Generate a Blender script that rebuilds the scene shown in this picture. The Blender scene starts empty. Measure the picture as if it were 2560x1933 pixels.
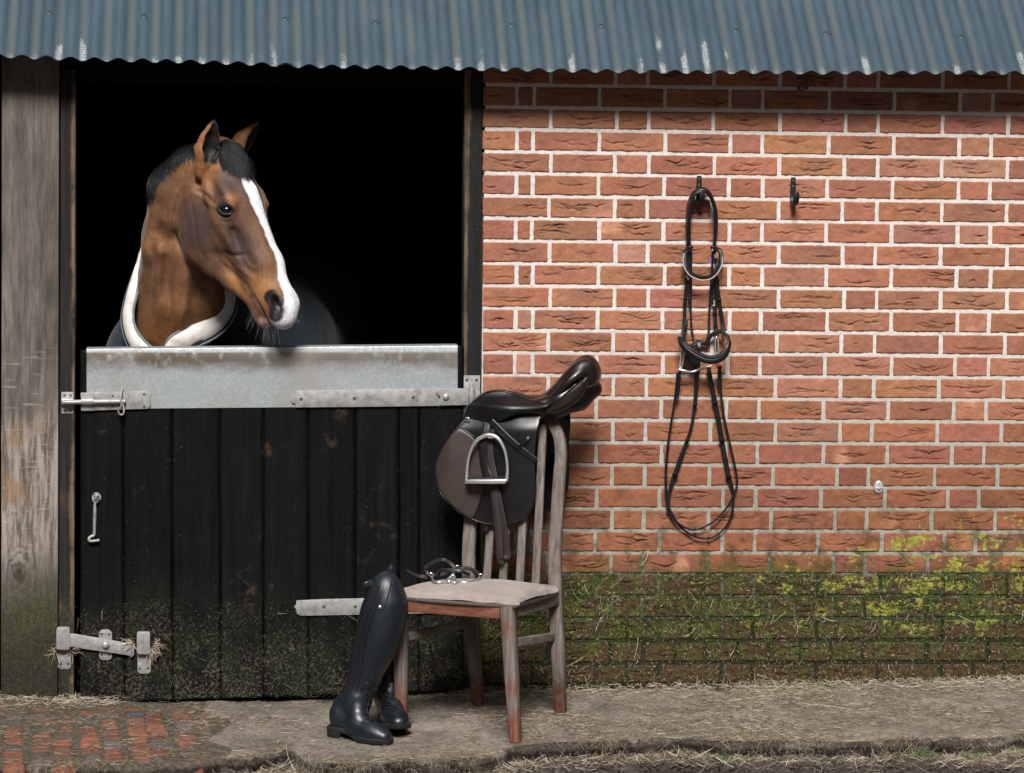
import bpy, bmesh, math, random
import numpy as np
from mathutils import Vector, Matrix
from mathutils.geometry import delaunay_2d_cdt
RND = random.Random(7)
NR = np.random.RandomState(11)
SC = bpy.context.scene
COL = SC.collection

# ------------------------------------------------------------------ camera, sky, sun, exposure
CAM_POS = np.array([-1.40255, -10.08415, 1.88010])
FPX, CXP, CYP = 7500.0, 1280.0, 966.5            # focal length and centre in pixels of a 2560 px wide frame
def _rot(a, b, c):
    ca, sa, cb, sb, cc, sc = math.cos(a), math.sin(a), math.cos(b), math.sin(b), math.cos(c), math.sin(c)
    Rz = np.array([[ca, -sa, 0], [sa, ca, 0], [0, 0, 1]])
    Rx = np.array([[1, 0, 0], [0, cb, -sb], [0, sb, cb]])
    Ry = np.array([[cc, 0, sc], [0, 1, 0], [-sc, 0, cc]])
    return Rz @ Rx @ Ry
CR = _rot(-0.10437, -0.08296, -0.014436)          # columns: right, forward, up
cam = bpy.data.cameras.new('camera')
cam.sensor_width = 36.0
cam.lens = FPX / 2560.0 * 36.0
cam.clip_end = 2000.0
camo = bpy.data.objects.new('camera', cam)
COL.objects.link(camo)
camo.matrix_world = Matrix([[CR[0, 0], CR[0, 2], -CR[0, 1], CAM_POS[0]],
                            [CR[1, 0], CR[1, 2], -CR[1, 1], CAM_POS[1]],
                            [CR[2, 0], CR[2, 2], -CR[2, 1], CAM_POS[2]], [0, 0, 0, 1]])
SC.camera = camo

SUN_EL, SUN_AZ = math.radians(45.5), math.radians(-8)   # azimuth measured from straight in front of the wall, + to the right
world = bpy.data.worlds.new('World')
SC.world = world
world.use_nodes = True
wn = world.node_tree.nodes
wl = world.node_tree.links
for n in list(wn):
    wn.remove(n)
sky = wn.new('ShaderNodeTexSky')
sky.sky_type = 'NISHITA'
sky.sun_disc = False
sky.sun_elevation = SUN_EL
sky.sun_rotation = math.pi - SUN_AZ
sky.dust_density = 6.0
sky.air_density = 1.0
hs = wn.new('ShaderNodeHueSaturation')
hs.inputs['Saturation'].default_value = 0.42          # thin overcast: a paler sky
tc = wn.new('ShaderNodeTexCoord')
sp = wn.new('ShaderNodeSeparateXYZ')
mr = wn.new('ShaderNodeMapRange')                     # overcast: darker near the horizon (trees and sheds round the yard)
mr.interpolation_type = 'SMOOTHSTEP'
mr.inputs['From Min'].default_value = 0.34
mr.inputs['From Max'].default_value = 0.95
mr.inputs['To Min'].default_value = 0.02
mr.inputs['To Max'].default_value = 0.60
mx = wn.new('ShaderNodeMix')
mx.data_type = 'RGBA'
mx.blend_type = 'MULTIPLY'
mx.inputs['Factor'].default_value = 1.0
bg = wn.new('ShaderNodeBackground')
bg.inputs['Strength'].default_value = 0.05
wo = wn.new('ShaderNodeOutputWorld')
wl.new(sky.outputs[0], hs.inputs['Color'])
wl.new(tc.outputs['Generated'], sp.inputs[0])
wl.new(sp.outputs['Z'], mr.inputs['Value'])
wl.new(hs.outputs[0], mx.inputs['A'])
wl.new(mr.outputs[0], mx.inputs['B'])
wl.new(mx.outputs['Result'], bg.inputs['Color'])
wl.new(bg.outputs[0], wo.inputs[0])

sun = bpy.data.lights.new('sun', 'SUN')
sun.energy = 1.5
sun.angle = math.radians(17)
sun.color = (1.0, 0.968, 0.935)
suno = bpy.data.objects.new('sun', sun)
COL.objects.link(suno)
_sd = Vector((math.sin(SUN_AZ) * math.cos(SUN_EL), -math.cos(SUN_AZ) * math.cos(SUN_EL), math.sin(SUN_EL)))
suno.rotation_euler = _sd.to_track_quat('Z', 'Y').to_euler()
SC.view_settings.view_transform = 'Standard'
SC.view_settings.look = 'None'
SC.view_settings.gamma = 1.0
SC.view_settings.exposure = 1.74

# ------------------------------------------------------------------ pixel -> point helpers (design aid: the photo is measured, depth is chosen)
def ray(u, v):
    return CR @ np.array([(u - CXP) / FPX, 1.0, -(v - CYP) / FPX])
def S(u, v, Y=0.0):                                   # 2560-px photo coordinates, on the plane y = Y
    d = ray(u, v)
    return CAM_POS + (Y - CAM_POS[1]) / d[1] * d
def D(x, y, Y=0.0):                                   # 2212-px coordinates
    return S(x * 1.15732, y * 1.15732, Y)
REG = {'horse': (260, 260, 2.61), 'saddle': (1040, 860, 2.8788), 'chair': (960, 1340, 2.9827), 'bri': (1600, 420, 3.4783),
       'brl': (1600, 860, 3.2109), 'boot': (780, 1380, 3.21), 'bolt': (120, 840, 3.6867), 'hinge': (700, 840, 3.95),
       'kick': (0, 1500, 3.4563)}
def Z(reg, x, y, Y=0.0):
    a, b, s = REG[reg]
    return S(a + x / s, b + y / s, Y)
def SG(u, v, slope=0.055):                            # photo pixel -> point on the sloping apron
    d = ray(u, v)
    t = (slope * CAM_POS[1] - CAM_POS[2]) / (d[2] - slope * d[1])
    return CAM_POS + t * d

# ------------------------------------------------------------------ tagging
def tag(o, label=None, cat=None, group=None, kind=None):
    if label: o['label'] = label
    if cat: o['category'] = cat
    if group: o['group'] = group
    if kind or (label and cat): o['kind'] = kind or 'thing'
    return o
def empty(name, loc, label=None, cat=None, group=None):
    o = bpy.data.objects.new(name, None)
    COL.objects.link(o)
    o.location = Vector(loc)
    o.empty_display_size = 0.05
    bpy.context.view_layer.update()
    return tag(o, label, cat, group)
def link(name, me, mats, parent=None):
    o = bpy.data.objects.new(name, me)
    COL.objects.link(o)
    for m in (mats if isinstance(mats, (list, tuple)) else [mats]):
        me.materials.append(m)
    if parent is not None:
        o.parent = parent
        p, off = parent, Vector((0, 0, 0))
        while p is not None:
            off += p.location
            p = p.parent
        o.location = -off                             # meshes are written in world coordinates
    return o
def mesh_np(name, V, F, mats, parent=None, smooth=True, cols=None, matidx=None):
    """V (n,3), F (m,k) arrays -> object"""
    V = np.asarray(V, np.float32); F = np.asarray(F, np.int32)
    me = bpy.data.meshes.new(name)
    k = F.shape[1]
    me.vertices.add(len(V)); me.vertices.foreach_set('co', V.ravel())
    me.loops.add(F.size); me.loops.foreach_set('vertex_index', F.ravel())
    me.polygons.add(len(F))
    me.polygons.foreach_set('loop_start', np.arange(0, F.size, k, dtype=np.int32))
    if matidx is not None:
        me.polygons.foreach_set('material_index', np.asarray(matidx, np.int32))
    me.polygons.foreach_set('use_smooth', np.full(len(F), smooth))
    me.update(calc_edges=True)
    if cols is not None:
        at = me.attributes.new('tone', 'FLOAT_COLOR', 'POINT')
        c = np.ones((len(V), 4), np.float32); c[:, :cols.shape[1]] = cols
        at.data.foreach_set('color', c.ravel())
    return link(name, me, mats, parent)

def crom(P, n, closed=False):
    """Catmull-Rom resample of points to n points, even in arc length"""
    P = np.asarray(P, float)
    if closed:
        Q = np.vstack([P[-1], P, P[0], P[1]])
    else:
        Q = np.vstack([2 * P[0] - P[1], P, 2 * P[-1] - P[-2]])
    out = []
    m = len(Q) - 3
    for i in range(m):
        p0, p1, p2, p3 = Q[i:i + 4]
        t = np.linspace(0, 1, 16, endpoint=False)[:, None]
        out.append(0.5 * ((2 * p1) + (-p0 + p2) * t + (2 * p0 - 5 * p1 + 4 * p2 - p3) * t ** 2 + (-p0 + 3 * p1 - 3 * p2 + p3) * t ** 3))
    out = np.vstack(out + [Q[-2][None]])
    L = np.r_[0, np.cumsum(np.linalg.norm(np.diff(out, axis=0), axis=1))]
    s = np.linspace(0, L[-1], n + 1 if closed else n)
    if closed: s = s[:-1]
    return np.stack([np.interp(s, L, out[:, k]) for k in range(P.shape[1])], 1)
def unit(v):
    v = np.asarray(v, float)
    return v / (np.linalg.norm(v, axis=-1, keepdims=True) + 1e-12)

class MB:
    def __init__(self):
        self.V, self.F, self.M, self.mi = [], [], [], 0
    def add(self, V, F):
        b = len(self.V)
        self.V += [tuple(map(float, v)) for v in V]
        self.F += [tuple(b + i for i in f) for f in F]
        self.M += [self.mi] * len(F)
    def box(self, c, s, R=None):
        h = np.array(s) / 2.0
        V = np.array([[x, y, z] for x in (-1, 1) for y in (-1, 1) for z in (-1, 1)]) * h
        if R is not None: V = V @ np.array(R).T
        self.add(V + np.array(c), [(0, 1, 3, 2), (4, 6, 7, 5), (0, 4, 5, 1), (2, 3, 7, 6), (0, 2, 6, 4), (1, 5, 7, 3)])
    def hexa(self, lo, hi):
        """two quads (4 points each, same winding)"""
        self.add(list(lo) + list(hi), [(3, 2, 1, 0), (4, 5, 6, 7), (0, 1, 5, 4), (1, 2, 6, 5), (2, 3, 7, 6), (3, 0, 4, 7)])
    def rings(self, R, closed=False, cap=True):
        """list of rings (m points each) -> skin"""
        R = [np.asarray(r, float) for r in R]
        m = len(R[0]); n = len(R)
        F = []
        for i in range(n if closed else n - 1):
            a, b = i * m, ((i + 1) % n) * m
            for j in range(m):
                k = (j + 1) % m
                F.append((a + j, a + k, b + k, b + j))
        if cap and not closed:
            F.append(tuple(range(m - 1, -1, -1)))
            F.append(tuple((n - 1) * m + j for j in range(m)))
        self.add(np.vstack(R), F)
    def tube(self, P, r, n=None, seg=10, closed=False):
        P = np.asarray(P, float)
        if n: P = crom(P, n, closed)
        r = np.interp(np.linspace(0, 1, len(P)), np.linspace(0, 1, len(r)), r) if np.ndim(r) else np.full(len(P), r)
        T = np.gradient(P, axis=0) if not closed else np.roll(P, -1, 0) - np.roll(P, 1, 0)
        T = unit(T)
        nrm = np.cross(T[0], [0.3, 0.9, 0.1]); nrm = unit(nrm)
        a = np.linspace(0, 2 * math.pi, seg, endpoint=False)
        R = []
        for i in range(len(P)):
            nrm = nrm - T[i] * (nrm @ T[i]); nrm = unit(nrm)
            b = np.cross(T[i], nrm)
            R.append(P[i] + r[i] * (np.cos(a)[:, None] * nrm + np.sin(a)[:, None] * b))
        self.rings(R, closed)
    def strap(self, P, N, w, th, n=24, closed=False, dome=0.0):
        """flat strap along P, face normal N (one vector, or one per control point), width w, thickness th"""
        P = np.asarray(P, float)
        N = np.asarray(N, float)
        if N.ndim == 1: N = np.repeat(N[None], len(P), 0)
        w = np.asarray(w, float) if np.ndim(w) else np.full(len(P), float(w))
        Q = crom(np.hstack([P, N, w[:, None]]), n, closed)
        P, N, w = Q[:, :3], Q[:, 3:6], Q[:, 6]
        T = unit(np.roll(P, -1, 0) - np.roll(P, 1, 0)) if closed else unit(np.gradient(P, axis=0))
        R = []
        for i in range(len(P)):
            nn = N[i] - T[i] * (N[i] @ T[i]); nn = unit(nn)
            s = np.cross(T[i], nn)
            hw, ht = w[i] / 2, th / 2
            e = min(ht, hw * .5) * .8
            prof = [(-hw, -ht + e), (-hw + e, -ht), (hw - e, -ht), (hw, -ht + e), (hw, ht - e), (hw - e, ht), (hw * .4, ht + dome), (-hw * .4, ht + dome), (-hw + e, ht), (-hw, ht - e)]
            R.append([P[i] + s * x + nn * y for x, y in prof])
        self.rings(R, closed)
    def lathe(self, c, ax, prof, seg=20):
        """prof: list of (radius, height along ax)"""
        ax = unit(ax); u = np.cross(ax, [0.21, 0.33, 0.92]); u = unit(u); v = np.cross(ax, u)
        a = np.linspace(0, 2 * math.pi, seg, endpoint=False)
        R = [np.array(c) + ax * h + max(r, 1e-4) * (np.cos(a)[:, None] * u + np.sin(a)[:, None] * v) for r, h in prof]
        self.rings(R)
    def prism(self, poly, n, th):
        """flat polygon (3-D points) extruded by th along n"""
        A = np.asarray(poly, float); B = A + unit(n) * th
        m = len(A)
        F = [tuple(range(m - 1, -1, -1)), tuple(range(m, 2 * m))] + [(i, (i + 1) % m, m + (i + 1) % m, m + i) for i in range(m)]
        self.add(np.vstack([A, B]), F)
    def build(self, name, mat, parent=None, smooth=False, bevel=0.0, segs=2, angle=35, sub=0):
        me = bpy.data.meshes.new(name)
        me.from_pydata(self.V, [], self.F)
        bm = bmesh.new(); bm.from_mesh(me)
        bmesh.ops.recalc_face_normals(bm, faces=bm.faces)
        if bevel:
            ed = [e for e in bm.edges if len(e.link_faces) == 2 and e.calc_face_angle(0) > math.radians(angle)]
            bmesh.ops.bevel(bm, geom=ed, offset=bevel, segments=segs, affect='EDGES', profile=0.6, clamp_overlap=True)
        bm.to_mesh(me); bm.free()
        if any(self.M) and not bevel:
            me.polygons.foreach_set('material_index', np.array(self.M, np.int32))
        me.polygons.foreach_set('use_smooth', np.full(len(me.polygons), bool(smooth or bevel)))
        o = link(name, me, mat, parent)
        if smooth or bevel:
            me.update()
            try:
                me.set_sharp_from_angle(angle=math.radians(50))
            except Exception:
                pass
        return o

def in_poly(P, poly):
    x, y = P[:, 0], P[:, 1]
    c = np.zeros(len(P), bool)
    j = len(poly) - 1
    for i in range(len(poly)):
        xi, yi = poly[i]; xj, yj = poly[j]
        t = ((yi > y) != (yj > y)) & (x < (xj - xi) * (y - yi) / (yj - yi + 1e-12) + xi)
        c ^= t
        j = i
    return c
def edge_dist(P, poly):
    d = np.full(len(P), 1e9)
    for i in range(len(poly)):
        a = poly[i]; b = poly[(i + 1) % len(poly)]
        ab = b - a
        t = np.clip(((P - a) @ ab) / (ab @ ab + 1e-12), 0, 1)
        d = np.minimum(d, np.linalg.norm(P - (a + t[:, None] * ab), axis=1))
    return d
def sheet(name, outline, fmap, nrm, th, mat, parent=None, step=8.0, roll=0.006, puff=None, n_out=160, smooth_outline=True, scale=1.0, colfn=None, back=True):
    """A cut sheet (leather flap and the like). outline: 2-D points; fmap(xy array)->3-D points of its middle; nrm: unit normal towards the
    viewer's side; th thickness (m); roll: width (m) of the rounded edge; puff(xy)->extra front bulge; scale: metres per outline unit."""
    o2 = crom(np.asarray(outline, float), n_out, True) if smooth_outline else np.asarray(outline, float)
    lo, hi = o2.min(0), o2.max(0)
    gx, gy = np.meshgrid(np.arange(lo[0], hi[0], step), np.arange(lo[1], hi[1], step))
    g = np.stack([gx.ravel(), gy.ravel()], 1)
    g = g[in_poly(g, o2)]
    g = g[edge_dist(g, o2) > step * 0.35]
    r = roll / scale
    ins = []
    for q in (0.12, 0.4, 0.75):                       # offset rows along the edge so the rounding is clean
        T = unit(np.roll(o2, -1, 0) - np.roll(o2, 1, 0))
        for sgn in (1, -1):
            c = o2 + sgn * np.stack([-T[:, 1], T[:, 0]], 1) * r * q
            c = c[in_poly(c, o2)]
            c = c[edge_dist(c, o2) > r * q * 0.9]
            ins.append(c)
    pts = np.vstack([o2] + ins + [g])
    m = len(o2)
    res = delaunay_2d_cdt([Vector(p) for p in pts], [(i, (i + 1) % m) for i in range(m)], [], 1, 1e-5)
    V2 = np.array([tuple(v) for v in res[0]]); T = np.array([f for f in res[2] if len(f) == 3])
    d = edge_dist(V2, o2) * scale
    prof = np.sqrt(np.clip(1 - (1 - np.clip(d / roll, 0, 1)) ** 2, 0, 1))
    base = fmap(V2)
    nr = nrm(V2) if callable(nrm) else np.repeat(np.asarray(nrm, float)[None], len(V2), 0)
    fr = base + nr * ((th / 2) * prof + (puff(V2) if puff is not None else 0))[:, None]
    bk = base - nr * ((th / 2) * prof)[:, None]
    n = len(V2)
    # orientation
    a, b, c = fr[T[:, 0]], fr[T[:, 1]], fr[T[:, 2]]
    flip = (np.cross(b - a, c - a) * nr[T[:, 0]]).sum(1) < 0
    T[flip] = T[flip][:, ::-1]
    if back:
        V = np.vstack([fr, bk]); F = np.vstack([T, T[:, ::-1] + n])
    else:
        V, F = fr, T
    cols = None
    if colfn is not None:
        cc = colfn(V2); cols = np.vstack([cc, cc]) if back else cc
    o = mesh_np(name, V, F, mat, parent, True, cols)
    bm = bmesh.new(); bm.from_mesh(o.data)
    bmesh.ops.remove_doubles(bm, verts=bm.verts, dist=1e-5)
    bm.to_mesh(o.data); bm.free()
    return o

# ------------------------------------------------------------------ signed-distance modelling (organic shapes as one continuous surface)
class SDF:
    def __init__(self, lo, hi, h):
        self.lo = np.array(lo, float); self.h = h
        self.n = np.ceil((np.array(hi) - self.lo) / h).astype(int) + 1
        self.D = np.full(self.n, 0.5, np.float32)
        self.ax = [self.lo[i] + h * np.arange(self.n[i]) for i in range(3)]
    def _sl(self, lo, hi):
        i0 = np.clip(np.floor((np.array(lo) - self.lo) / self.h).astype(int), 0, self.n)
        i1 = np.clip(np.ceil((np.array(hi) - self.lo) / self.h).astype(int) + 1, 0, self.n)
        return tuple(slice(a, b) for a, b in zip(i0, i1))
    def _pts(self, sl):
        g = np.meshgrid(self.ax[0][sl[0]], self.ax[1][sl[1]], self.ax[2][sl[2]], indexing='ij')
        return np.stack(g, -1).astype(np.float32)
    def _comb(self, sl, d, k, op):
        A = self.D[sl]
        if op == 'add':
            hh = np.clip(0.5 + 0.5 * (A - d) / k, 0, 1)
            self.D[sl] = A * (1 - hh) + d * hh - k * hh * (1 - hh)
        else:
            d = -d
            hh = np.clip(0.5 - 0.5 * (A - d) / k, 0, 1)
            self.D[sl] = A * (1 - hh) + d * hh + k * hh * (1 - hh)
    def capsule(self, a, b, ra, rb, k=0.03, op='add', flat=None):
        """round cone a->b; flat=(dir, factor): squashed along dir"""
        a = np.array(a, float); b = np.array(b, float); m = max(ra, rb) + 2 * k + 2 * self.h
        if flat is not None and flat[1] < 1: m = max(ra, rb) / 1.0 + 2 * k + 2 * self.h
        sl = self._sl(np.minimum(a, b) - m, np.maximum(a, b) + m)
        P = self._pts(sl)
        if P.size == 0: return
        ab = b - a; L2 = ab @ ab + 1e-12
        t = np.clip(((P - a) @ ab) / L2, 0, 1)
        q = P - (a + t[..., None] * ab)
        if flat is not None:
            f = unit(flat[0]); c = q @ f
            q = q + f * (c * (1.0 / flat[1] - 1.0))[..., None]
        d = np.linalg.norm(q, axis=-1) - (ra + t * (rb - ra))
        if flat is not None: d = d * min(1.0, flat[1] * 1.3)
        self._comb(sl, d.astype(np.float32), k, op)
    def ell(self, c, r, M=None, k=0.03, op='add'):
        """ellipsoid, M: columns are its axes"""
        c = np.array(c, float); r = np.array(r, float)
        M = np.eye(3) if M is None else np.asarray(M, float)
        e = np.sqrt(((M * r) ** 2).sum(1)) + 2 * k + 2 * self.h
        sl = self._sl(c - e, c + e)
        P = self._pts(sl)
        if P.size == 0: return
        q = (P - c) @ M
        k0 = np.linalg.norm(q / r, axis=-1); k1 = np.linalg.norm(q / (r * r), axis=-1) + 1e-9
        d = k0 * (k0 - 1.0) / k1
        self._comb(sl, d.astype(np.float32), k, op)
    def chain(self, P, r, k=0.03, op='add', flat=None):
        for i in range(len(P) - 1):
            self.capsule(P[i], P[i + 1], r[i], r[i + 1], k, op, flat)
    def mesh(self):
        """surface nets"""
        Dm = self.D; ins = Dm < 0
        nx, ny, nz = self.n - 1
        c = [Dm[i:i + nx, j:j + ny, k:k + nz] for i in (0, 1) for j in (0, 1) for k in (0, 1)]
        s = sum((q < 0).astype(np.int8) for q in c)
        act = (s > 0) & (s < 8)
        idx = np.full((nx, ny, nz), -1, np.int32)
        ii = np.argwhere(act)
        idx[act] = np.arange(len(ii))
        cv = np.stack([q[act] for q in c], 1)
        off = np.array([[i, j, k] for i in (0, 1) for j in (0, 1) for k in (0, 1)], float)
        acc = np.zeros((len(ii), 3)); cnt = np.zeros(len(ii))
        for a in range(8):
            for b in range(a + 1, 8):
                if np.abs(off[a] - off[b]).sum() != 1: continue
                x = (cv[:, a] < 0) != (cv[:, b] < 0)
                t = cv[x, a] / (cv[x, a] - cv[x, b])
                acc[x] += off[a] + t[:, None] * (off[b] - off[a]); cnt[x] += 1
        V = self.lo + (ii + acc / cnt[:, None]) * self.h
        F = []
        for ax in range(3):
            o1, o2 = [(1, 2), (2, 0), (0, 1)][ax]
            sl0 = [slice(1, None)] * 3; sl0[ax] = slice(0, None)
            A = [slice(1, n) for n in (nx, ny, nz)]; A[ax] = slice(0, (nx, ny, nz)[ax])
            B = list(A); B[ax] = slice(1, (nx, ny, nz)[ax] + 1)
            da, db = ins[tuple(A)], ins[tuple(B)]
            e = np.argwhere(da != db)
            if len(e) == 0: continue
            base = e.copy()
            base[:, o1] += 1; base[:, o2] += 1
            def gi(d1, d2):
                q = base.copy(); q[:, o1] += d1; q[:, o2] += d2
                return idx[q[:, 0], q[:, 1], q[:, 2]]
            q = np.stack([gi(-1, -1), gi(0, -1), gi(0, 0), gi(-1, 0)], 1)
            sgn = da[e[:, 0], e[:, 1], e[:, 2]]
            q[~sgn] = q[~sgn][:, ::-1]
            F.append(q)
        F = np.vstack(F)
        F = F[(F >= 0).all(1)]
        return V, F
def vnoise(P, scale, seed=0):
    """cheap smooth 3-D value noise in [-1,1], vectorised"""
    P = np.asarray(P, float) * scale + seed * 17.13
    i = np.floor(P).astype(np.int64); f = P - i
    f = f * f * (3 - 2 * f)
    out = 0
    for dx in (0, 1):
        for dy in (0, 1):
            for dz in (0, 1):
                h = ((i[..., 0] + dx) * 73856093) ^ ((i[..., 1] + dy) * 19349663) ^ ((i[..., 2] + dz) * 83492791) ^ (seed * 2654435)
                h = (h ^ (h >> 13)) * 1274126177
                r = ((h ^ (h >> 16)) & 0xFFFF) / 32767.5 - 1
                w = (f[..., 0] if dx else 1 - f[..., 0]) * (f[..., 1] if dy else 1 - f[..., 1]) * (f[..., 2] if dz else 1 - f[..., 2])
                out = out + w * r
    return out
def sstep(a, b, x):
    t = np.clip((x - a) / (b - a), 0, 1)
    return t * t * (3 - 2 * t)
# ------------------------------------------------------------------ materials
class Mat:
    def __init__(self, name, rough=0.6, spec=0.5, metal=0.0):
        self.m = bpy.data.materials.new(name)
        self.m.use_nodes = True
        self.t = self.m.node_tree
        self.b = self.t.nodes['Principled BSDF']
        self.set('Roughness', rough); self.set('Specular IOR Level', spec); self.set('Metallic', metal)
        self._pos = None
    def put(self, sock, v):
        if v is None: return
        if isinstance(v, bpy.types.NodeSocket):
            self.t.links.new(v, sock)
        elif isinstance(v, (tuple, list)):
            n = len(sock.default_value)
            sock.default_value = (tuple(v) + (1.0,))[:n]
        else:
            sock.default_value = v
    def set(self, name, v): self.put(self.b.inputs[name], v)
    def node(self, typ, out=0, props=None, **kw):
        n = self.t.nodes.new('ShaderNode' + typ)
        for k, v in (props or {}).items(): setattr(n, k, v)
        for k, v in kw.items(): self.put(n.inputs[k.replace('_', ' ')], v)
        return n.outputs[out]
    def pos(self):
        if self._pos is None: self._pos = self.node('NewGeometry', 'Position')
        return self._pos
    def obj(self): return self.node('TexCoord', 'Object')
    def xyz(self, v=None):
        n = self.t.nodes.new('ShaderNodeSeparateXYZ'); self.put(n.inputs[0], v or self.pos())
        return n.outputs
    def map(self, scale=(1, 1, 1), rot=(0, 0, 0), loc=(0, 0, 0), v=None):
        n = self.t.nodes.new('ShaderNodeMapping')
        self.put(n.inputs['Vector'], v or self.pos())
        n.inputs['Scale'].default_value = scale; n.inputs['Rotation'].default_value = rot; n.inputs['Location'].default_value = loc
        return n.outputs[0]
    def noise(self, scale, detail=4, rough=0.55, v=None, dist=0.0, out='Fac'):
        return self.node('TexNoise', out, Vector=v or self.pos(), Scale=scale, Detail=detail, Roughness=rough, Distortion=dist)
    def vor(self, scale, v=None, feature='F1', out='Distance', rand=1.0):
        return self.node('TexVoronoi', out, {'feature': feature}, Vector=v or self.pos(), Scale=scale, Randomness=rand)
    def ramp(self, f, stops, interp='LINEAR'):
        n = self.t.nodes.new('ShaderNodeValToRGB'); r = n.color_ramp; r.interpolation = interp
        while len(r.elements) < len(stops): r.elements.new(0.5)
        for e, (p, c) in zip(r.elements, stops):
            e.position = p
            e.color = (c, c, c, 1) if np.ndim(c) == 0 else tuple(c) + (1,)
        self.put(n.inputs[0], f)
        return n.outputs[0]
    def step(self, f, a, b): return self.node('MapRange', 0, {'interpolation_type': 'SMOOTHSTEP'}, Value=f, From_Min=a, From_Max=b)
    def math(self, op, a, b=None, c=None):
        n = self.t.nodes.new('ShaderNodeMath'); n.operation = op
        self.put(n.inputs[0], a); self.put(n.inputs[1], b); self.put(n.inputs[2], c)
        return n.outputs[0]
    def mul(self, *a):
        r = a[0]
        for x in a[1:]: r = self.math('MULTIPLY', r, x)
        return r
    def add(self, a, b): return self.math('ADD', a, b)
    def mix(self, f, a, b, mode='MIX'):
        n = self.t.nodes.new('ShaderNodeMix'); n.data_type = 'RGBA'; n.blend_type = mode
        self.put(n.inputs['Factor'], f); self.put(n.inputs['A'], a); self.put(n.inputs['B'], b)
        return n.outputs['Result']
    def attr(self, name, out='Color'): return self.node('Attribute', out, {'attribute_name': name})
    def bump(self, h, strength=0.3, dist=0.002, n=None):
        return self.node('Bump', 0, Height=h, Strength=strength, Distance=dist, **({'Normal': n} if n else {}))
    def done(self, col=None, nrm=None, rough=None):
        if col is not None: self.set('Base Color', col)
        if nrm is not None: self.set('Normal', nrm)
        if rough is not None: self.set('Roughness', rough)
        return self.m

def moss_layers(m, base, amount=1.0):
    """algae, lichen and dirt that have grown on the foot of the wall and the door (stains with shapes of their own)"""
    x, y, z = m.xyz()
    wob = m.noise(2.2, 3, .6)
    zz = m.add(z, m.mul(m.math('SUBTRACT', wob, 0.5), 0.15))
    n1 = m.noise(13, 6, .68); n2 = m.noise(55, 5, .7); n3 = m.noise(160, 4, .6)
    low = m.mul(m.step(zz, 0.46, 0.36), amount)
    spill = m.mul(m.step(zz, 0.80, 0.40), m.step(n1, 0.44, 0.64), 0.72 * amount)
    dark = m.math('MAXIMUM', m.mul(low, m.add(0.62, m.mul(m.step(n2, .35, .6), .34))), spill)
    soil = m.ramp(n2, [(0.3, (.011, .012, .005)), (0.50, (.032, .028, .011)), (0.62, (.055, .044, .016)), (0.78, (.088, .044, .022))])
    c = m.mix(dark, base, soil)
    gr = m.mul(m.step(zz, 0.46, 0.36), m.step(zz, -0.02, 0.20), m.step(n1, .42, .58), m.step(n3, .36, .54), amount)
    c = m.mix(m.mul(gr, .92), c, m.ramp(n3, [(.35, (.024, .042, .007)), (.6, (.080, .112, .019)), (.8, (.165, .185, .042))]))
    return c, z, n1, n2, n3

def mk_brick():
    m = Mat('brick_faces', .88, .25)
    base = m.attr('tone')
    f = m.noise(420, 3, .6); g = m.noise(38, 5, .6)
    base = m.mix(1.0, base, m.ramp(f, [(.3, (.74, .74, .74)), (.7, (1.20, 1.20, 1.20))]), 'MULTIPLY')
    base = m.mix(m.mul(m.step(g, .55, .75), .28), base, (.20, .075, .045))
    base = m.mix(m.mul(m.step(m.noise(900, 1, .5), .70, .78), .5), base, (.62, .40, .27))
    c, z, n1, n2, n3 = moss_layers(m, base)
    x = m.xyz()[0]
    # yellow lichen, mostly to the right, on the courses around the damp line
    ln = m.noise(9.0, 5, .72, v=m.map((1, 1, 1.6), loc=(3.1, 0, 1.7)))
    ls = m.noise(70, 3, .7)
    zone = m.mul(m.step(m.math('SUBTRACT', z, m.mul(m.step(x, .3, 1.5), .22)), .50, .36), m.step(z, .10, .22), m.add(.42, m.mul(m.step(x, -0.5, 1.0), .58)))
    thr = m.math('SUBTRACT', m.add(ln, m.mul(m.math('SUBTRACT', ls, .5), .35)), m.mul(m.math('SUBTRACT', 1.0, zone), .35))
    lic = m.step(thr, .515, .585)
    c = m.mix(m.mul(lic, .92), c, m.ramp(ls, [(.3, (.10, .12, .022)), (.52, (.25, .25, .042)), (.75, (.42, .40, .10))]))
    sp = m.vor(75, v=m.map((1, 1, 1), loc=(.3, .2, .1))); spm = m.mul(m.step(sp, .22, .14), m.step(n1, .46, .58), m.step(z, .52, .36), m.step(z, .17, .24))
    c = m.mix(m.mul(spm, .8), c, (.36, .33, .06))
    c = m.mix(m.mul(m.step(z, .42, .34), m.step(n2, .52, .40), .75), c, (.010, .009, .005))
    h = m.add(m.mul(f, .5), m.add(m.noise(110, 5, .65), m.mul(m.step(z, .44, .34), n2, 6.0)))
    return m.done(c, m.bump(h, .45, .003))
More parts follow.
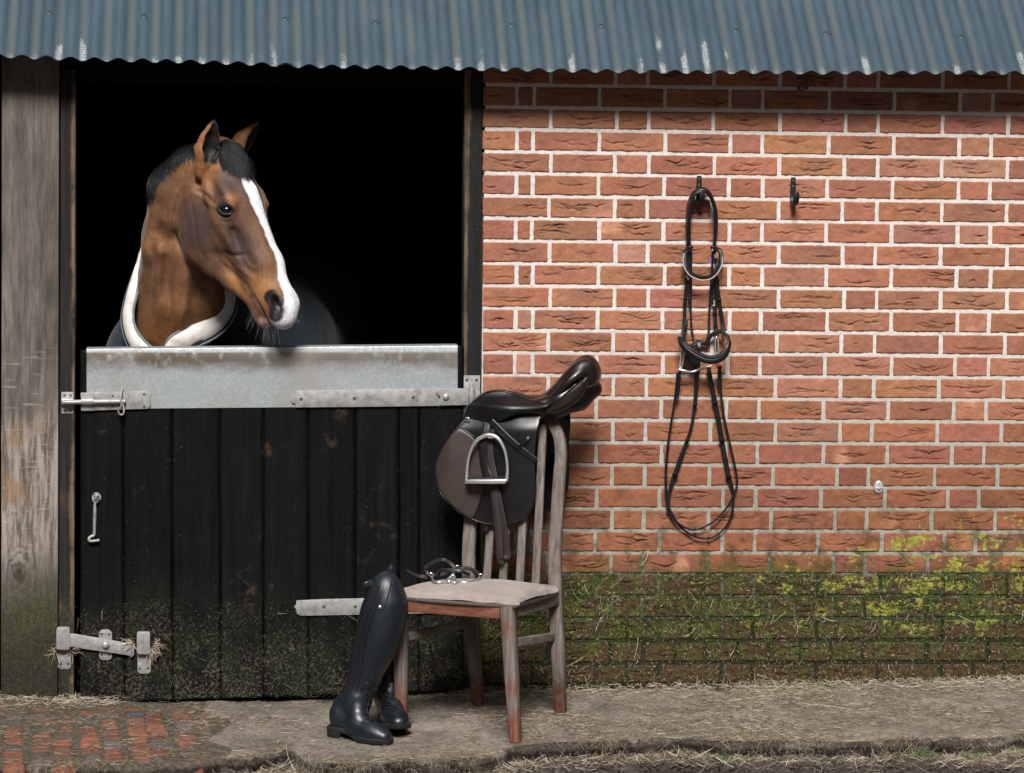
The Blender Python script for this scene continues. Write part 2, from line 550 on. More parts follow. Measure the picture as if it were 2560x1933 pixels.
def mk_mortar():
    m = Mat('mortar_joints', .95, .15)
    z = m.xyz()[2]
    n = m.noise(60, 5, .65); s = m.noise(500, 2, .6)
    base = m.mix(m.step(z, 1.35, .62), (.665, .615, .585), (.33, .32, .275))
    base = m.mix(1, base, m.ramp(n, [(.28, (.80, .80, .79)), (.55, (1, 1, 1)), (.8, (1.06, 1.05, 1.05))]), 'MULTIPLY')
    base = m.mix(m.mul(m.step(s, .68, .76), .5), base, (.22, .19, .16))
    c, z, n1, n2, n3 = moss_layers(m, base, 1.0)
    c = m.mix(m.mul(m.step(z, .30, .14), .8), c, (.012, .011, .006))
    gj = m.mul(m.step(z, .60, .40), m.step(z, .06, .26), m.step(n1, .44, .60))
    c = m.mix(m.mul(gj, .75), c, m.ramp(n3, [(.3, (.014, .026, .006)), (.7, (.055, .085, .022))]))
    return m.done(c, m.bump(m.add(n, m.mul(s, .4)), .5, .004))

def wood_grain(m, sc=1.0, v=None):
    vv = m.map((60 * sc, 60 * sc, 2.2 * sc), v=v)
    a = m.noise(1.0, 6, .65, v=vv, dist=.4)
    b = m.noise(3.5, 3, .6, v=m.map((60 * sc, 60 * sc, 1.2 * sc), loc=(2, 1, 4), v=v))
    return a, b
def mk_black_wood():
    m = Mat('black_stained_boards', .62, .14)
    a, b = wood_grain(m)
    t = m.attr('tone', 'Fac')
    n1 = m.noise(4.5, 5, .7); n2 = m.noise(26, 5, .7)
    c = m.ramp(a, [(.30, (.0009, .0011, .0017)), (.55, (.0021, .0025, .0034)), (.78, (.0062, .0068, .0082))])
    c = m.mix(1, c, t, 'MULTIPLY')
    worn = m.mul(m.step(n1, .56, .70), m.step(n2, .48, .66), .8)
    c = m.mix(worn, c, m.ramp(b, [(.3, (.020, .012, .008)), (.7, (.085, .052, .034))]))
    fleck = m.mul(m.step(m.noise(190, 2, .6), .715, .76), .8)
    c = m.mix(fleck, c, (.24, .19, .14))
    z = m.xyz()[2]
    zz = m.add(z, m.mul(m.math('SUBTRACT', m.noise(3, 4, .6), .5), .5))
    g1 = m.noise(9, 6, .7, v=m.map((1, 1, .55))); g2 = m.noise(95, 4, .7)
    al = m.mul(m.step(zz, .46, .06), m.step(g1, .38, .62))
    c = m.mix(m.mul(al, .85), c, m.ramp(g2, [(.3, (.004, .006, .003)), (.55, (.011, .018, .007)), (.75, (.034, .042, .020))]))
    dirt = m.mul(m.step(zz, .34, .0), m.step(g2, .47, .62), m.step(m.noise(14, 5, .7), .36, .58))
    c = m.mix(m.mul(dirt, .85), c, m.ramp(m.noise(260, 2, .6), [(.3, (.028, .024, .015)), (.7, (.16, .13, .085))]))
    return m.done(c, m.bump(m.add(a, m.mul(g2, .3)), .55, .003), m.ramp(a, [(.3, .5), (.7, .75)]))
def mk_post_wood():
    m = Mat('weathered_post_timber', .82, .25)
    x, y, z = m.xyz()
    warp = m.noise(1.4, 3, .6, out='Color')
    kn = None
    v = m.node('VectorMath', 0, {'operation': 'ADD'})
    vm = m.t.nodes.new('ShaderNodeVectorMath'); vm.operation = 'MULTIPLY_ADD'
    m.put(vm.inputs[0], warp); m.put(vm.inputs[1], (.035, .035, .10)); m.put(vm.inputs[2], m.pos())
    # grain swirls round a knot near the foot
    kx, kz = float(KNOT[0]), float(KNOT[2])
    dx = m.math('SUBTRACT', x, kx); dz = m.mul(m.math('SUBTRACT', z, kz), .62)
    rr = m.math('SQRT', m.add(m.mul(dx, dx), m.mul(dz, dz)))
    near = m.mul(m.step(rr, .09, .015), .5)
    a = m.noise(1.0, 8, .72, v=m.map((60, 60, 5.5), v=vm.outputs[0]))
    ring = m.node('TexWave', 1, {'wave_type': 'RINGS', 'rings_direction': 'Y'}, Vector=m.map((1, .001, .62), loc=(-kx, 0, -kz * .62)), Scale=16.0, Distortion=9.0, Detail=4.0, Detail_Scale=2.5)
    a = m.mix(near, a, m.ramp(ring, [(0, .3), (1, .68)]))
    big = m.noise(2.6, 5, .65, v=m.map((1.6, 1, .8), loc=(5, 0, 2)))
    c = m.ramp(a, [(.25, (.042, .036, .031)), (.5, (.132, .113, .097)), (.75, (.245, .215, .190))])
    mid = m.mul(m.step(z, 1.02, 1.22), m.step(z, 1.62, 1.30))                    # dark band with a greyer bloom below it
    c = m.mix(m.mul(m.step(big, .40, .62), m.add(.42, m.mul(mid, .30))), c, (.040, .033, .028))
    pale = m.mul(m.step(z, .98, .86), m.step(z, .36, .55))
    c = m.mix(m.mul(pale, m.step(a, .40, .60), .65), c, (.39, .335, .30))
    tan = m.mul(pale, m.step(m.noise(5, 4, .6, v=m.map((1, 1, 1), loc=(1, 3, 7))), .54, .66))
    c = m.mix(m.mul(tan, .6), c, (.21, .125, .062))
    kc = m.mul(m.step(m.add(rr, m.mul(m.math('SUBTRACT', m.noise(30, 4, .6), .5), .03)), .034, .006), .85)
    c = m.mix(kc, c, (.040, .028, .020))
    zz = m.add(z, m.mul(m.math('SUBTRACT', m.noise(5, 4, .6), .5), .22))
    g2 = m.noise(110, 4, .7)
    al = m.step(zz, .50, .22)
    c = m.mix(m.mul(al, .88), c, m.ramp(g2, [(.3, (.009, .009, .005)), (.55, (.034, .040, .012)), (.78, (.090, .088, .040))]))
    lo = m.mul(m.step(zz, .28, .08), .8)
    c = m.mix(lo, c, m.ramp(g2, [(.35, (.008, .007, .005)), (.62, (.030, .024, .015)), (.75, (.16, .13, .09))]))
    scr = m.mul(m.step(m.noise(1, 3, .6, v=m.map((14, 14, 130), rot=(0, .35, 0))), .60, .70), m.step(z, 1.25, 1.0), m.step(z, .42, .6), .5)
    c = m.mix(scr, c, (.42, .36, .32))
    cr = m.mul(m.step(m.noise(1, 3, .55, v=m.map((95, 95, 1.6), loc=(7, 0, 3))), .35, .27), .75)
    c = m.mix(cr, c, (.018, .014, .012))
    return m.done(c, m.bump(m.add(a, m.mul(scr, .5)), .8, .004))
def mk_frame_wood():
    m = Mat('stained_frame_timber', .7, .3)
    a, b = wood_grain(m)
    n1 = m.noise(5, 5, .7, v=m.map((1, 1, .5), loc=(2, 2, 2)))
    c = m.ramp(a, [(.3, (.004, .0039, .0043)), (.55, (.011, .0098, .0096)), (.78, (.032, .027, .024))])
    c = m.mix(m.mul(m.step(n1, .54, .70), .75), c, m.ramp(b, [(.3, (.045, .027, .016)), (.7, (.17, .105, .062))]))
    x = m.xyz()[0]
    e1 = m.math('ABSOLUTE', m.math('SUBTRACT', x, float(D(160.5, 700, -.012)[0]))); e2 = m.math('ABSOLUTE', m.math('SUBTRACT', x, float(D(1004, 500, -.01)[0])))
    ed = m.step(m.math('SUBTRACT', m.math('MINIMUM', e1, e2), m.mul(m.math('SUBTRACT', n1, .5), .05)), .016, .006)
    c = m.mix(m.mul(ed, m.step(m.noise(6, 4, .7, v=m.map((1, 1, .6), loc=(3, 3, 1))), .36, .58), .9), c, m.ramp(b, [(.3, (.075, .048, .030)), (.7, (.24, .165, .105))]))
    c = m.mix(m.mul(m.step(m.noise(170, 2, .6), .70, .76), .7), c, (.22, .18, .14))
    z = m.xyz()[2]
    g2 = m.noise(95, 4, .7)
    al = m.mul(m.step(z, .5, .05), m.step(m.noise(8, 5, .7), .36, .6))
    c = m.mix(m.mul(al, .8), c, m.ramp(g2, [(.3, (.008, .008, .005)), (.6, (.030, .034, .014)), (.78, (.11, .09, .055))]))
    return m.done(c, m.bump(a, .6, .003))
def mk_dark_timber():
    m = Mat('shade_black_timber', .9, .1)
    a, b = wood_grain(m, .5)  # shade of stall and eave put into a near-black base colour
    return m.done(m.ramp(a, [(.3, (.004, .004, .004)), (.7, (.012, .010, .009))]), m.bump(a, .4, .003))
def mk_galv_sheet():
    m = Mat('galvanised_sheet', .50, .5, .55)
    v = m.vor(150, out='Color'); sp = m.node('SeparateColor', 0, Color=v)
    n = m.noise(90, 4, .6); big = m.noise(4, 4, .6)
    c = m.ramp(sp, [(0, (.33, .36, .385)), (.6, (.40, .435, .455)), (1, (.50, .53, .55))])
    c = m.mix(m.mul(m.step(n, .45, .65), .4), c, (.34, .36, .37))
    x, y, z = m.xyz()
    edge = m.math('SUBTRACT', m.add(CAPTOP, m.mul(x, .0075)), z)                 # distance below the folded top edge
    wv = m.mul(m.math('SUBTRACT', m.noise(7, 5, .65, v=m.map((1, 1, 2.5))), .5), .10)
    e2 = m.add(edge, wv)
    st = m.mul(m.step(e2, .095, .030), m.step(edge, .010, .020))
    lft = m.add(.78, m.mul(m.step(x, -.9, -1.7), .2))
    c = m.mix(m.mul(st, m.step(m.noise(30, 5, .65, v=m.map((1, 1, .6))), .22, .50), lft), c, (.120, .090, .062))
    wash = m.mul(m.step(big, .46, .62), .40)
    c = m.mix(wash, c, (.33, .295, .25))
    drip = m.mul(m.step(m.noise(1, 3, .6, v=m.map((55, 1, 3))), .60, .72), m.step(edge, .20, .03), .35)
    c = m.mix(drip, c, (.20, .16, .12))
    return m.done(c, m.bump(n, .08, .001), m.ramp(sp, [(0, .60), (1, .45)]))
def mk_galv_dull():
    m = Mat('dull_galvanised_iron', .55, .5, .45)
    n = m.noise(45, 5, .65); f = m.noise(300, 3, .6)
    c = m.ramp(n, [(.3, (.24, .235, .225)), (.55, (.36, .36, .355)), (.75, (.47, .475, .47))])
    c = m.mix(m.mul(m.step(m.noise(22, 4, .7), .54, .68), .55), c, (.20, .165, .13))
    c = m.mix(m.mul(m.step(f, .62, .72), .4), c, (.13, .11, .095))
    return m.done(c, m.bump(f, .18, .001))
def mk_screw():
    m = Mat('old_screw_heads', .5, .5, .6)
    return m.done(m.ramp(m.noise(200, 3, .6), [(.3, (.06, .05, .045)), (.7, (.20, .18, .165))]))
def mk_roof():
    m = Mat('blue_painted_corrugated_iron', .48, .4)
    x, y, z = m.xyz()
    u = m.attr('tone', 'Fac')                          # 0 in the valleys, 1 on the crests
    dist = m.attr('along', 'Fac')                      # metres up the slope from the eave
    n = m.noise(6, 5, .65, v=m.map((1, .35, .35))); f = m.noise(260, 3, .6)
    c = m.ramp(n, [(.3, (.038, .062, .084)), (.55, (.050, .079, .104)), (.75, (.067, .097, .120))])
    grime = m.mul(m.step(u, .50, .10), m.step(m.noise(10, 4, .6, v=m.map((1, .2, .2), loc=(4, 0, 0))), .30, .58), .62)
    c = m.mix(grime, c, (.088, .096, .094))
    flank = m.mul(m.step(u, .30, .5), m.step(u, .75, .55), m.step(m.noise(8, 4, .6, v=m.map((1, .25, .25), loc=(9, 0, 0))), .42, .6), .35)
    c = m.mix(flank, c, (.024, .040, .046))
    ln = m.noise(3.4, 4, .6, v=m.map((1.6, .7, .7), loc=(2.3, 0, 0)))   # some valleys carry more lichen than others
    reach = m.mul(m.step(ln, .46, .76), .20)
    prox = m.step(m.math('SUBTRACT', dist, reach), .085, -.04)
    sp = m.noise(240, 5, .78)
    thr = m.math('SUBTRACT', sp, m.mul(prox, m.step(u, .46, .03), .215))
    lic = m.step(thr, .335, .27)
    c = m.mix(m.mul(lic, .7), c, (.44, .455, .455))
    pk = m.mul(m.step(m.noise(230, 2, .5), .725, .76), .8)
    c = m.mix(pk, c, (.40, .42, .43))
    return m.done(c, m.bump(m.add(f, m.mul(lic, .6)), .12, .0015), m.add(.42, m.mul(lic, .4)))
def mk_leather(name, lo, hi, rough, worn=None, coat=0.0, grain=420):
    m = Mat(name, rough, .5)
    n = m.noise(9, 4, .6); v = m.vor(grain)
    c = m.ramp(n, [(.3, lo), (.7, hi)])
    if worn is not None:
        c = m.mix(m.mul(m.step(m.noise(16, 5, .65), .50, .70), .5), c, worn)
    sc = m.mul(m.step(m.noise(1, 3, .6, v=m.map((120, 30, 40), rot=(.2, .5, .3))), .66, .72), .25)
    c = m.mix(sc, c, tuple(min(1, h * 2.2) for h in hi))
    c = m.mix(m.mul(m.step(m.noise(330, 1, .5), .74, .78), .35), c, (.22, .2, .18))
    m.set('Coat Weight', coat); m.set('Coat Roughness', .35)
    r = m.add(rough - .08, m.mul(m.noise(24, 4, .6), .16))
    return m.done(c, m.bump(m.add(v, m.mul(m.noise(130, 3, .6), .6)), .16, .0012), r)
def mk_plain(name, col, rough=.6, spec=.5, metal=0.0, var=.25, sc=40, bump=.1, bs=200):
    m = Mat(name, rough, spec, metal)
    n = m.noise(sc, 4, .6)
    lo = tuple(c * (1 - var) for c in col); hi = tuple(min(1, c * (1 + var)) for c in col)
    return m.done(m.ramp(n, [(.3, lo), (.7, hi)]), m.bump(m.noise(bs, 3, .6), bump, .001))
def mk_chair_wood(name='flaking_chair_wood', sc=(90, 90, 5)):
    m = Mat(name, .75, .3)
    v = m.obj(); x, y, z = m.xyz(v)
    a = m.noise(1, 5, .65, v=m.map(sc, v=v)); n = m.noise(9, 6, .7, v=v); n2 = m.noise(30, 5, .7, v=v)
    grey = m.ramp(a, [(.28, (.070, .058, .050)), (.52, (.158, .132, .116)), (.78, (.262, .228, .207))])
    red = m.ramp(a, [(.3, (.085, .024, .013)), (.6, (.205, .068, .038)), (.8, (.31, .125, .078))])
    t = m.attr('tone', 'Fac')                          # how much red paint is left (0 weathered bare, 1 still red)
    f = m.mul(m.step(m.add(t, m.add(m.mul(m.math('SUBTRACT', n, .5), 1.1), m.mul(m.math('SUBTRACT', n2, .5), .8))), .36, .82), .92)
    c = m.mix(f, grey, red)
    st = m.mul(m.step(n2, .60, .72), .55)
    c = m.mix(st, c, (.075, .060, .055))
    c = m.mix(m.mul(m.step(m.noise(260, 2, .5, v=v), .70, .76), .6), c, (.50, .45, .40))
    return m.done(c, m.bump(m.add(a, m.mul(n2, .5)), .35, .002))
def mk_fabric():
    m = Mat('dusty_velour_seat', .95, .1)
    v = m.obj()
    n = m.noise(7, 5, .65, v=v); f = m.noise(420, 3, .65, v=v); d = m.noise(30, 5, .7, v=v)
    c = m.ramp(n, [(.3, (.235, .192, .168)), (.65, (.345, .288, .252))])
    t = m.attr('tone', 'Fac')
    c = m.mix(m.mul(t, m.step(d, .36, .62)), c, (.115, .095, .09))
    c = m.mix(1, c, m.ramp(f, [(.3, (.78, .78, .78)), (.7, (1.18, 1.18, 1.18))]), 'MULTIPLY')
    m.set('Sheen Weight', .4); m.set('Sheen Roughness', .5)
    return m.done(c, m.bump(f, .5, .002))
def mk_coat():
    m = Mat('bay_horse_coat', .58, .30)
    c = m.attr('tone')
    f = m.noise(1, 4, .65, v=m.map((420, 420, 110))); g = m.noise(45, 4, .6); hh = m.noise(900, 2, .6)
    c = m.mix(1, c, m.ramp(f, [(.25, (.72, .72, .72)), (.5, (1, 1, 1)), (.78, (1.32, 1.32, 1.32))]), 'MULTIPLY')
    c = m.mix(1, c, m.ramp(g, [(.3, (.86, .85, .84)), (.7, (1.15, 1.15, 1.15))]), 'MULTIPLY')
    st = m.noise(1, 4, .65, v=m.map((150, 150, 34), rot=(0, .45, 0)))
    c = m.mix(1, c, m.ramp(st, [(.3, (.80, .80, .80)), (.7, (1.20, 1.20, 1.20))]), 'MULTIPLY')
    m.set('Sheen Weight', .12); m.set('Sheen Roughness', .35)
    return m.done(c, m.bump(m.add(f, m.mul(hh, .5)), .28, .0016))
def mk_rug():
    m = Mat('navy_rug_cloth', .92, .15)
    w = m.noise(700, 2, .6); n = m.noise(8, 4, .6)
    c = m.ramp(n, [(.3, (.010, .017, .026)), (.7, (.019, .029, .041))])
    m.set('Sheen Weight', .15)
    return m.done(c, m.bump(w, .4, .001))
def mk_fleece():
    m = Mat('cream_fleece_collar', .95, .1)
    n = m.noise(10, 5, .7); f = m.noise(300, 3, .65)
    c = m.ramp(n, [(.30, (.40, .36, .33)), (.5, (.66, .63, .60)), (.7, (.74, .72, .70))])
    m.set('Sheen Weight', .3)
    return m.done(c, m.bump(f, .6, .003))
def mk_concrete():
    m = Mat('dirty_concrete', .9, .2)
    n = m.noise(5, 6, .68); a = m.noise(80, 4, .65); s = m.vor(190)
    c = m.ramp(n, [(.28, (.088, .074, .061)), (.5, (.178, .153, .128)), (.72, (.285, .250, .213))])
    c = m.mix(1, c, m.ramp(a, [(.3, (.72, .72, .72)), (.7, (1.2, 1.2, 1.2))]), 'MULTIPLY')
    c = m.mix(m.mul(m.step(s, .20, .10), m.step(m.noise(60, 2, .5), .45, .6), .8), c, m.ramp(m.noise(40, 1, .5), [(.35, (.30, .25, .21)), (.5, (.045, .04, .038)), (.65, (.26, .13, .06))]))
    c = m.mix(m.mul(m.step(m.noise(11, 5, .7, v=m.map(loc=(4, 1, 0))), .52, .66), .5), c, (.055, .048, .022))
    sep = m.t.nodes.new('ShaderNodeSeparateColor'); m.put(sep.inputs[0], m.attr('tone'))
    dirt = m.ramp(a, [(.3, (.022, .018, .014)), (.55, (.058, .047, .038)), (.75, (.120, .100, .084))])
    ed = m.step(m.add(sep.outputs[0], m.mul(m.math('SUBTRACT', a, .5), 1.2)), .40, .62)
    so = m.step(m.add(sep.outputs[1], m.mul(m.math('SUBTRACT', n, .5), .9)), .40, .62)
    c = m.mix(ed, c, dirt)
    c = m.mix(so, c, m.ramp(a, [(.3, (.040, .031, .023)), (.55, (.088, .071, .054)), (.75, (.16, .133, .10))]))
    return m.done(c, m.bump(m.add(a, m.mul(s, .7)), .6, .005))
def mk_soil():
    m = Mat('damp_trodden_soil', .85, .3)
    n = m.noise(7, 6, .7); a = m.noise(70, 5, .7)
    c = m.ramp(n, [(.3, (.026, .019, .016)), (.55, (.060, .046, .040)), (.75, (.100, .080, .070))])
    c = m.mix(1, c, m.ramp(a, [(.3, (.6, .6, .6)), (.7, (1.3, 1.3, 1.3))]), 'MULTIPLY')
    c = m.mix(m.mul(m.step(m.noise(38, 3, .6), .62, .68), .6), c, (.17, .135, .115))
    c = m.mix(m.mul(m.step(m.noise(23, 2, .6), .67, .71), .7), c, (.16, .062, .028))
    return m.done(c, m.bump(m.add(a, n), .8, .01), m.ramp(n, [(.3, .55), (.7, .9)]))
def mk_paver():
    m = Mat('red_and_blue_pavers', .85, .2)
    c = m.attr('tone')
    a = m.noise(60, 5, .65); n = m.noise(12, 5, .7); f = m.noise(350, 2, .6)
    c = m.mix(1, c, m.ramp(a, [(.3, (.75, .75, .75)), (.7, (1.2, 1.2, 1.2))]), 'MULTIPLY')
    c = m.mix(m.mul(m.step(n, .50, .68), .75), c, (.085, .068, .052))
    c = m.mix(m.mul(m.step(f, .66, .74), .5), c, (.035, .028, .022))
    return m.done(c, m.bump(m.add(a, f), .5, .004))
def mk_straw(name, lo, hi, rough=.75):
    m = Mat(name, rough, .3)
    c = m.attr('tone', 'Fac')
    return m.done(m.ramp(c, [(0, lo), (1, hi)]))
KNOT = D(42, 1238, -.03)
CAPTOP = float(D(590, 752, -.035)[2]) + .0075 * float(-D(590, 752, -.035)[0])
M = dict(brick=mk_brick(), mortar=mk_mortar(), black=mk_black_wood(), post=mk_post_wood(), frame=mk_frame_wood(), dark=mk_dark_timber(),
         galv=mk_galv_sheet(), iron=mk_galv_dull(), screw=mk_screw(), roof=mk_roof(),
         saddle=mk_leather('dark_brown_saddle_leather', (.0060, .0034, .0032), (.0125, .0070, .0066), .33, (.022, .012, .011), .35),
         flap=mk_leather('black_brown_flap_leather', (.0028, .0028, .0038), (.0060, .0056, .0068), .34, (.011, .009, .0095), .22),
         knee=mk_leather('worn_brown_knee_leather', (.030, .020, .0185), (.052, .036, .033), .46, (.075, .053, .048), .08),
         bridle=mk_leather('black_bridle_leather', (.0028, .0028, .0034), (.0060, .0060, .0072), .38, (.011, .0105, .011), .15, 700),
         strap_in=mk_leather('rough_strap_underside', (.012, .009, .008), (.026, .019, .017), .6, (.036, .027, .023), 0, 300),
         boot=mk_leather('black_boot_leather', (.0050, .0074, .0115), (.0095, .0135, .0200), .38, (.014, .019, .026), .18, 330),
         boot2=mk_plain('matt_elastic_panel', (.006, .0065, .008), .8, .3, 0, .3, 60, .4, 900),
         rubber=mk_plain('dark_rubber', (.012, .013, .015), .55, .4, 0, .4, 30, .2),
         steel=mk_plain('polished_steel', (.88, .88, .87), .30, .5, .85, .08, 20, .03),
         worn_steel=mk_plain('worn_bit_steel', (.66, .66, .66), .32, .5, .85, .25, 60, .05),
         chair=mk_chair_wood(), rail=mk_chair_wood('flaking_rail_wood', (5, 30, 90)), fabric=mk_fabric(), coat=mk_coat(), rug=mk_rug(), fleece=mk_fleece(),
         hair=mk_straw('black_mane_hair', (.0040, .0045, .0060), (.020, .022, .027), .42),
         whisk=mk_straw('pale_whiskers', (.05, .045, .04), (.5, .48, .46), .5),
         eye=mk_plain('dark_wet_eye', (.006, .004, .003), .04, .7, 0, .3, 60, 0), lid=mk_plain('dark_eyelid_skin', (.012, .010, .011), .4, .5, 0, .3, 80, .2),
         concrete=mk_concrete(), soil=mk_soil(), paver=mk_paver(),
         straw=mk_straw('dry_straw', (.17, .135, .085), (.80, .71, .55)), hay=mk_straw('dull_hay', (.055, .043, .028), (.38, .32, .23)),
         moss=mk_straw('green_moss', (.010, .022, .005), (.085, .13, .025), .9), grass=mk_straw('fresh_grass', (.03, .075, .015), (.12, .22, .06), .6),
         hookm=mk_plain('black_painted_hook', (.012, .012, .013), .45, .5, .2, .4, 90, .2), bling=mk_plain('clear_crystals', (.75, .72, .70), .12, .8, .4, .2, 300, 0),
         purple=mk_plain('purple_tag', (.21, .10, .42), .5, .4, 0, .1), green=mk_plain('green_badge', (.07, .24, .06), .35, .5, .2, .4, 600, .1),
         greyplate=mk_plain('pale_zinc_plate', (.46, .48, .51), .45, .5, .35, .15, 60, .1), navy=mk_plain('navy_binding', (.012, .014, .022), .8, .2),
         greyband=mk_plain('grey_binding', (.16, .18, .20), .85, .2), cob=mk_plain('old_cut_bracket', (.09, .08, .07), .8, .2, 0, .6, 90, .4))
# ------------------------------------------------------------------ ground heights
_bx = [-4, -2.06, -1.55, -1.25, -.9, -.5, 0, 1.44, 4]
_bz = [-.02, -.022, -.036, -.040, -.034, -.012, -.005, .020, .03]
SLOPE = 0.055
def gz(x, y):
    x = np.asarray(x, float); y = np.asarray(y, float)
    b = np.interp(x, _bx, _bz) * np.clip(1 + y / 0.9, 0.25, 1)
    return b + SLOPE * np.minimum(y, 0.0)
def G(u, v):                                          # 2560-px photo coordinates -> point on the apron
    d = ray(u, v); lo, hi = 7.0, 12.0
    for _ in range(40):
        t = (lo + hi) / 2; p = CAM_POS + t * d
        if p[2] > gz(p[0], p[1]): lo = t
        else: hi = t
    return CAM_POS + lo * d
def GD(x, y): return G(x * 1.15732, y * 1.15732)

def strands(name, P, r, tone, mat, parent=None):
    """P (N,K,3): N bent stalks with radius r (N,) as thin three-sided stems in one mesh"""
    N, K, _ = P.shape
    T = unit(np.gradient(P, axis=1))
    ref = unit(NR.normal(size=(N, 1, 3)))
    a = unit(np.cross(T, ref)); b = np.cross(T, a)
    ang = np.array([0, 2.094, 4.189])
    taper = np.ones(K); taper[-1] = .6
    rr = r[:, None, None, None] * taper[None, :, None, None]
    V = P[:, :, None, :] + rr * (np.cos(ang)[None, None, :, None] * a[:, :, None, :] + np.sin(ang)[None, None, :, None] * b[:, :, None, :])
    idx = np.arange(N * K * 3).reshape(N, K, 3)
    q = []
    for j in range(3):
        k = (j + 1) % 3
        q.append(np.stack([idx[:, :-1, j], idx[:, :-1, k], idx[:, 1:, k], idx[:, 1:, j]], -1).reshape(-1, 4))
    F = np.vstack(q)
    t = np.repeat(tone, K * 3)
    return mesh_np(name, V.reshape(-1, 3), F, mat, parent, True, np.stack([t, t, t], 1))

# ------------------------------------------------------------------ brick wall (each brick modelled, all courses where the photo has them)
def bed_y(k, px):
    kk = [-4, -3, -2, -1, 0, 1, 2, 3, 4, 5, 6, 7, 8, 9, 10, 11, 12, 13, 14, 15, 16, 17, 18, 19, 20, 21, 22, 23, 24, 25, 26, 27, 28]
    l = [47, 102, 157, 212.5, 268.4, 322.6, 378.3, 433, 489.3, 545.5, 602, 658.3, 714, 770.3, 826, 881, 937.4, 993, 1049, 1105, 1161.2, 1216.6, 1271.2, 1326.2, 1381.4, 1437.1, 1493.5, 1548, 1603.5, 1659, 1712, 1768, 1824]
    r = [62, 118, 173, 229, 285.4, 340, 396, 450.5, 504.6, 559.5, 614.5, 669.2, 725, 778.6, 835, 890.2, 945, 1000, 1055, 1110, 1164.8, 1219.3, 1273.4, 1329, 1383.4, 1437.1, 1491, 1545, 1600.5, 1655.5, 1707.5, 1762, 1817]
    a, b = np.interp(k, kk, l), np.interp(k, kk, r)
    return a + (b - a) * (px - 1240) / (2518 - 1240)
def wall_pt(px, k):
    return S(px, bed_y(k, px), 0.0)
_xA = ([-4, 0, 2, 4, 8, 10, 16, 18, 20, 27], [1541, 1540.8, 1540.2, 1536.6, 1538.6, 1534.6, 1530.7, 1530.3, 1529.3, 1526])
_xB = ([-4, 1, 3, 7, 9, 11, 15, 17, 19, 27], [2402, 2399.5, 2395.9, 2393.5, 2393.5, 2390, 2380, 2371, 2362.7, 2350])
def px_of(lx, r):                                     # lattice x (mm from the first header) -> photo pixel in course r
    a, b = np.interp(r, *_xA), np.interp(r, *_xB)
    return a + (b - a) * lx / 1181.25
WALL_L = float(S(1209, 700)[0])
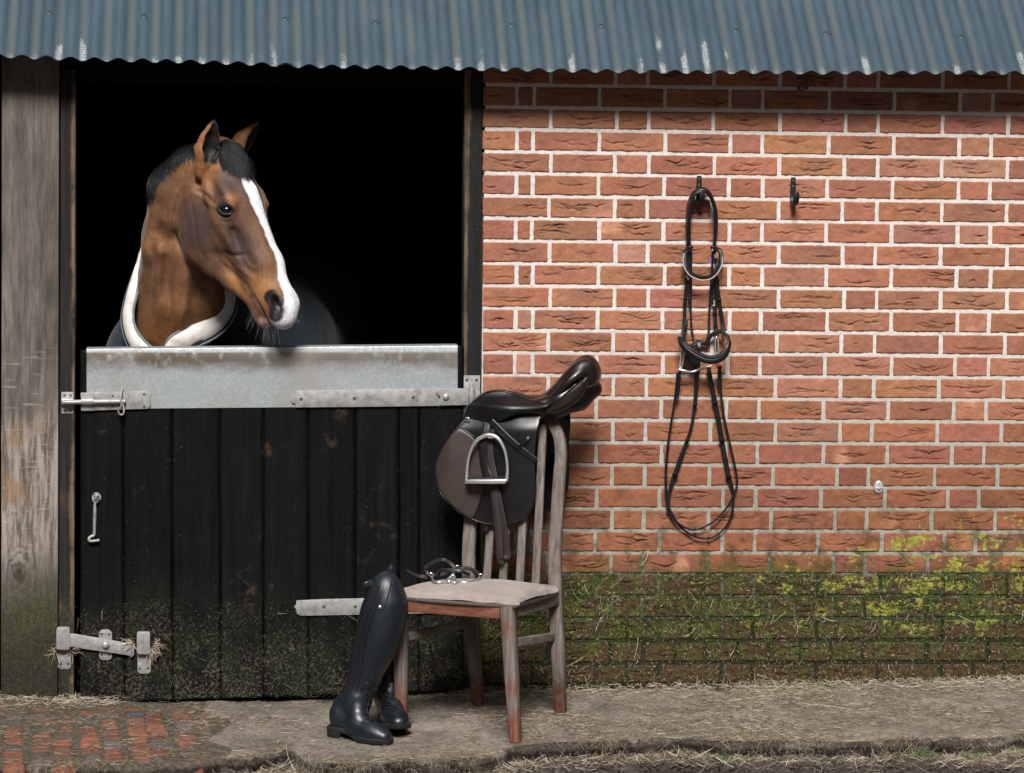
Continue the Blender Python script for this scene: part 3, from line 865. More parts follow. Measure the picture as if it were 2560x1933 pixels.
def brick_wall():
    Vs, Fs, Cs, off, RC = [], [], [], 0, []
    for r in range(-2, 28):
        js = []                                       # joint positions in lattice mm
        if r % 2 == 0:
            x = 0.0
            js = [-450 + 3, -225, 0, 112.5]
            x = 112.5
            while x < 2600:
                for d in (225, 225, 225, 112.5):
                    x += d; js.append(x)
        else:
            js = [-450 + 3, -341, -283, -56, 168.75, 393.75, 506.25]
            x = 506.25
            while x < 2600:
                for d in (225, 225, 225, 112.5):
                    x += d; js.append(x)
        js = np.array(js); js[2:] += NR.uniform(-3.5, 3.5, len(js) - 2)
        for i in range(len(js) - 1):
            x0, x1 = js[i], js[i + 1]
            if x0 > 2300: break
            p0, p1 = px_of(x0, r), px_of(x1, r)
            if i == 0: p0 = 1206.0
            A = [wall_pt(p0, r), wall_pt(p1, r), wall_pt(p1, r + 1), wall_pt(p0, r + 1)]   # tl tr br bl
            xl, xr = (A[0][0] + A[3][0]) / 2, (A[1][0] + A[2][0]) / 2
            L = xr - xl; H = A[0][2] - A[3][2]
            g = .0051
            nx, nz = max(10, int(L / .0026)), 27
            u = np.linspace(0, 1, nx); w = np.linspace(0, 1, nz)
            U, W = np.meshgrid(u, w, indexing='ij')
            gl = g + NR.uniform(-.0009, .0012); gr = g + NR.uniform(-.0009, .0012); gt = g + NR.uniform(-.001, .001); gb = g + NR.uniform(-.0012, .0006)
            if i == 0: gl = .001
            X = xl + gl + U * (L - gl - gr)
            zb = A[3][2] + (A[2][2] - A[3][2]) * U + gb
            zt = A[0][2] + (A[1][2] - A[0][2]) * U - gt
            Zc = zb + (zt - zb) * W
            P = np.stack([X, np.zeros_like(X), Zc], -1)
            sd = r * 131 + i * 17
            n1 = vnoise(P, 55, 1); n2 = vnoise(P, 140, 2)
            ex = np.minimum(U, 1 - U) * (L - gl - gr); ez = np.minimum(W, 1 - W) * (H - gt - gb)
            rad = .0035
            ed = np.minimum(ex, ez)
            fall = 1 - np.sqrt(np.clip(1 - (1 - np.clip(ed / rad, 0, 1)) ** 2, 0, 1))
            depth = -.0014 * n1 - .0006 * n2 + fall * .0065
            X = X + vnoise(P, 120, 5) * .0016 * (fall > 0) ; Zc = Zc + vnoise(P, 120, 6) * .0014 * (fall > .0)
            # folded clay creases
            crk = np.zeros_like(X); lip = np.zeros_like(X); fold = np.zeros_like(X)
            stretcher = L > .16
            rr = random.Random(sd)
            nc = (rr.choice([0, 1, 2]) if rr.random() < .2 else rr.randint(2, 6)) if stretcher else rr.choice([0, 0, 1, 1, 2])
            Lx, Hz = L - gl - gr, H - gt - gb
            xx, zz = U * Lx, W * Hz
            cen = Lx * rr.uniform(.42, .68); zc0 = Hz * rr.uniform(.42, .62); sag = rr.uniform(.006, .020) * (1 if rr.random() < .85 else -.5)
            if stretcher:
                fold = np.exp(-((xx - cen) / (Lx * .23)) ** 2) * np.clip(W * 1.6 - .25, 0, 1)
            for c in range(nc):
                if stretcher:
                    half = Lx * rr.uniform(.10, .33); cx = cen + Lx * rr.uniform(-.22, .22); zc = zc0 + Hz * rr.uniform(-.22, .26)
                    sg = sag * (half / (Lx * .3)) ** 1.2
                else:
                    half = Lx * rr.uniform(.08, .3); cx = Lx * rr.uniform(.25, .75); zc = Hz * rr.uniform(.25, .75); sg = rr.uniform(-.004, .006)
                n = 9
                tt = np.linspace(-1, 1, n)
                lx = cx + tt * half
                lz = zc + sg * (tt ** 2 - .4) + np.array([rr.uniform(-.0035, .0035) for _ in range(n)])
                zl = np.interp(xx, lx, lz)
                ta = np.clip((xx - cx) / half, -1.2, 1.2)
                amp = np.clip(1 - np.abs(ta) ** 3, 0, 1) * (0.55 + .45 * vnoise(P, 70, 20 + c))
                wd = rr.uniform(.0014, .0027)
                dz = zz - zl
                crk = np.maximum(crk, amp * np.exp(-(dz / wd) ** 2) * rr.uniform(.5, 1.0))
                lip = np.maximum(lip, amp * np.exp(-((dz - .0045) / .005) ** 2))
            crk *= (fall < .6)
            Yd = depth + crk * .0090 - lip * .0006
            # tone
            base = np.array([.350, .148, .091]) * rr.uniform(.80, 1.13)
            base[1] *= rr.uniform(.93, 1.08); base[2] *= rr.uniform(.86, 1.12)
            if rr.random() < .10: base = base * np.array([1.05, 1.22, 1.35])
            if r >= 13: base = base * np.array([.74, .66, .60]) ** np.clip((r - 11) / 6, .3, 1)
            col = np.repeat(np.repeat(base[None, None], nx, 0), nz, 1)
            pur = np.clip(fold * rr.uniform(.1, 1.0) + .5 * np.clip(vnoise(P, 16, 9), 0, 1), 0, 1)[..., None] * (.75 if rr.random() < .7 else .25)
            col = col * (1 - pur) + np.array([.215, .103, .075]) * pur
            pale = (np.clip(vnoise(P, 12, 30 + (sd % 5)) * 1.7 - .75, 0, 1) * (rr.random() < .28))[..., None]
            col = col * (1 - pale) + np.array([.56, .27, .17]) * pale
            col = col * (1 + .13 * vnoise(P, 40, 12) + .11 * vnoise(P, 120, 13))[..., None]
            col = col * (1 - .80 * np.clip(crk * 1.4, 0, 1))[..., None]  # shade of the creases painted into the brick colour
            V = np.stack([X, Yd, Zc], -1).reshape(-1, 3)
            RC.append((X[0].max(), X[-1].min(), Zc[:, 0].max(), Zc[:, -1].min()))
            idx = np.arange(nx * nz).reshape(nx, nz)
            F = np.stack([idx[:-1, :-1], idx[1:, :-1], idx[1:, 1:], idx[:-1, 1:]], -1).reshape(-1, 4)
            # returns going back into the joint
            rim = np.concatenate([idx[:, 0], idx[-1, 1:], idx[-2::-1, -1], idx[0, -2:0:-1]])
            bv = V[rim].copy(); bv[:, 1] = .03
            bi = len(V) + np.arange(len(rim))
            F2 = np.stack([rim, bi, np.roll(bi, -1), np.roll(rim, -1)], -1)
            Vs.append(np.vstack([V, bv])); Fs.append(np.vstack([F, F2]) + off)
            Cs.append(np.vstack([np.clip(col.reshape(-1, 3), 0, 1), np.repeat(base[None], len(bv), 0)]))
            off += len(V) + len(bv)
    nb = sum(len(f) for f in Fs)
    # mortar: one pointed face a few millimetres behind the brick faces
    xs = np.arange(WALL_L - .002, 2.6, .006); zs = np.arange(-.12, 2.150, .0042)
    XX, ZZ = np.meshgrid(xs, zs, indexing='ij')
    P = np.stack([XX, 0 * XX, ZZ], -1)
    YY = .0032 + .0013 * vnoise(P, 45, 40) + .0007 * vnoise(P, 160, 41)
    for x0, x1, z0, z1 in RC:                         # nothing behind the bricks themselves
        i0, i1 = np.searchsorted(xs, [x0 + .006, x1 - .006]); j0, j1 = np.searchsorted(zs, [z0 + .006, z1 - .006])
        YY[i0:i1, j0:j1] = .022
    V = np.stack([XX, YY, ZZ], -1).reshape(-1, 3)
    idx = np.arange(XX.size).reshape(XX.shape)
    F = np.stack([idx[:-1, :-1], idx[1:, :-1], idx[1:, 1:], idx[:-1, 1:]], -1).reshape(-1, 4) + off
    Vs.append(V); Fs.append(F); Cs.append(np.ones((len(V), 3)) * .5); off += len(V)
    # back of the wall
    x0, x1 = WALL_L, 2.6
    bx = np.array([[x0, .014, -.12], [x1, .014, -.12], [x1, .014, 2.150], [x0, .014, 2.150], [x0, .21, -.12], [x1, .21, -.12], [x1, .21, 2.150], [x0, .21, 2.150]])
    bf = np.array([[0, 4, 7, 3], [1, 2, 6, 5], [4, 5, 6, 7], [3, 7, 6, 2]]) + off
    Vs.append(bx); Fs.append(bf); Cs.append(np.ones((8, 3)) * .3)
    Fall = np.vstack(Fs)
    mi = np.zeros(len(Fall), np.int32); mi[nb:] = 1
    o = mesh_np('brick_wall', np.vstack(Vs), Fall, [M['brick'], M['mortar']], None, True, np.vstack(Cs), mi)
    tag(o, 'red brick stable wall with pale mortar, mossy and lichen spotted along its foot', 'brick wall')
    return o
brick_wall()

# ------------------------------------------------------------------ corrugated roof
PITCH = math.radians(41.0)
RDIR = np.array([0, math.cos(PITCH), math.sin(PITCH)]); RN = np.array([0, -math.sin(PITCH), math.cos(PITCH)])
EY = -0.175
_ev = np.array([D(x, y, EY) for x, y in [(0, 121), (130, 126), (400, 132.5), (640, 142), (900, 146.5), (1120, 150), (1400, 153.5), (1640, 156), (1900, 157), (2212, 156.5)]])
_vpx = ([25.2, 744.5, 915.6, 1716.5, 1771.9, 2508.7], [0, 12, 15, 29, 30, 43])
_vx = [float(S(p, 160, EY)[0]) for p in _vpx[0]]
def x_of_idx(i):
    i = np.asarray(i, float)
    x = np.interp(i, _vpx[1], _vx)
    x = np.where(i < 0, _vx[0] + i * .0768, x)
    return np.where(i > 43, _vx[-1] + (i - 43) * .076, x)
def eave_z(x): return np.interp(x, _ev[:, 0], _ev[:, 2])
def roof_pt(i, s, lift=0.0):
    i = np.asarray(i, float)
    x = x_of_idx(i)
    h = -.0085 * np.cos(2 * math.pi * i) + lift
    b = np.stack([x, np.full_like(x, EY), eave_z(x)], -1)
    return b + RDIR * np.asarray(s)[..., None] + RN * np.asarray(h)[..., None]
roof = empty('corrugated_roof', (float(x_of_idx(22)), EY, float(eave_z(0)) - .01), 'blue grey corrugated iron roof with white lichen along its dripping edge', 'roof')
LEN = 2.6
sheets = []
edges = [(-28, -18.05), (-18.9, -8.05), (-8.9, 1.95), (1.1, 11.93), (11.1, 21.95), (21.1, 31.95), (31.1, 41.95), (41.1, 51.95), (51.1, 62)]
for n, (a, b) in enumerate(edges):
    ii = np.linspace(a, b, int((b - a) * 14) + 1); ss = np.r_[np.linspace(0, .6, 40), np.linspace(.7, LEN, 20)]
    I, Sx = np.meshgrid(ii, ss, indexing='ij')
    lift = np.where(I > b - .85, .0016 * sstep(b - .95, b - .5, I), 0.0)        # laps over its neighbour
    lift = lift - np.where(I < a + .85, .0022 * (1 - sstep(a + .5, a + .95, I)), 0) * (n > 0)
    P = roof_pt(I, Sx, lift)
    P = P + RN * (.0022 * vnoise(P, 3.5, 61 + n))[..., None]
    P[:, 0] += RN * 0
    V = P.reshape(-1, 3)
    idx = np.arange(I.size).reshape(I.shape)
    F = np.stack([idx[:-1, :-1], idx[1:, :-1], idx[1:, 1:], idx[:-1, 1:]], -1).reshape(-1, 4)
    th = RN * -.0011
    V2 = V + th
    F2 = F[:, ::-1] + len(V)
    rim = np.concatenate([idx[:, 0], idx[-1, 1:], idx[-2::-1, -1], idx[0, -2:0:-1]])
    F3 = np.stack([rim, rim + len(V), np.roll(rim, -1) + len(V), np.roll(rim, -1)], -1)[:, ::-1]
    crest = (.5 - .5 * np.cos(2 * math.pi * I)).reshape(-1)
    o = mesh_np('roof_sheet', np.vstack([V, V2]), np.vstack([F, F2, F3]), [M['roof'], M['dark']], roof, True, np.repeat(np.r_[crest, crest][:, None], 3, 1), np.r_[np.zeros(len(F)), np.ones(len(F2)), np.zeros(len(F3))])  # underside coloured near-black to deepen the shade below the eave
    at = o.data.attributes.new('along', 'FLOAT', 'POINT'); at.data.foreach_set('value', np.r_[Sx.ravel(), Sx.ravel()].astype(np.float32))
    o.data.set_sharp_from_angle(angle=math.radians(50))
    sheets.append((a, b, o))
mscrew = Mat('painted_roof_screws', .5, .4).done((.045, .066, .082))
for (u, v) in [(118, 30.5), (362, 39.5), (707, 46.8), (938, 55.6), (1278, 62.2), (1505.4, 64), (1839, 75.8), (2066.6, 82.8), (2402, 91.4)]:
    d = ray(u, v); o0 = np.array([0, EY, float(eave_z(0.0))])
    for _ in range(3):
        t = (RN @ (o0 - CAM_POS) + .0085) / (RN @ d); p = CAM_POS + t * d
        o0 = np.array([0, EY, float(eave_z(p[0]))])
    i = float(np.interp(p[0], x_of_idx(np.arange(-5, 60)), np.arange(-5, 60)))
    i = math.floor(i) + .5
    s = (p - o0) @ RDIR
    c = roof_pt(np.array(i), np.array(s), .0)
    host = [o for a, b, o in sheets if a < i < b][0]
    m = MB()
    m.lathe(c - RN * .001, RN, [(.0, 0), (.0115, 0), (.0118, .0022), (.0100, .0040), (.0070, .0046), (.0068, .0062), (.0, .0066)], 18)
    m.lathe(c + RN * .005, RN, [(0, 0), (.0052, 0), (.0052, .0045), (.0045, .0052), (0, .0052)], 6)
    m.build('roofing_screw', mscrew, host, smooth=True)

# ------------------------------------------------------------------ timber: post, lintel, frame, boarding
def slab(name, x0t, x1t, x0b, x1b, yt, yb, Yf, dep, mat, parent=None, bevel=.004, wob=0.0):
    """upright timber from photo (2212-px) edges, front at Yf"""
    t0, t1, b1, b0 = D(x0t, yt, Yf), D(x1t, yt, Yf), D(x1b, yb, Yf), D(x0b, yb, Yf)
    n = 40 if wob else 2
    R = []
    for i in range(n):
        q = i / (n - 1)
        l = t0 + (b0 - t0) * q; r_ = t1 + (b1 - t1) * q
        w1 = wob * (vnoise(np.array([0, 0, l[2]]), 3, 3) + .4 * vnoise(np.array([0, 0, l[2]]), 14, 4)); w2 = wob * (vnoise(np.array([5, 0, r_[2]]), 4, 5) + .4 * vnoise(np.array([5, 0, l[2]]), 17, 6))
        l = l + [w1, 0, 0]; r_ = r_ + [w2, 0, 0]
        R.append([l, r_, r_ + [0, dep, 0], l + [0, dep, 0]])
    m = MB(); m.rings(R)
    return m.build(name, mat, parent, bevel=bevel)
post = slab('timber_post', 3.5, 128.5, 1.5, 124, 100, 1545, -.03, .20, M['post'], None, .006, .0012)
tag(post, 'broad weathered grey timber post with a knot, left of the stable door', 'post')

m = MB()
for k in range(8):
    x1 = float(D(0, 700, 0)[0]) - .012 - k * .15
    m.box((x1 - .073, .02 + .002 * (k % 3), 1.1), (.146, .03, 2.3))
tag(m.build('boarded_wall', M['black'], None, bevel=.003), 'black vertical boarding beyond the timber post', 'wall')
lb = float(D(600, 184, -.01)[2])
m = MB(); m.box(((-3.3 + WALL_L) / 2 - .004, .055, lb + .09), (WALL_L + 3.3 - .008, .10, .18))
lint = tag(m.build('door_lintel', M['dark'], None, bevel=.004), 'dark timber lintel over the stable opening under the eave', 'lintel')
m = MB()
m.box(((WALL_L + 2.6) / 2, .05, 2.176), (2.6 - WALL_L, .09, .05))
tag(m.build('eaves_batten', M['dark'], None, bevel=.003), 'thin dark batten under the corrugated edge above the bricks', 'batten')

frame = empty('door_frame', D(560, 1500, 0), 'black stained timber frame around the stable opening', 'door frame')
slab('jamb', 131, 164, 125.5, 159.5, 150, 1530, -.012, .10, M['frame'], frame, .004, .0012)
slab('jamb', 1004, 1041.5, 1000, 1037, 150, 1506, -.010, .10, M['frame'], frame, .004, .001)

# ------------------------------------------------------------------ galvanised ironmongery helpers
def plate(m, reg, pts, Y, th=.003):
    """flat plate: outline in zoom coordinates, back at Y"""
    m.prism([Z(reg, x, y, Y) for x, y in pts], (0, -1, 0), th)
def rrect(x0, y0, x1, y1, r, n=5, top=True, bot=True):
    P = []
    for cx, cy, a0, on in ((x0 + r, y0 + r, 180, top), (x1 - r, y0 + r, 270, top), (x1 - r, y1 - r, 0, bot), (x0 + r, y1 - r, 90, bot)):
        if on:
            for k in range(n + 1):
                a = math.radians(a0 + 90 * k / n); P.append((cx + r * math.cos(a), cy + r * math.sin(a)))
        else:
            P.append((cx + (r if cx > (x0 + x1) / 2 else -r), cy + (r if cy > (y0 + y1) / 2 else -r)))
    return P
def screws(reg, pts, Y, parent, r=.0042, name='screw'):
    for (x, y) in pts:
        c = Z(reg, x, y, Y)
        m = MB()
        m.lathe(c, (0, -1, 0), [(0, -.002), (r, -.002), (r, .0006), (r * .8, .0014), (r * .45, .0012), (r * .35, .0003), (0, .0003)], 14)
        m.build(name, M['screw'], parent, smooth=True)
def dome(reg, x, y, Y, r, h, parent, name='coach_bolt', mat=None):
    c = Z(reg, x, y, Y); m = MB()
    m.lathe(c, (0, -1, 0), [(0, -.002), (r, -.002), (r, .0008)] + [(r * math.cos(a), .0008 + h * math.sin(a)) for a in np.linspace(.12, 1.5, 8)] + [(0, h + .0008)], 22)
    m.build(name, mat or M['iron'], parent, smooth=True)

# ------------------------------------------------------------------ the stable door
DY = -.020
door = empty('stable_door', D(590, 1505, DY), 'black boarded lower stable door, capped with galvanised sheet, closed in front of the horse', 'door')
bx_t = [172, 264, 370, 474.5, 568.5, 665.5, 767.5, 862.5, 905, 1003]
bx_b = [173, 270, 374, 477, 570, 667, 768, 863, 905, 1001]
rings = []
Vs, Fs, Cs, off = [], [], [], 0
for k in range(9):
    if k == 7: pass
    yt = np.interp([bx_t[k], bx_t[k + 1]], [172, 1003], [757, 748]); yb = np.interp([bx_b[k], bx_b[k + 1]], [173, 1001], [1520, 1491])
    gpx = .75
    tl, tr = D(bx_t[k] + gpx, yt[0], DY), D(bx_t[k + 1] - gpx, yt[1], DY)
    bl, br = D(bx_b[k] + gpx, yb[0], DY), D(bx_b[k + 1] - gpx, yb[1], DY)
    nx, nz = 16, 150
    U, W = np.meshgrid(np.linspace(0, 1, nx), np.linspace(0, 1, nz), indexing='ij')
    P = (bl[None, None] * ((1 - U) * (1 - W))[..., None] + br * (U * (1 - W))[..., None] + tl * ((1 - U) * W)[..., None] + tr * (U * W)[..., None])
    ex = np.minimum(U, 1 - U) * np.linalg.norm(tr - tl)
    edg = np.clip(ex / .0028, 0, 1)
    P = P + np.stack([.0010 * vnoise(P * [0, 0, 1] + k, 9, 3) * (1 - edg), .0035 * (1 - edg) ** 2 + .0009 * vnoise(P, 14, 70 + k) + .0016 * RND.uniform(-1, 1) + .0006 * vnoise(P * [4, 1, .3], 30, 90), 0 * U], -1)
    V = P.reshape(-1, 3); idx = np.arange(nx * nz).reshape(nx, nz)
    F = np.stack([idx[:-1, :-1], idx[1:, :-1], idx[1:, 1:], idx[:-1, 1:]], -1).reshape(-1, 4)
    rim = np.concatenate([idx[:, 0], idx[-1, 1:], idx[-2::-1, -1], idx[0, -2:0:-1]])
    bv = V[rim].copy(); bv[:, 1] = DY + .024
    bi = len(V) + np.arange(len(rim))
    Vs.append(np.vstack([V, bv])); Fs.append(np.vstack([F, np.stack([rim, bi, np.roll(bi, -1), np.roll(rim, -1)], -1)]) + off)
    Cs.append(np.full((len(V) + len(bv), 3), RND.uniform(.78, 1.3))); off += len(V) + len(bv)
tl, tr, br, bl = D(173, 757, DY + .022), D(1002, 748, DY + .022), D(1000, 1491, DY + .022), D(174, 1520, DY + .022)
bk = np.array([tl, tr, br, bl, tl + [0, .03, 0], tr + [0, .03, 0], br + [0, .03, 0], bl + [0, .03, 0]])
Vs.append(bk); Fs.append(np.array([[0, 3, 2, 1], [4, 5, 6, 7], [0, 1, 5, 4], [1, 2, 6, 5], [2, 3, 7, 6], [3, 0, 4, 7]]) + off); Cs.append(np.ones((8, 3)))
mesh_np('boarding', np.vstack(Vs), np.vstack(Fs), M['black'], door, True, np.vstack(Cs))
# galvanised capping: a folded channel over the top edge
cy = DY - .0035
tl, tr = Z('bolt', 355, 121, cy), Z('hinge', 1754, 97, cy)
bl, br = Z('bolt', 357, 674, cy), Z('hinge', 1754, 690, cy)
n = 60
V, F = [], []
sec = []
for i in range(n + 1):
    q = i / n
    t = tl + (tr - tl) * q; b = bl + (br - bl) * q
    w = .0016 * math.sin(q * 23) * .4 + .0012 * float(vnoise(np.array([q * 3, 0, 0]), 3, 8))
    row = [b + [0, w * .3, 0], t * .35 + b * .65 + [0, w, 0], t * .8 + b * .2 + [0, w * .6, 0], t + [0, 0, -.004], t + [0, .0015, 0], t + [0, .05, .0035], t + [0, .062, .002], t + [0, .0635, -.03]]
    sec.append([np.asarray(r_, float) for r_ in row])
m = MB()
sec = np.array(sec)
inner = sec + np.array([0, .0012, -.0])
R = [np.vstack([sec[i], (sec[i] + np.array([0, .0014, 0]))[:3][::-1]][:1] + [np.array([[p[0], p[1] + .0014 if k < 4 else p[1] - (.0014 if k > 5 else 0), p[2] - (.0014 if 3 < k < 7 else 0)] for k, p in enumerate(sec[i])])[::-1]]) for i in range(n + 1)]
m.rings(R)
cap = m.build('top_capping', M['galv'], door, smooth=True)
HY = cy - .002
# top hinge
h = MB()
plate(h, 'hinge', [(147, 541), (700, 533), (1250, 526), (1560, 522), (1560, 690), (1100, 697), (600, 702), (150, 706), (148, 665), (135, 668), (118, 660), (107, 645), (105, 625), (110, 605), (122, 590), (136, 585), (147, 585)], HY, .0045)
top_h = h.build('hinge_strap', M['iron'], door, bevel=.0012)
h = MB()
plate(h, 'hinge', [(1538, 520), (1700, 518), (1868, 517), (1868, 682), (1700, 684), (1590, 687), (1572, 670), (1578, 640), (1584, 610), (1570, 585), (1548, 572), (1540, 560)], HY - .0045, .0045)
c0, c1 = Z('hinge', 1890, 512, HY - .004), Z('hinge', 1890, 690, HY - .004)
h.tube([c0, c1], .0125, None, 16)
h.build('hinge_eye', M['iron'], top_h, bevel=.001)
dome('hinge', 1637, 605, HY - .009, .0115, .006, top_h)
screws('hinge', [(208, 622), (733, 615), (1315, 607)], HY - .0045, top_h, .0058)
# lower hinge
h = MB()
P = [(640, 1297), (700, 1294), (880, 1290), (1036, 1287), (1036, 1322), (880, 1326), (650, 1330), (641, 1326), (640, 1316), (635, 1311), (640, 1305)]
h.prism([D(x, y, DY - .003) for x, y in P], (0, -1, 0), .0045)
lo_h = h.build('hinge_strap', M['iron'], door, bevel=.0012)
screws('boot', [(348, 437), (95, 440)], DY - .0078, lo_h, .0058)
# bolt
b = MB()
plate(b, 'bolt', [(300, 526), (430, 520), (700, 513), (915, 510), (946, 532), (950, 640), (920, 672), (700, 677), (430, 686), (318, 692), (302, 560)], HY, .0035)
bolt = b.build('bolt', M['iron'], door, bevel=.0008)
b = MB()
def hoop(reg, x0, x1, y0, y1, yc, hr, Y, th):
    """plate with a raised half-round hoop across it (rod runs sideways)"""
    prof = [(y0, 0), (yc - hr - 8, 0), (yc - hr, .2)] + [(yc - hr * math.cos(a), .25 + .75 * math.sin(a)) for a in np.linspace(.2, 2.94, 9)] + [(yc + hr, .2), (yc + hr + 8, 0), (y1, 0)]
    H = .017
    out = [[Z(reg, x, y, Y - th - H * k) for y, k in prof] for x in (x0, x1)]
    inn = [[Z(reg, x, y, Y - H * k * .9) for y, k in prof] for x in (x0, x1)]
    b.rings([np.vstack([out[0], np.array(inn[0])[::-1]]), np.vstack([out[1], np.array(inn[1])[::-1]])])
hoop('bolt', 305, 420, 522, 690, 606, 36, HY - .0035, .003)
b.build('guide_hoop', M['iron'], bolt, bevel=.0006)
b = MB()
RY = HY - .012
b.tube([Z('bolt', 140, 612, RY), Z('bolt', 700, 604, RY)], .0083, None, 16)
b.lathe(Z('bolt', 700, 604, RY), (1, 0, 0), [(0, 0), (.0095, 0), (.0100, .003), (.0085, .006), (0, .0065)], 16)
b.build('rod', M['iron'], bolt, smooth=True)
b = MB()
b.tube([Z('bolt', x, y, Y) for x, y, Y in [(688, 478, HY - .006), (676, 520, HY - .019), (670, 570, HY - .026), (676, 640, HY - .026), (650, 680, HY - .022), (655, 715, HY - .02), (682, 728, HY - .02), (700, 700, HY - .019), (692, 640, HY - .014), (690, 610, HY - .012)]], .0032, 50, 10)
b.build('hasp_hook', M['iron'], bolt, smooth=True)
screws('bolt', [(335, 553), (370, 553), (402, 550), (597, 553), (885, 537), (885, 652), (597, 650), (338, 668), (372, 665), (405, 665)], HY - .0040, bolt, .0040)
b = MB(); hoop('bolt', 124, 235, 517, 716, 606, 42, -.012, .003)
kp = b.build('keep_plate', M['iron'], frame, bevel=.0006)
screws('bolt', [(153, 548), (207, 548), (153, 687), (207, 687)], -.0155, kp, .0046)
# hinge bracket on the right jamb
b = MB()
plate(b, 'hinge', [(1812, 390), (1975, 390), (1975, 900), (1812, 900)], -.010, .004)
b.tube([Z('hinge', 1890, 488, HY - .004), Z('hinge', 1890, 720, HY - .004)], .0075, None, 14)
b.lathe(Z('hinge', 1890, 488, HY - .004), (0, 0, 1), [(0, 0), (.0078, 0), (.0075, .003), (.005, .0045), (0, .005)], 14)
hb = b.build('hinge_bracket', M['iron'], frame, bevel=.0006)
screws('hinge', [(1845, 435), (1940, 435)], -.0145, hb, .0055)
# cabin hook
REG['left'] = (0, 200, 1.1115)
b = MB()
b.prism([Z('left', 268 + 13 * math.cos(a), 1161 + 15 * math.sin(a), DY - .001) for a in np.linspace(0, 2 * math.pi, 20, endpoint=False)], (0, -1, 0), .003)
ck = b.build('cabin_hook', M['iron'], door, bevel=.0008)
b = MB()
b.tube([Z('left', x, y, Y) for x, y, Y in [(268, 1150, DY - .004), (268, 1152, DY - .016), (267, 1160, DY - .022), (266, 1168, DY - .016), (266, 1170, DY - .004)]], .0033, 24, 10)
b.tube([Z('left', x, y, Y) for x, y, Y in [(262, 1158, DY - .018), (269, 1154, DY - .022), (274, 1160, DY - .017), (270, 1170, DY - .012), (264, 1178, DY - .011), (263.5, 1200, DY - .011), (262.5, 1240, DY - .010), (261.5, 1264, DY - .010), (255, 1268, DY - .011), (249, 1272, DY - .014), (247, 1279, DY - .016), (255, 1282, DY - .015), (276, 1279, DY - .013)]], [.0045] * 4 + [.006] * 3 + [.0055] * 3 + [.005, .005, .0045], 70, 12)
b.build('hook_rod', M['iron'], ck, smooth=True)
screws('left', [(261, 1152), (276, 1170)], DY - .0045, ck, .0035)
# kick latch at the foot
KY = DY - .001
b = MB()
plate(b, 'kick', rrect(855, 254, 968, 520, 40), KY, .004)
kl = b.build('kick_latch', M['iron'], door, bevel=.001)
b = MB()
plate(b, 'kick', [(560, 284), (640, 290), (800, 318), (1000, 352), (1130, 378), (1160, 386), (1163, 400), (1158, 470), (1140, 494), (1125, 480), (1000, 460), (800, 432), (620, 404), (560, 398)], KY - .009, .006)
b.build('latch_bar', M['iron'], kl, bevel=.0015)
dome('kick', 912, 390, KY - .015, .0135, .010, kl, 'pivot_bolt')
b = MB()
plate(b, 'kick', rrect(1188, 440, 1304, 638, 34, top=False), KY, .004)
plate(b, 'kick', rrect(1183, 269, 1298, 462, 18), KY - .004, .019)
b.build('latch_keeper', M['iron'], kl, bevel=.002)
screws('kick', [(1210, 592), (1281, 592), (878, 297), (942, 297), (880, 472), (945, 472)], KY - .0045, kl, .0042)
b = MB()
plate(b, 'kick', rrect(497, 400, 615, 599, 34, top=False), -.012, .004)
plate(b, 'kick', rrect(490, 228, 606, 420, 20), -.016, .026)
lk = b.build('latch_keeper', M['iron'], frame, bevel=.002)
screws('kick', [(522, 551), (590, 551)], -.0165, lk, .0046)

# ------------------------------------------------------------------ the stall behind the opening
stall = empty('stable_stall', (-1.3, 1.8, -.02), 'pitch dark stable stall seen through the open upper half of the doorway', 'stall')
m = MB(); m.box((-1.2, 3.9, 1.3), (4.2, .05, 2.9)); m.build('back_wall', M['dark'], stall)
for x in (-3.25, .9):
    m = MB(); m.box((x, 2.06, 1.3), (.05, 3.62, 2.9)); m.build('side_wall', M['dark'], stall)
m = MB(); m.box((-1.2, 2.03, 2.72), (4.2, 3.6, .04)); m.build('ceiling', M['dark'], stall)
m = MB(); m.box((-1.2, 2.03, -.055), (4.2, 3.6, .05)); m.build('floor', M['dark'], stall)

# ------------------------------------------------------------------ ground: soil, concrete apron, pavers
_fe = [(-260, 1652), (0, 1650), (130, 1656), (300, 1651), (395, 1644), (440, 1641), (540, 1640), (572, 1630), (600, 1620), (630, 1619), (655, 1633), (700, 1648), (800, 1650), (880, 1645), (1000, 1640), (1060, 1634), (1110, 1614), (1200, 1604), (1350, 1600), (1450, 1597), (1560, 1602), (1700, 1600), (1850, 1605), (1950, 1597), (2100, 1600), (2212, 1591), (2500, 1588)]
_fp = np.array([GD(*q) for q in _fe])
def front_y(x): return np.interp(x, _fp[:, 0], _fp[:, 1])
XP = float(GD(462, 1600)[0])                          # pavers end, concrete begins
def rough(P, a=1.0):
    return a * (.0045 * vnoise(P, 6, 101) + .0030 * vnoise(P, 19, 102) + .0016 * vnoise(P, 55, 103) + .0008 * vnoise(P, 140, 104))
xs = np.arange(-2.7, 2.7, .0075); ts = np.r_[np.linspace(0, .93, 105), np.linspace(.94, 1.0, 14)]
X, T = np.meshgrid(xs, ts, indexing='ij')
jag = .022 * vnoise(np.stack([X, 0 * X, 0 * X], -1), 5, 109) + .016 * vnoise(np.stack([X, 0 * X, 0 * X], -1), 22, 110) + .010 * vnoise(np.stack([X, 0 * X, 0 * X], -1), 70, 111) + .005 * vnoise(np.stack([X, 0 * X, 0 * X], -1), 170, 112)
FY = front_y(X) + jag
Y = .06 + (FY - .06) * T
P0 = np.stack([X, Y, 0 * X], -1)
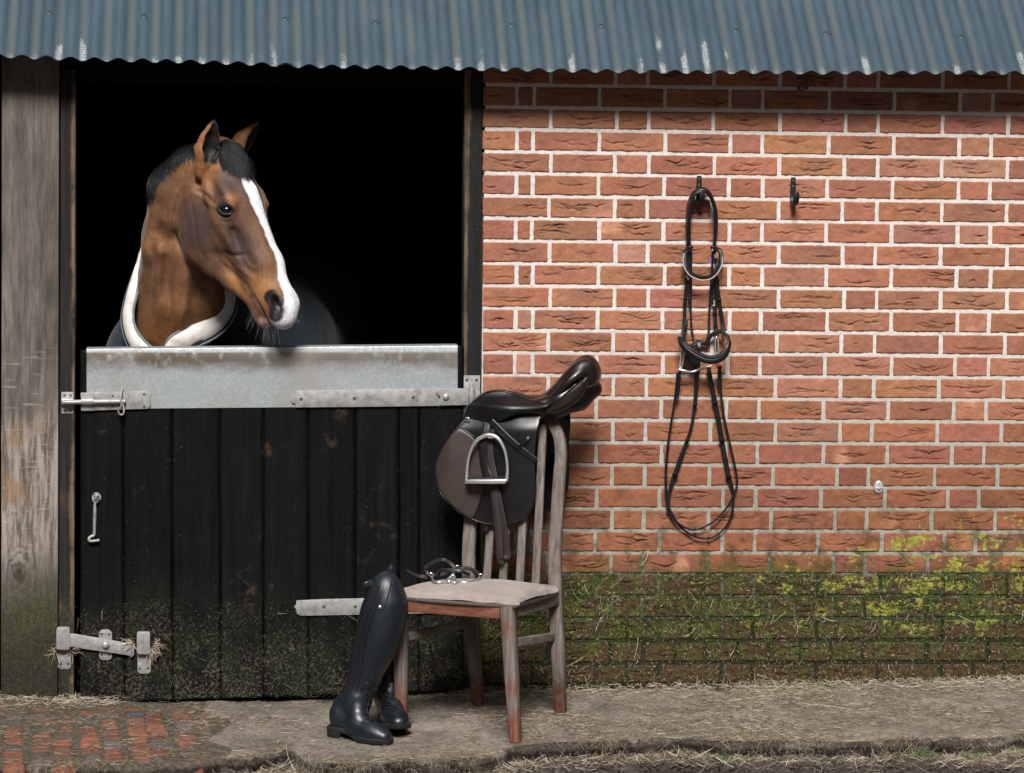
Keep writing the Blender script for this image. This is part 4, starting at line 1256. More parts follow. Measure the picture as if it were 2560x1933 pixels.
Zt = gz(X, Y) + rough(P0) - .010 * sstep(.972, 1.0, T) * (1 + .6 * vnoise(P0, 30, 112))
Zt -= .006 * sstep(XP + .02, XP - .05, X + .04 * vnoise(P0, 8, 113)) * sstep(.02, .15, -Y)   # bed for the pavers
V = np.stack([X, Y, Zt], -1)
skirt = []
for q, dn in ((.002, .014), (.018, .030), (.030, .060), (.06, .13)):
    s_ = V[:, -1].copy(); s_[:, 1] += q + .008 * vnoise(s_, 25, 114 + int(dn * 100)); s_[:, 2] -= dn
    skirt.append(s_)
V = np.concatenate([V, np.stack(skirt, 1)], 1)
idx = np.arange(V.shape[0] * V.shape[1]).reshape(V.shape[:2])
F = np.stack([idx[:-1, :-1], idx[:-1, 1:], idx[1:, 1:], idx[1:, :-1]], -1).reshape(-1, 4)
vv = V.reshape(-1, 3)
e_ = sstep(.055, .0, vv[:, 1] - front_y(vv[:, 0]) - .012 * vnoise(vv, 25, 116)) * (.75 + .5 * vnoise(vv, 18, 117))
e_ = np.maximum(e_, .8 * sstep(-.10, -.02, vv[:, 1]) * (.6 + .6 * vnoise(vv, 9, 119)))
g_ = sstep(XP + .07, XP - .05, vv[:, 0] + .10 * vnoise(vv, 7, 118))
ap = mesh_np('concrete_apron', vv, F, [M['concrete']], None, True, np.stack([np.clip(e_, 0, 1), g_, 0 * g_], 1))
tag(ap, 'worn concrete strip along the foot of the stable, littered with straw', 'path', kind='structure')
def soil_z(x, y):
    return gz(x, np.maximum(front_y(x), -1.3)) - .066 + .03 * np.clip(y + .9, -2, .4)
gx = np.r_[-400, -120, -40, -14, -6, -3.4, np.arange(-2.6, 2.6, .011), 3.4, 6, 14, 40, 120, 400]
gy = np.r_[-400, -120, -40, -16, -10, -6, -3.6, -2.4, np.arange(-1.7, -.45, .010), -.2, .5, 5, 12, 40, 120, 400]
X, Y = np.meshgrid(gx, gy, indexing='ij')
near = (np.abs(X) < 3) & (Y > -2) & (Y < 0)
P0 = np.stack([X, Y, 0 * X], -1)
Zs = np.where(np.abs(X) < 3, soil_z(X, np.clip(Y, -1.7, -.45)), -.15) + near * (.014 * vnoise(P0, 7, 120) + .011 * vnoise(P0, 21, 121) + .007 * vnoise(P0, 60, 122))
Zs = np.where(Y > -.3, -.13, Zs)
Zs = np.where(Y < -2.3, -.16, Zs)
idx = np.arange(X.size).reshape(X.shape)
F = np.stack([idx[:-1, :-1], idx[1:, :-1], idx[1:, 1:], idx[:-1, 1:]], -1).reshape(-1, 4)
so = mesh_np('yard_ground', np.stack([X, Y, Zs], -1).reshape(-1, 3), F, M['soil'], None, True)
tag(so, 'dark damp trodden soil of the yard below the concrete edge', 'ground', kind='structure')
# pavers
m_V, m_F, m_C, off = [], [], [], 0
ang = math.radians(3.5)
ex, ey = np.array([math.cos(ang), math.sin(ang)]), np.array([-math.sin(ang), math.cos(ang)])
o2 = GD(30, 1645)[:2]
red = np.array([.195, .078, .047]); blu = np.array([.120, .098, .094]); dk = np.array([.150, .070, .048])
for j in range(-3, 12):
    for i in range(-7, 9):
        cw, cd = .0765, .088
        c = o2 - ey * (i * cw * .16) + ex * (i * cw + (.010 if i % 2 else 0) + RND.uniform(-.003, .003)) + ey * (j * cd + RND.uniform(-.004, .004) + .010 * math.sin(i * 1.1))
        if c[0] > XP - .01 + RND.uniform(-.05, .03) or c[1] > -.07 - .05 * RND.random() - .09 * (c[0] < -1.75) or c[1] < front_y(c[0]) + .035: continue
        w, d = .0342 + RND.uniform(-.002, .001), .0408 + RND.uniform(-.003, .001)
        n1, n2 = 9, 11
        U, W = np.meshgrid(np.linspace(-1, 1, n1), np.linspace(-1, 1, n2), indexing='ij')
        xy = c + U[..., None] * w * ex + W[..., None] * d * ey
        e = np.minimum((1 - np.abs(U)) * w, (1 - np.abs(W)) * d)
        P = np.stack([xy[..., 0], xy[..., 1], 0 * U], -1)
        xy = xy + np.stack([vnoise(P, 60, 131), vnoise(P, 60, 132)], -1) * .003
        tl = RND.uniform(-.004, .005)
        z = gz(c[0], c[1]) + (xy[..., 1] - c[1]) * SLOPE + tl * .6 + .003 * U * RND.uniform(-1, 1) + .004 * W * RND.uniform(-1, 1) - .012 * np.clip(1 - e / .008, 0, 1) ** 2 + .0016 * vnoise(P, 45, 133) - .003
        z -= .006 * np.exp(-(W / .10) ** 2) * (i % 3 != 0)
        V = np.stack([xy[..., 0], xy[..., 1], z], -1).reshape(-1, 3)
        idx = np.arange(n1 * n2).reshape(n1, n2)
        F = np.stack([idx[:-1, :-1], idx[1:, :-1], idx[1:, 1:], idx[:-1, 1:]], -1).reshape(-1, 4)
        rim = np.concatenate([idx[:, 0], idx[-1, 1:], idx[-2::-1, -1], idx[0, -2:0:-1]])
        bv = V[rim].copy(); bv[:, 2] -= .04
        bi = len(V) + np.arange(len(rim))
        q = RND.random()
        kcol = red if q < .5 else (dk if q < .68 else blu)
        kcol = kcol * RND.uniform(.7, 1.25)
        if c[1] > -.35: kcol = kcol * .75
        gl = (np.exp(-(W / .12) ** 2) * (i % 3 != 0)).reshape(-1, 1) * .8
        cc = kcol[None] * (1 - gl) + np.array([.12, .12, .135]) * gl
        m_V.append(np.vstack([V, bv])); m_F.append(np.vstack([F, np.stack([rim, bi, np.roll(bi, -1), np.roll(rim, -1)], -1)]) + off)
        m_C.append(np.vstack([cc, np.repeat(kcol[None], len(bv), 0)])); off += len(V) + len(bv)
pv = mesh_np('brick_paving', np.vstack(m_V), np.vstack(m_F), M['paver'], None, True, np.vstack(m_C))
tag(pv, 'uneven red and blue grooved pavers in front of the post and door', 'paving', kind='structure')
# ------------------------------------------------------------------ the horse
TH, PH, HS = math.radians(39), math.radians(27), 1.03
hx = np.array([math.cos(TH), -math.sin(TH), 0.0]); hr = np.array([-math.sin(TH), -math.cos(TH), 0.0]); hu = np.array([0, 0, 1.0])
ha = math.sin(PH) * hx - math.cos(PH) * hu            # poll -> nose
hb = math.cos(PH) * hx + math.sin(PH) * hu            # forward off the face
HM = np.stack([ha, hb, hr], 1)                        # columns: along, dorsal, the horse's right
_Z0 = Z
HB = .10                                              # how far back the horse stands
def Z(reg, x, y, Y=0.0): return _Z0(reg, x, y, Y + HB)
HO = Z('horse', 865, 268, -.10)                       # the poll
def hp(a, b, w):
    a = a if a < .40 else .40 + (a - .40) * .83       # a shortish muzzle
    return HO + HS * (a * ha + b * hb + w * hr)
def hl(P):
    q = ((np.asarray(P) - HO) @ HM) / HS
    q[:, 0] = np.where(q[:, 0] < .40, q[:, 0], .40 + (q[:, 0] - .40) / .83)
    return q
EYE_R = .0255
LINES = [([(620, 592), (680, 645), (732, 684)], 15, .0045), ([(598, 562), (655, 592), (715, 648)], 13, -.0065), ([(560, 620), (592, 780), (612, 930), (668, 1020)], 9, -.0024),
         ([(745, 800), (800, 880), (860, 955)], 22, .0045), ([(790, 968), (850, 990), (915, 984)], 12, -.0065), ([(905, 985), (955, 1060), (1005, 1068), (1036, 1030)], 11, .0034),
         ([(765, 1040), (850, 1115), (930, 1195), (955, 1270)], 17, -.0055), ([(825, 1010), (900, 1085), (985, 1145)], 15, .004), ([(750, 752), (800, 772), (855, 748)], 8, -.003), ([(745, 640), (800, 618), (850, 640)], 10, .003),
         ([(425, 900), (412, 1020), (425, 1250), (425, 1500)], 30, -.009), ([(372, 930), (358, 1150), (366, 1500)], 24, .007), ([(312, 900), (300, 1100), (292, 1350)], 20, -.004), ([(545, 1090), (520, 1300), (500, 1500)], 30, .009),
         ([(610, 1180), (580, 1330), (560, 1480)], 28, -.005), ([(345, 800), (345, 870)], 36, -.007), ([(575, 470), (520, 560), (470, 640)], 22, -.007), ([(480, 590), (440, 700), (438, 850)], 22, .008), ([(530, 640), (490, 760), (482, 880), (540, 1010), (640, 1090)], 12, -.006),
         ([(860, 740), (920, 860), (990, 960)], 26, -.004), ([(1000, 820), (1050, 930), (1090, 1040)], 22, .003), ([(700, 840), (760, 960)], 20, .003), ([(640, 480), (720, 520), (790, 560)], 30, -.003)]
def eye_M(sgn):
    t1 = unit(.66 * ha + .62 * hb - .34 * sgn * hr)          # towards the front corner
    n = sgn * hr + .30 * hb - .05 * ha; n = unit(n - t1 * (n @ t1))
    t2 = np.cross(n, t1); t2 = t2 if t2[2] > 0 else -t2
    return np.stack([t1, t2, n], 1)
def eye_n(sgn): return eye_M(sgn)[:, 2]
def eye_c(sgn): return hp(.201, -.070, .088 * sgn)
def eye_ball(sgn): return eye_c(sgn) - .011 * eye_n(sgn)
def horse_body():
    lo = np.array([-2.02, -.62, .98]); hi = np.array([-1.05, .68, 2.04])
    s = SDF(lo, hi, .0045)
    A = s
    def E(a, b, w, ra, rb, rw, k=.03, op='add', rot=0.0, yaw=0.0):
        c, n = math.cos(rot), math.sin(rot)
        Rm = np.stack([c * ha + n * hb, -n * ha + c * hb, hr], 1)
        if yaw:
            cy, ny = math.cos(yaw), math.sin(yaw)
            Rm = np.stack([cy * Rm[:, 0] + ny * Rm[:, 2], Rm[:, 1], -ny * Rm[:, 0] + cy * Rm[:, 2]], 1)
        A.ell(hp(a, b, w), np.array([ra, rb, rw]) * HS, Rm, k, op)
    def C(p, q, r0, r1, k=.02, op='add', flat=None):
        A.capsule(hp(*p), hp(*q), r0 * HS, r1 * HS, k, op, flat)
    # --- neck (seen from the front, throat towards us)
    nk = [hp(.03, -.12, -.02), Z('horse', 500, 600, .06), Z('horse', 485, 900, .11), Z('horse', 480, 1250, .23), Z('horse', 490, 1620, .33)]
    rr = [.080, .094, .112, .138, .168]
    for i in range(4):
        A.capsule(nk[i], nk[i + 1], rr[i], rr[i + 1], .03)
    # crest side, behind the poll
    A.chain([hp(-.01, -.07, -.005), Z('horse', 560, 400, .03), Z('horse', 440, 540, .075), Z('horse', 425, 850, .15), Z('horse', 430, 1300, .25)], [.050, .054, .062, .070, .105], .05)
    # windpipe and the muscle cords either side of it
    A.chain([Z('horse', 560, 980, .04), Z('horse', 500, 1280, .10), Z('horse', 480, 1600, .19)], [.060, .064, .075], .05)
    A.chain([Z('horse', 470, 600, -.01), Z('horse', 425, 760, -.005), Z('horse', 385, 930, .010), Z('horse', 358, 1200, .085), Z('horse', 352, 1500, .17)], [.024, .026, .025, .028, .045], .018)
    A.chain([Z('horse', 362, 720, .03), Z('horse', 330, 950, .065), Z('horse', 322, 1200, .15), Z('horse', 305, 1500, .22)], [.028, .032, .038, .055], .035)
    A.chain([Z('horse', 690, 1150, .09), Z('horse', 660, 1280, .14), Z('horse', 620, 1500, .20)], [.045, .055, .07], .05)
    for p, q, r0 in (((345, 830), (355, 900), .016), ((398, 880), (392, 930), .010)):
        A.capsule(Z('horse', *p, -.035), Z('horse', *q, -.03), r0, r0, .03, 'cut')
    # --- skull
    E(.06, -.085, 0, .095, .078, .074, .03)           # poll / brain case
    E(.155, -.075, 0, .125, .073, .088, .03)          # forehead
    C((.16, -.062, .0), (.40, -.055, .0), .058, .046, .03)
    C((.40, -.050, .0), (.565, -.052, 0), .042, .036, .03)   # nasal bone
    C((.22, -.100, .045), (.47, -.088, .026), .056, .036, .035)
    C((.22, -.100, -.045), (.47, -.088, -.026), .056, .036, .035)
    for sgn in (1, -1):
        E(.215, -.195, .048 * sgn, .135, .100, .043, .03, rot=-.12)      # cheek (masseter)
        E(.205, -.235, .046 * sgn, .100, .066, .036, .025)
        C((.085, -.180, .050 * sgn), (.165, -.262, .046 * sgn), .036, .036, .025)    # rear edge of the jaw
        C((.165, -.264, .044 * sgn), (.255, -.272, .042 * sgn), .035, .033, .025)
        C((.255, -.272, .042 * sgn), (.325, -.238, .038 * sgn), .033, .028, .025)   # lower edge of the jaw
        C((.325, -.238, .036 * sgn), (.400, -.198, .028 * sgn), .026, .022, .02)
        C((.400, -.198, .026 * sgn), (.490, -.150, .018 * sgn), .022, .020, .025)
        E(.150, -.062, .077 * sgn, .055, .032, .028, .02, rot=.25)          # brow
        C((.155, -.052, .082 * sgn), (.195, -.048, .084 * sgn), .017, .015, .014)   # orbit rim above the eye
        C((.195, -.048, .084 * sgn), (.228, -.062, .080 * sgn), .015, .011, .014)
        C((.225, -.100, .083 * sgn), (.355, -.105, .062 * sgn), .013, .010, .014)   # facial crest
        C((.120, -.115, .075 * sgn), (.215, -.110, .086 * sgn), .017, .014, .02)    # cheek arch below/behind the eye
        C((.060, -.110, .062 * sgn), (.120, -.115, .075 * sgn), .020, .017, .02)
    E(.555, -.075, 0, .075, .052, .052, .03)          # muzzle
    E(.600, -.075, 0, .052, .046, .046, .025)
    C((.50, -.120, 0), (.585, -.137, 0), .036, .030, .025)      # lower lip
    E(.560, -.152, 0, .040, .024, .030, .02)          # chin
    C((.36, -.17, 0), (.52, -.135, 0), .045, .034, .035)
    for sgn in (1, -1):
        E(.560, -.048, .033 * sgn, .040, .028, .024, .018)                # nostril wing
        E(.515, -.100, .034 * sgn, .050, .026, .018, .02)
        C((.33, -.135, .048 * sgn), (.45, -.122, .040 * sgn), .014, .012, .016)  # cheek muscle strands
        C((.34, -.165, .042 * sgn), (.48, -.128, .036 * sgn), .012, .010, .014)
        C((.43, -.060, .040 * sgn), (.50, -.090, .044 * sgn), .010, .008, .010)
    # --- hollows
    for sgn in (1, -1):
        C((.105, -.085, .098 * sgn), (.155, -.072, .106 * sgn), .012, .014, .022, 'cut')   # hollow above the eye
        A.ell(eye_c(sgn) + .012 * eye_n(sgn), np.array([.029, .019, .022]), eye_M(sgn), .008, 'cut')   # eye socket
        E(.345, -.172, .082 * sgn, .050, .020, .018, .03, 'cut', rot=.25)   # between cheek and lips
        E(.350, -.080, .078 * sgn, .090, .020, .018, .03, 'cut')            # beside the nasal bone
        # nostril: a comma opening
        for p, q, r0, r1 in (((.530, -.058, .066), (.555, -.044, .062), .009, .016), ((.555, -.044, .062), (.590, -.052, .056), .016, .016), ((.590, -.052, .056), (.612, -.070, .052), .014, .008)):
            C((p[0], p[1], p[2] * sgn), (q[0], q[1], q[2] * sgn), r0, r1, .006, 'cut')
        C((.560, -.050, .048 * sgn), (.590, -.058, .028 * sgn), .013, .011, .006, 'cut')
        # mouth
        ml = [(.500, -.117, .056), (.535, -.112, .054), (.570, -.111, .046), (.600, -.112, .038), (.630, -.116, .022)]
        for p, q in zip(ml[:-1], ml[1:]):
            C((p[0], p[1], p[2] * sgn), (q[0], q[1], q[2] * sgn), .0065, .0065, .006, 'cut')
    C((.600, -.112, .038), (.632, -.117, 0), .007, .007, .006, 'cut'); C((.632, -.117, 0), (.600, -.112, -.038), .007, .007, .006, 'cut')
    # eyelids laid round the eyeball
    for sgn in (1, -1):
        Mx = eye_M(sgn); E0 = eye_ball(sgn); Rr = EYE_R + .0015
        for el, rad, span in ((.60, .0050, 1.15), (.98, .0050, 1.0), (-.50, .0046, 1.15)):
            P = []
            for t in np.linspace(-1, 1, 9):
                az = t * span; e_ = el * math.cos(t * math.pi / 2) ** .8 + (.10 * t if el > 0 else .10 * t)
                d = np.array([math.sin(az) * math.cos(e_), math.sin(e_), math.cos(az) * math.cos(e_)])
                P.append(E0 + Mx @ d * Rr)
            A.chain(P, [rad] * 9, .0045)
    # --- ears: (base, tip, opening direction)
    ears = []
    for base, tip, opn, bw in ((Z('horse', 655, 385, -.115), Z('horse', 718, 106, -.135), np.array([.50, -.86, .05]), .041),
                               (Z('horse', 880, 292, .005), Z('horse', 1016, 112, .02), np.array([.90, -.38, -.12]), .037)):
        ax = unit(tip - base); L = np.linalg.norm(tip - base)
        o = unit(opn - ax * (opn @ ax)); sd = np.cross(ax, o)
        P = [base - ax * .035 - o * .006, base + ax * L * .28 - o * .004, base + ax * L * .55 - o * .001, base + ax * L * .82 + o * .002, tip]
        R = [.026, bw, bw * .86, bw * .46, .004]
        for i in range(4): A.capsule(P[i], P[i + 1], R[i], R[i + 1], .012, flat=(o, .62) if i > 0 else None)
        Q = [base + ax * L * .10 + o * .023, base + ax * L * .35 + o * .021, base + ax * L * .62 + o * .018, base + ax * L * .88 + o * .011]
        R2 = [.010, bw * .70, bw * .60, bw * .20]
        for i in range(3): A.capsule(Q[i], Q[i + 1], R2[i], R2[i + 1], .005, 'cut', flat=(o, .85))
        ears.append((base, ax, o, sd, L, bw))
    V, F = s.mesh()
    # --- veins, creases and cords: raised and sunk along measured lines on the side towards us
    e1 = V[F[:, 2]] - V[F[:, 0]]; e2 = V[F[:, 3]] - V[F[:, 1]]; fn = np.cross(e1, e2)
    N = np.zeros_like(V)
    for k in range(4): np.add.at(N, F[:, k], fn)
    N = unit(N)
    rel = (V - CAM_POS) @ CR; fu = (CXP + FPX * rel[:, 0] / rel[:, 1] - 260) * 2.61; fv = (CYP - FPX * rel[:, 2] / rel[:, 1] - 260) * 2.61
    facing = sstep(.0, .35, (N @ np.array([0, -1.0, 0])))
    P2 = np.stack([fu, fv], 1); dz = np.zeros(len(V))
    for ln, wd, hh in LINES:
        L2 = crom(np.array(ln, float), 14); dd = np.full(len(V), 1e9); tt = np.zeros(len(V))
        for i in range(13):
            a_, b_ = L2[i], L2[i + 1]; ab = b_ - a_; t = np.clip(((P2 - a_) @ ab) / (ab @ ab), 0, 1)
            q_ = np.linalg.norm(P2 - (a_ + t[:, None] * ab), axis=1); u_ = q_ < dd
            dd[u_] = q_[u_]; tt[u_] = (i + t[u_]) / 13
        dz += hh * np.exp(-(dd / wd) ** 2) * (np.sin(np.pi * np.clip(tt, .04, .96)) ** .4)
    V = V + N * (dz * facing)[:, None]
    # --- coat colours, in the head's own coordinates
    q = hl(V); a, b, w = q[:, 0], q[:, 1], q[:, 2]
    n1 = vnoise(V, 14, 200); n2 = vnoise(V, 40, 201); n3 = vnoise(V, 110, 202)
    col = np.repeat(np.array([[.128, .058, .026]]), len(V), 0)
    def blend(c, f):
        nonlocal col
        f = np.clip(f, 0, 1)[:, None]; col = col * (1 - f) + np.array(c) * f
    def blob(a0, b0, w0, ra, rb, rw): return np.exp(-(((a - a0) / ra) ** 2 + ((b - b0) / rb) ** 2 + ((w - w0) / rw) ** 2))
    head = sstep(-.36, -.24, b) * sstep(-.03, .06, a)
    zz = V[:, 2]
    blend([.215, .100, .044], .7 * (1 - head) * sstep(.0, .5, n1 * .5 + .3))
    blend([.165, .066, .019], .8 * (1 - head) * sstep(1.40, 1.18, zz))
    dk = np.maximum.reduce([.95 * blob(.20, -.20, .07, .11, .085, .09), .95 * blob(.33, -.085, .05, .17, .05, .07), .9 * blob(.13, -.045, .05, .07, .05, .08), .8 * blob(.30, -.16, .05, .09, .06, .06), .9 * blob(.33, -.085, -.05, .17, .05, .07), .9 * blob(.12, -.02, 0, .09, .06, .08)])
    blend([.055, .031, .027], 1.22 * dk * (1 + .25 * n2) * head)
    blend([.330, .145, .048], .95 * blob(.49, -.085, .04, .075, .055, .06) * head + .8 * blob(.49, -.085, -.04, .075, .055, .06))
    blend([.300, .130, .042], .8 * blob(.40, -.165, .04, .10, .028, .06))
    blend([.290, .120, .040], .75 * blob(.06, -.115, .07, .05, .06, .05) + .6 * blob(.21, -.118, .09, .05, .012, .03) + .8 * blob(.175, -.03, .09, .020, .016, .03) + .8 * blob(.175, -.03, -.09, .025, .03, .05))
    blend([.055, .030, .022], .8 * blob(.50, -.125, .05, .030, .012, .03) + .6 * blob(.41, -.145, .05, .05, .010, .03))
    # blaze
    cw = np.interp(a, [.095, .115, .15, .20, .25, .30, .36, .42, .48, .53, .57, .60, .66], [.0, .016, .026, .024, .020, .017, .018, .022, .027, .030, .036, .046, .05])
    cc = np.interp(a, [.09, .15, .22, .30, .40, .50, .60], [.016, .014, .006, -.002, -.004, -.002, 0])
    bl = sstep(.004, -.004, np.abs(w - cc + .003 * n2 + .0015 * n3) - cw) * sstep(-.105, -.09, b) * sstep(.09, .11, a)
    bl = np.maximum(bl, sstep(.565, .59, a + .01 * n2) * sstep(.034, .026, np.abs(w - .002) + .004 * n2) * sstep(-.098, -.082, b))
    blend([.80, .77, .76], bl)
    pink = sstep(.585, .605, a + .006 * n2) * sstep(-.085, -.10, b)
    blend([.48, .30, .27], np.maximum(pink, sstep(.57, .60, a) * sstep(-.118, -.13, b) * .9) * (.75 + .3 * n2))
    ns = np.minimum.reduce([np.linalg.norm((q - np.array(p)) / np.array([1, 1, 1.2]), axis=1) for sg in (1, -1) for p in ((.535, -.054, .056 * sg), (.555, -.048, .054 * sg), (.575, -.048, .050 * sg), (.595, -.056, .046 * sg), (.610, -.068, .046 * sg))])
    blend([.010, .008, .008], sstep(.032, .021, ns) * .97)
    blend([.060, .040, .036], sstep(.014, .0, np.abs(b + .114)) * sstep(.50, .53, a) * sstep(.62, .58, a) * .85)
    for sg in (1, -1):
        e3 = (V - eye_ball(sg)) @ eye_M(sg)
        r_ = np.sqrt((e3[:, 0] / 1.0) ** 2 + (e3[:, 1] / .66) ** 2)
        blend([.013, .011, .012], sstep(.042, .027, r_ + .003 * n2) * (e3[:, 2] > .0))
    for (base, ax, o, sd, L, bw) in ears:
        t = (V - base) @ ax / L; so = (V - base) @ o; ss = (V - base) @ sd
        on = (np.linalg.norm(V - base - ax * np.clip(t, 0, 1)[:, None] * L, axis=1) < .055) * (t > -.1)
        blend([.250, .105, .036], on * .8)
        pr = np.interp(t, [0, .3, .6, .9, 1], [.55, .86, .74, .36, .1]) * bw
        blend([.010, .008, .007], on * sstep(-.018, -.004, so) * sstep(1.0, .80, np.abs(ss - .004) / pr) * sstep(-.02, .08, t))
        blend([.014, .011, .011], on * sstep(.80, .98, t + .03 * n1))
    # neck hollows with their shade painted into the coat, ruddy chest
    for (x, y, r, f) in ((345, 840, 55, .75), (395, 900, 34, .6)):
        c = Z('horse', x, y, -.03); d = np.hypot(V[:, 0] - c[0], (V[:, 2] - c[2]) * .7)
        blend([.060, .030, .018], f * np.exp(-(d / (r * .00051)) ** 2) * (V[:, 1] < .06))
    col = col * np.array([.98, 1.03, 1.12]) * (1.03 + .10 * n1 + .08 * n2)[:, None] * (1 - .02 * bl)[:, None]
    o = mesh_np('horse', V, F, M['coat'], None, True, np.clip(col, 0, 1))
    sm = o.modifiers.new('smooth', 'SMOOTH'); sm.factor = .5; sm.iterations = 2
    tag(o, 'bay horse with a white blaze and dark rug, head turned over the stable door', 'horse')
    return o
horse = horse_body()
# eyes
for sgn in (1, -1):
    m = MB()
    n = eye_n(sgn)
    m.lathe(eye_ball(sgn), n, [(EYE_R * math.sin(t), EYE_R * math.cos(t)) for t in np.linspace(.02, 2.2, 24)], 28)
    m.build('eye', M['eye'], horse, smooth=True)
# hair: rooted on the coat, laid over it
from mathutils.bvhtree import BVHTree
_hv = [v.co.copy() for v in horse.data.vertices]
_bvh = BVHTree.FromPolygons(_hv, [tuple(p.vertices) for p in horse.data.polygons])
def on_horse(x, y, back=.0):
    p = Z('horse', x, y, -.4); d = unit(p - CAM_POS)
    h = _bvh.ray_cast(Vector(CAM_POS), Vector(d))
    if h[0] is not None: return np.array(h[0]), np.array(h[1])
    return None, None
def hair(name, strips, N, r, seed, lift=.006, mat='hair'):
    """strips: list of (root curve, tip curve) in photo coordinates; strands run root->tip"""
    rs = np.random.RandomState(seed); P = []; K = 8
    for roots, tips, bow, cnt in strips:
        R = crom(np.array(roots, float), 60); T = crom(np.array(tips, float), 60)
        for _ in range(int(N * cnt)):
            q = rs.rand() * 59; i = int(q)
            a = R[i] + rs.normal(size=2) * 5
            for _k in range(14):
                if on_horse(*a)[0] is not None: break
                a = a + np.array([2.0, 7.0])
            if name == 'mane':
                for _k in range(12):
                    if on_horse(a[0], a[1] - 4)[0] is None: break
                    a = a - np.array([1.0, 4.0])
            b = T[min(59, max(0, i + rs.randint(-4, 5)))] + rs.normal(size=2) * 14
            b = a + (b - a) * rs.uniform(.40, 1.15)
            pts = []; last = None
            lf = lift * rs.uniform(.1, 1.3)
            side = rs.normal() * 6
            for k in range(K):
                t = k / (K - 1)
                c = a + (b - a) * t + np.array([bow[0], bow[1]]) * math.sin(math.pi * t) + np.array([side, 0]) * t * t
                h, n = on_horse(*c)
                if h is None:
                    if last is None: break
                    d = unit(Z('horse', c[0], c[1], 0) - CAM_POS); tt = (last[1] - CAM_POS[1]) / d[1]
                    h = CAM_POS + d * tt; n = np.array([0, -1, 0])
                last = h
                pts.append(h + n * (lf * math.sin(math.pi * min(1, t * .9 + .1)) + .001))
            if len(pts) == K: P.append(pts)
    P = np.array(P)
    return strands(name, P, rs.uniform(.6, 1.25, len(P)) * r, rs.rand(len(P)) ** 1.6, M[mat], horse)
hair('mane', [([(592, 300), (530, 318), (450, 360), (390, 410), (345, 480), (318, 560), (302, 640)], [(572, 352), (515, 375), (455, 425), (408, 470), (352, 512), (320, 562), (298, 660)], (-3, -4), 1.0)], 2600, .00055, 5, .0032)
hair('forelock', [([(738, 285), (770, 250), (810, 256), (850, 280)], [(770, 395), (850, 450), (905, 455), (965, 468)], (18, -22), 1.0), ([(760, 256), (800, 252), (850, 280), (890, 315)], [(860, 430), (900, 470), (950, 472), (962, 440)], (20, -15), .7)], 2200, .00062, 6, .010)
def whiskers():
    rs = np.random.RandomState(9); P = []
    for (x0, x1, y0, y1, n, dx, dy, ln) in ((1000, 1140, 1420, 1475, 30, .0, -1.0, .06), (1225, 1280, 1300, 1430, 16, .9, -.25, .022), (960, 1000, 1330, 1420, 12, -.5, -.9, .05), (600, 760, 1070, 1150, 0, 0, -1, .01)):
        for _ in range(n):
            h, nn = on_horse(rs.uniform(x0, x1), rs.uniform(y0, y1))
            if h is None: continue
            d = unit(np.array([dx + rs.normal() * .25, -.25 + rs.normal() * .25, dy + rs.normal() * .2]) + nn * .4)
            L = ln * rs.uniform(.4, 1.1); t = np.linspace(0, 1, 6)[:, None]
            P.append(h + d * L * t + np.array([rs.normal() * .1, 0, -.35]) * L * t ** 2)
    P = np.array(P)
    strands('whiskers', P, np.full(len(P), .00024), rs.rand(len(P)) * .7, M['whisk'], horse)['kind'] = 'stuff'
whiskers()

# ------------------------------------------------------------------ the rug it wears
def rug_body():
    s = SDF(np.array([-2.2, -.25, .5]), np.array([.2, 3.0, 1.75]), .012)
    s.capsule(Z('horse', 500, 1720, .38), (-1.25, .9, 1.08), .27, .33, .06)
    s.capsule((-1.25, .9, 1.06), (-.95, 2.4, 1.06), .345, .37, .06)
    s.capsule(Z('horse', 260, 1640, .30), Z('horse', 740, 1640, .33), .10, .11, .06)
    s.capsule(Z('horse', 770, 1420, .33), Z('horse', 840, 1640, .36), .09, .11, .06)
    V, F = s.mesh()
    V = V + (.004 * vnoise(V, 9, 210) + .002 * vnoise(V, 30, 211))[:, None] * np.array([.3, -1, .4])
    return mesh_np('rug', V, F, M['rug'], horse, True)
rug = rug_body()
_in = [(262, 960, .30), (232, 1100, .20), (205, 1230, .135), (183, 1350, .12), (190, 1450, .095), (240, 1535, .075), (318, 1600, .062), (372, 1615, .058), (436, 1530, .06), (560, 1455, .075), (700, 1352, .11), (770, 1255, .14), (800, 1180, .19), (800, 1090, .30)]
_out = [(244, 930, .33), (196, 1085, .24), (150, 1220, .18), (114, 1370, .15), (122, 1480, .13), (160, 1590, .11), (250, 1690, .08), (420, 1700, .075), (600, 1590, .08), (715, 1535, .10), (805, 1462, .13), (856, 1370, .18), (868, 1275, .22), (850, 1120, .34)]
I3 = crom(np.array([Z('horse', *q) for q in _in]), 90); O3 = crom(np.array([Z('horse', *q) for q in _out]), 90)
def band(name, f0, f1, lift, mat, parent, n=9, puff=.012, th=.004):
    R = []
    for i in range(90):
        d = O3[i] - I3[i]; nn = unit(np.cross(O3[min(i + 1, 89)] - O3[max(i - 1, 0)], d)); nn = nn if nn[1] < 0 else -nn
        ring = []
        for k in range(n):
            t = k / (n - 1); ring.append(I3[i] + d * (f0 + (f1 - f0) * t) + nn * (lift + puff * math.sin(math.pi * t) ** .6 + .0015 * float(vnoise(I3[i] + d * t, 40, 220))))
        ring += [p - nn * th for p in ring[::-1]]
        R.append(ring)
    m = MB(); m.rings(R)
    return m.build(name, mat, parent, smooth=True)
band('fleece_collar', .0, .86, .0, M['fleece'], rug)
band('navy_binding', .86, .925, .002, M['navy'], rug, 4, .003)
band('grey_binding', .925, 1.06, .000, M['greyband'], rug, 5, .003)
band('inner_binding', -.10, .03, -.004, M['greyband'], rug, 5, .003)

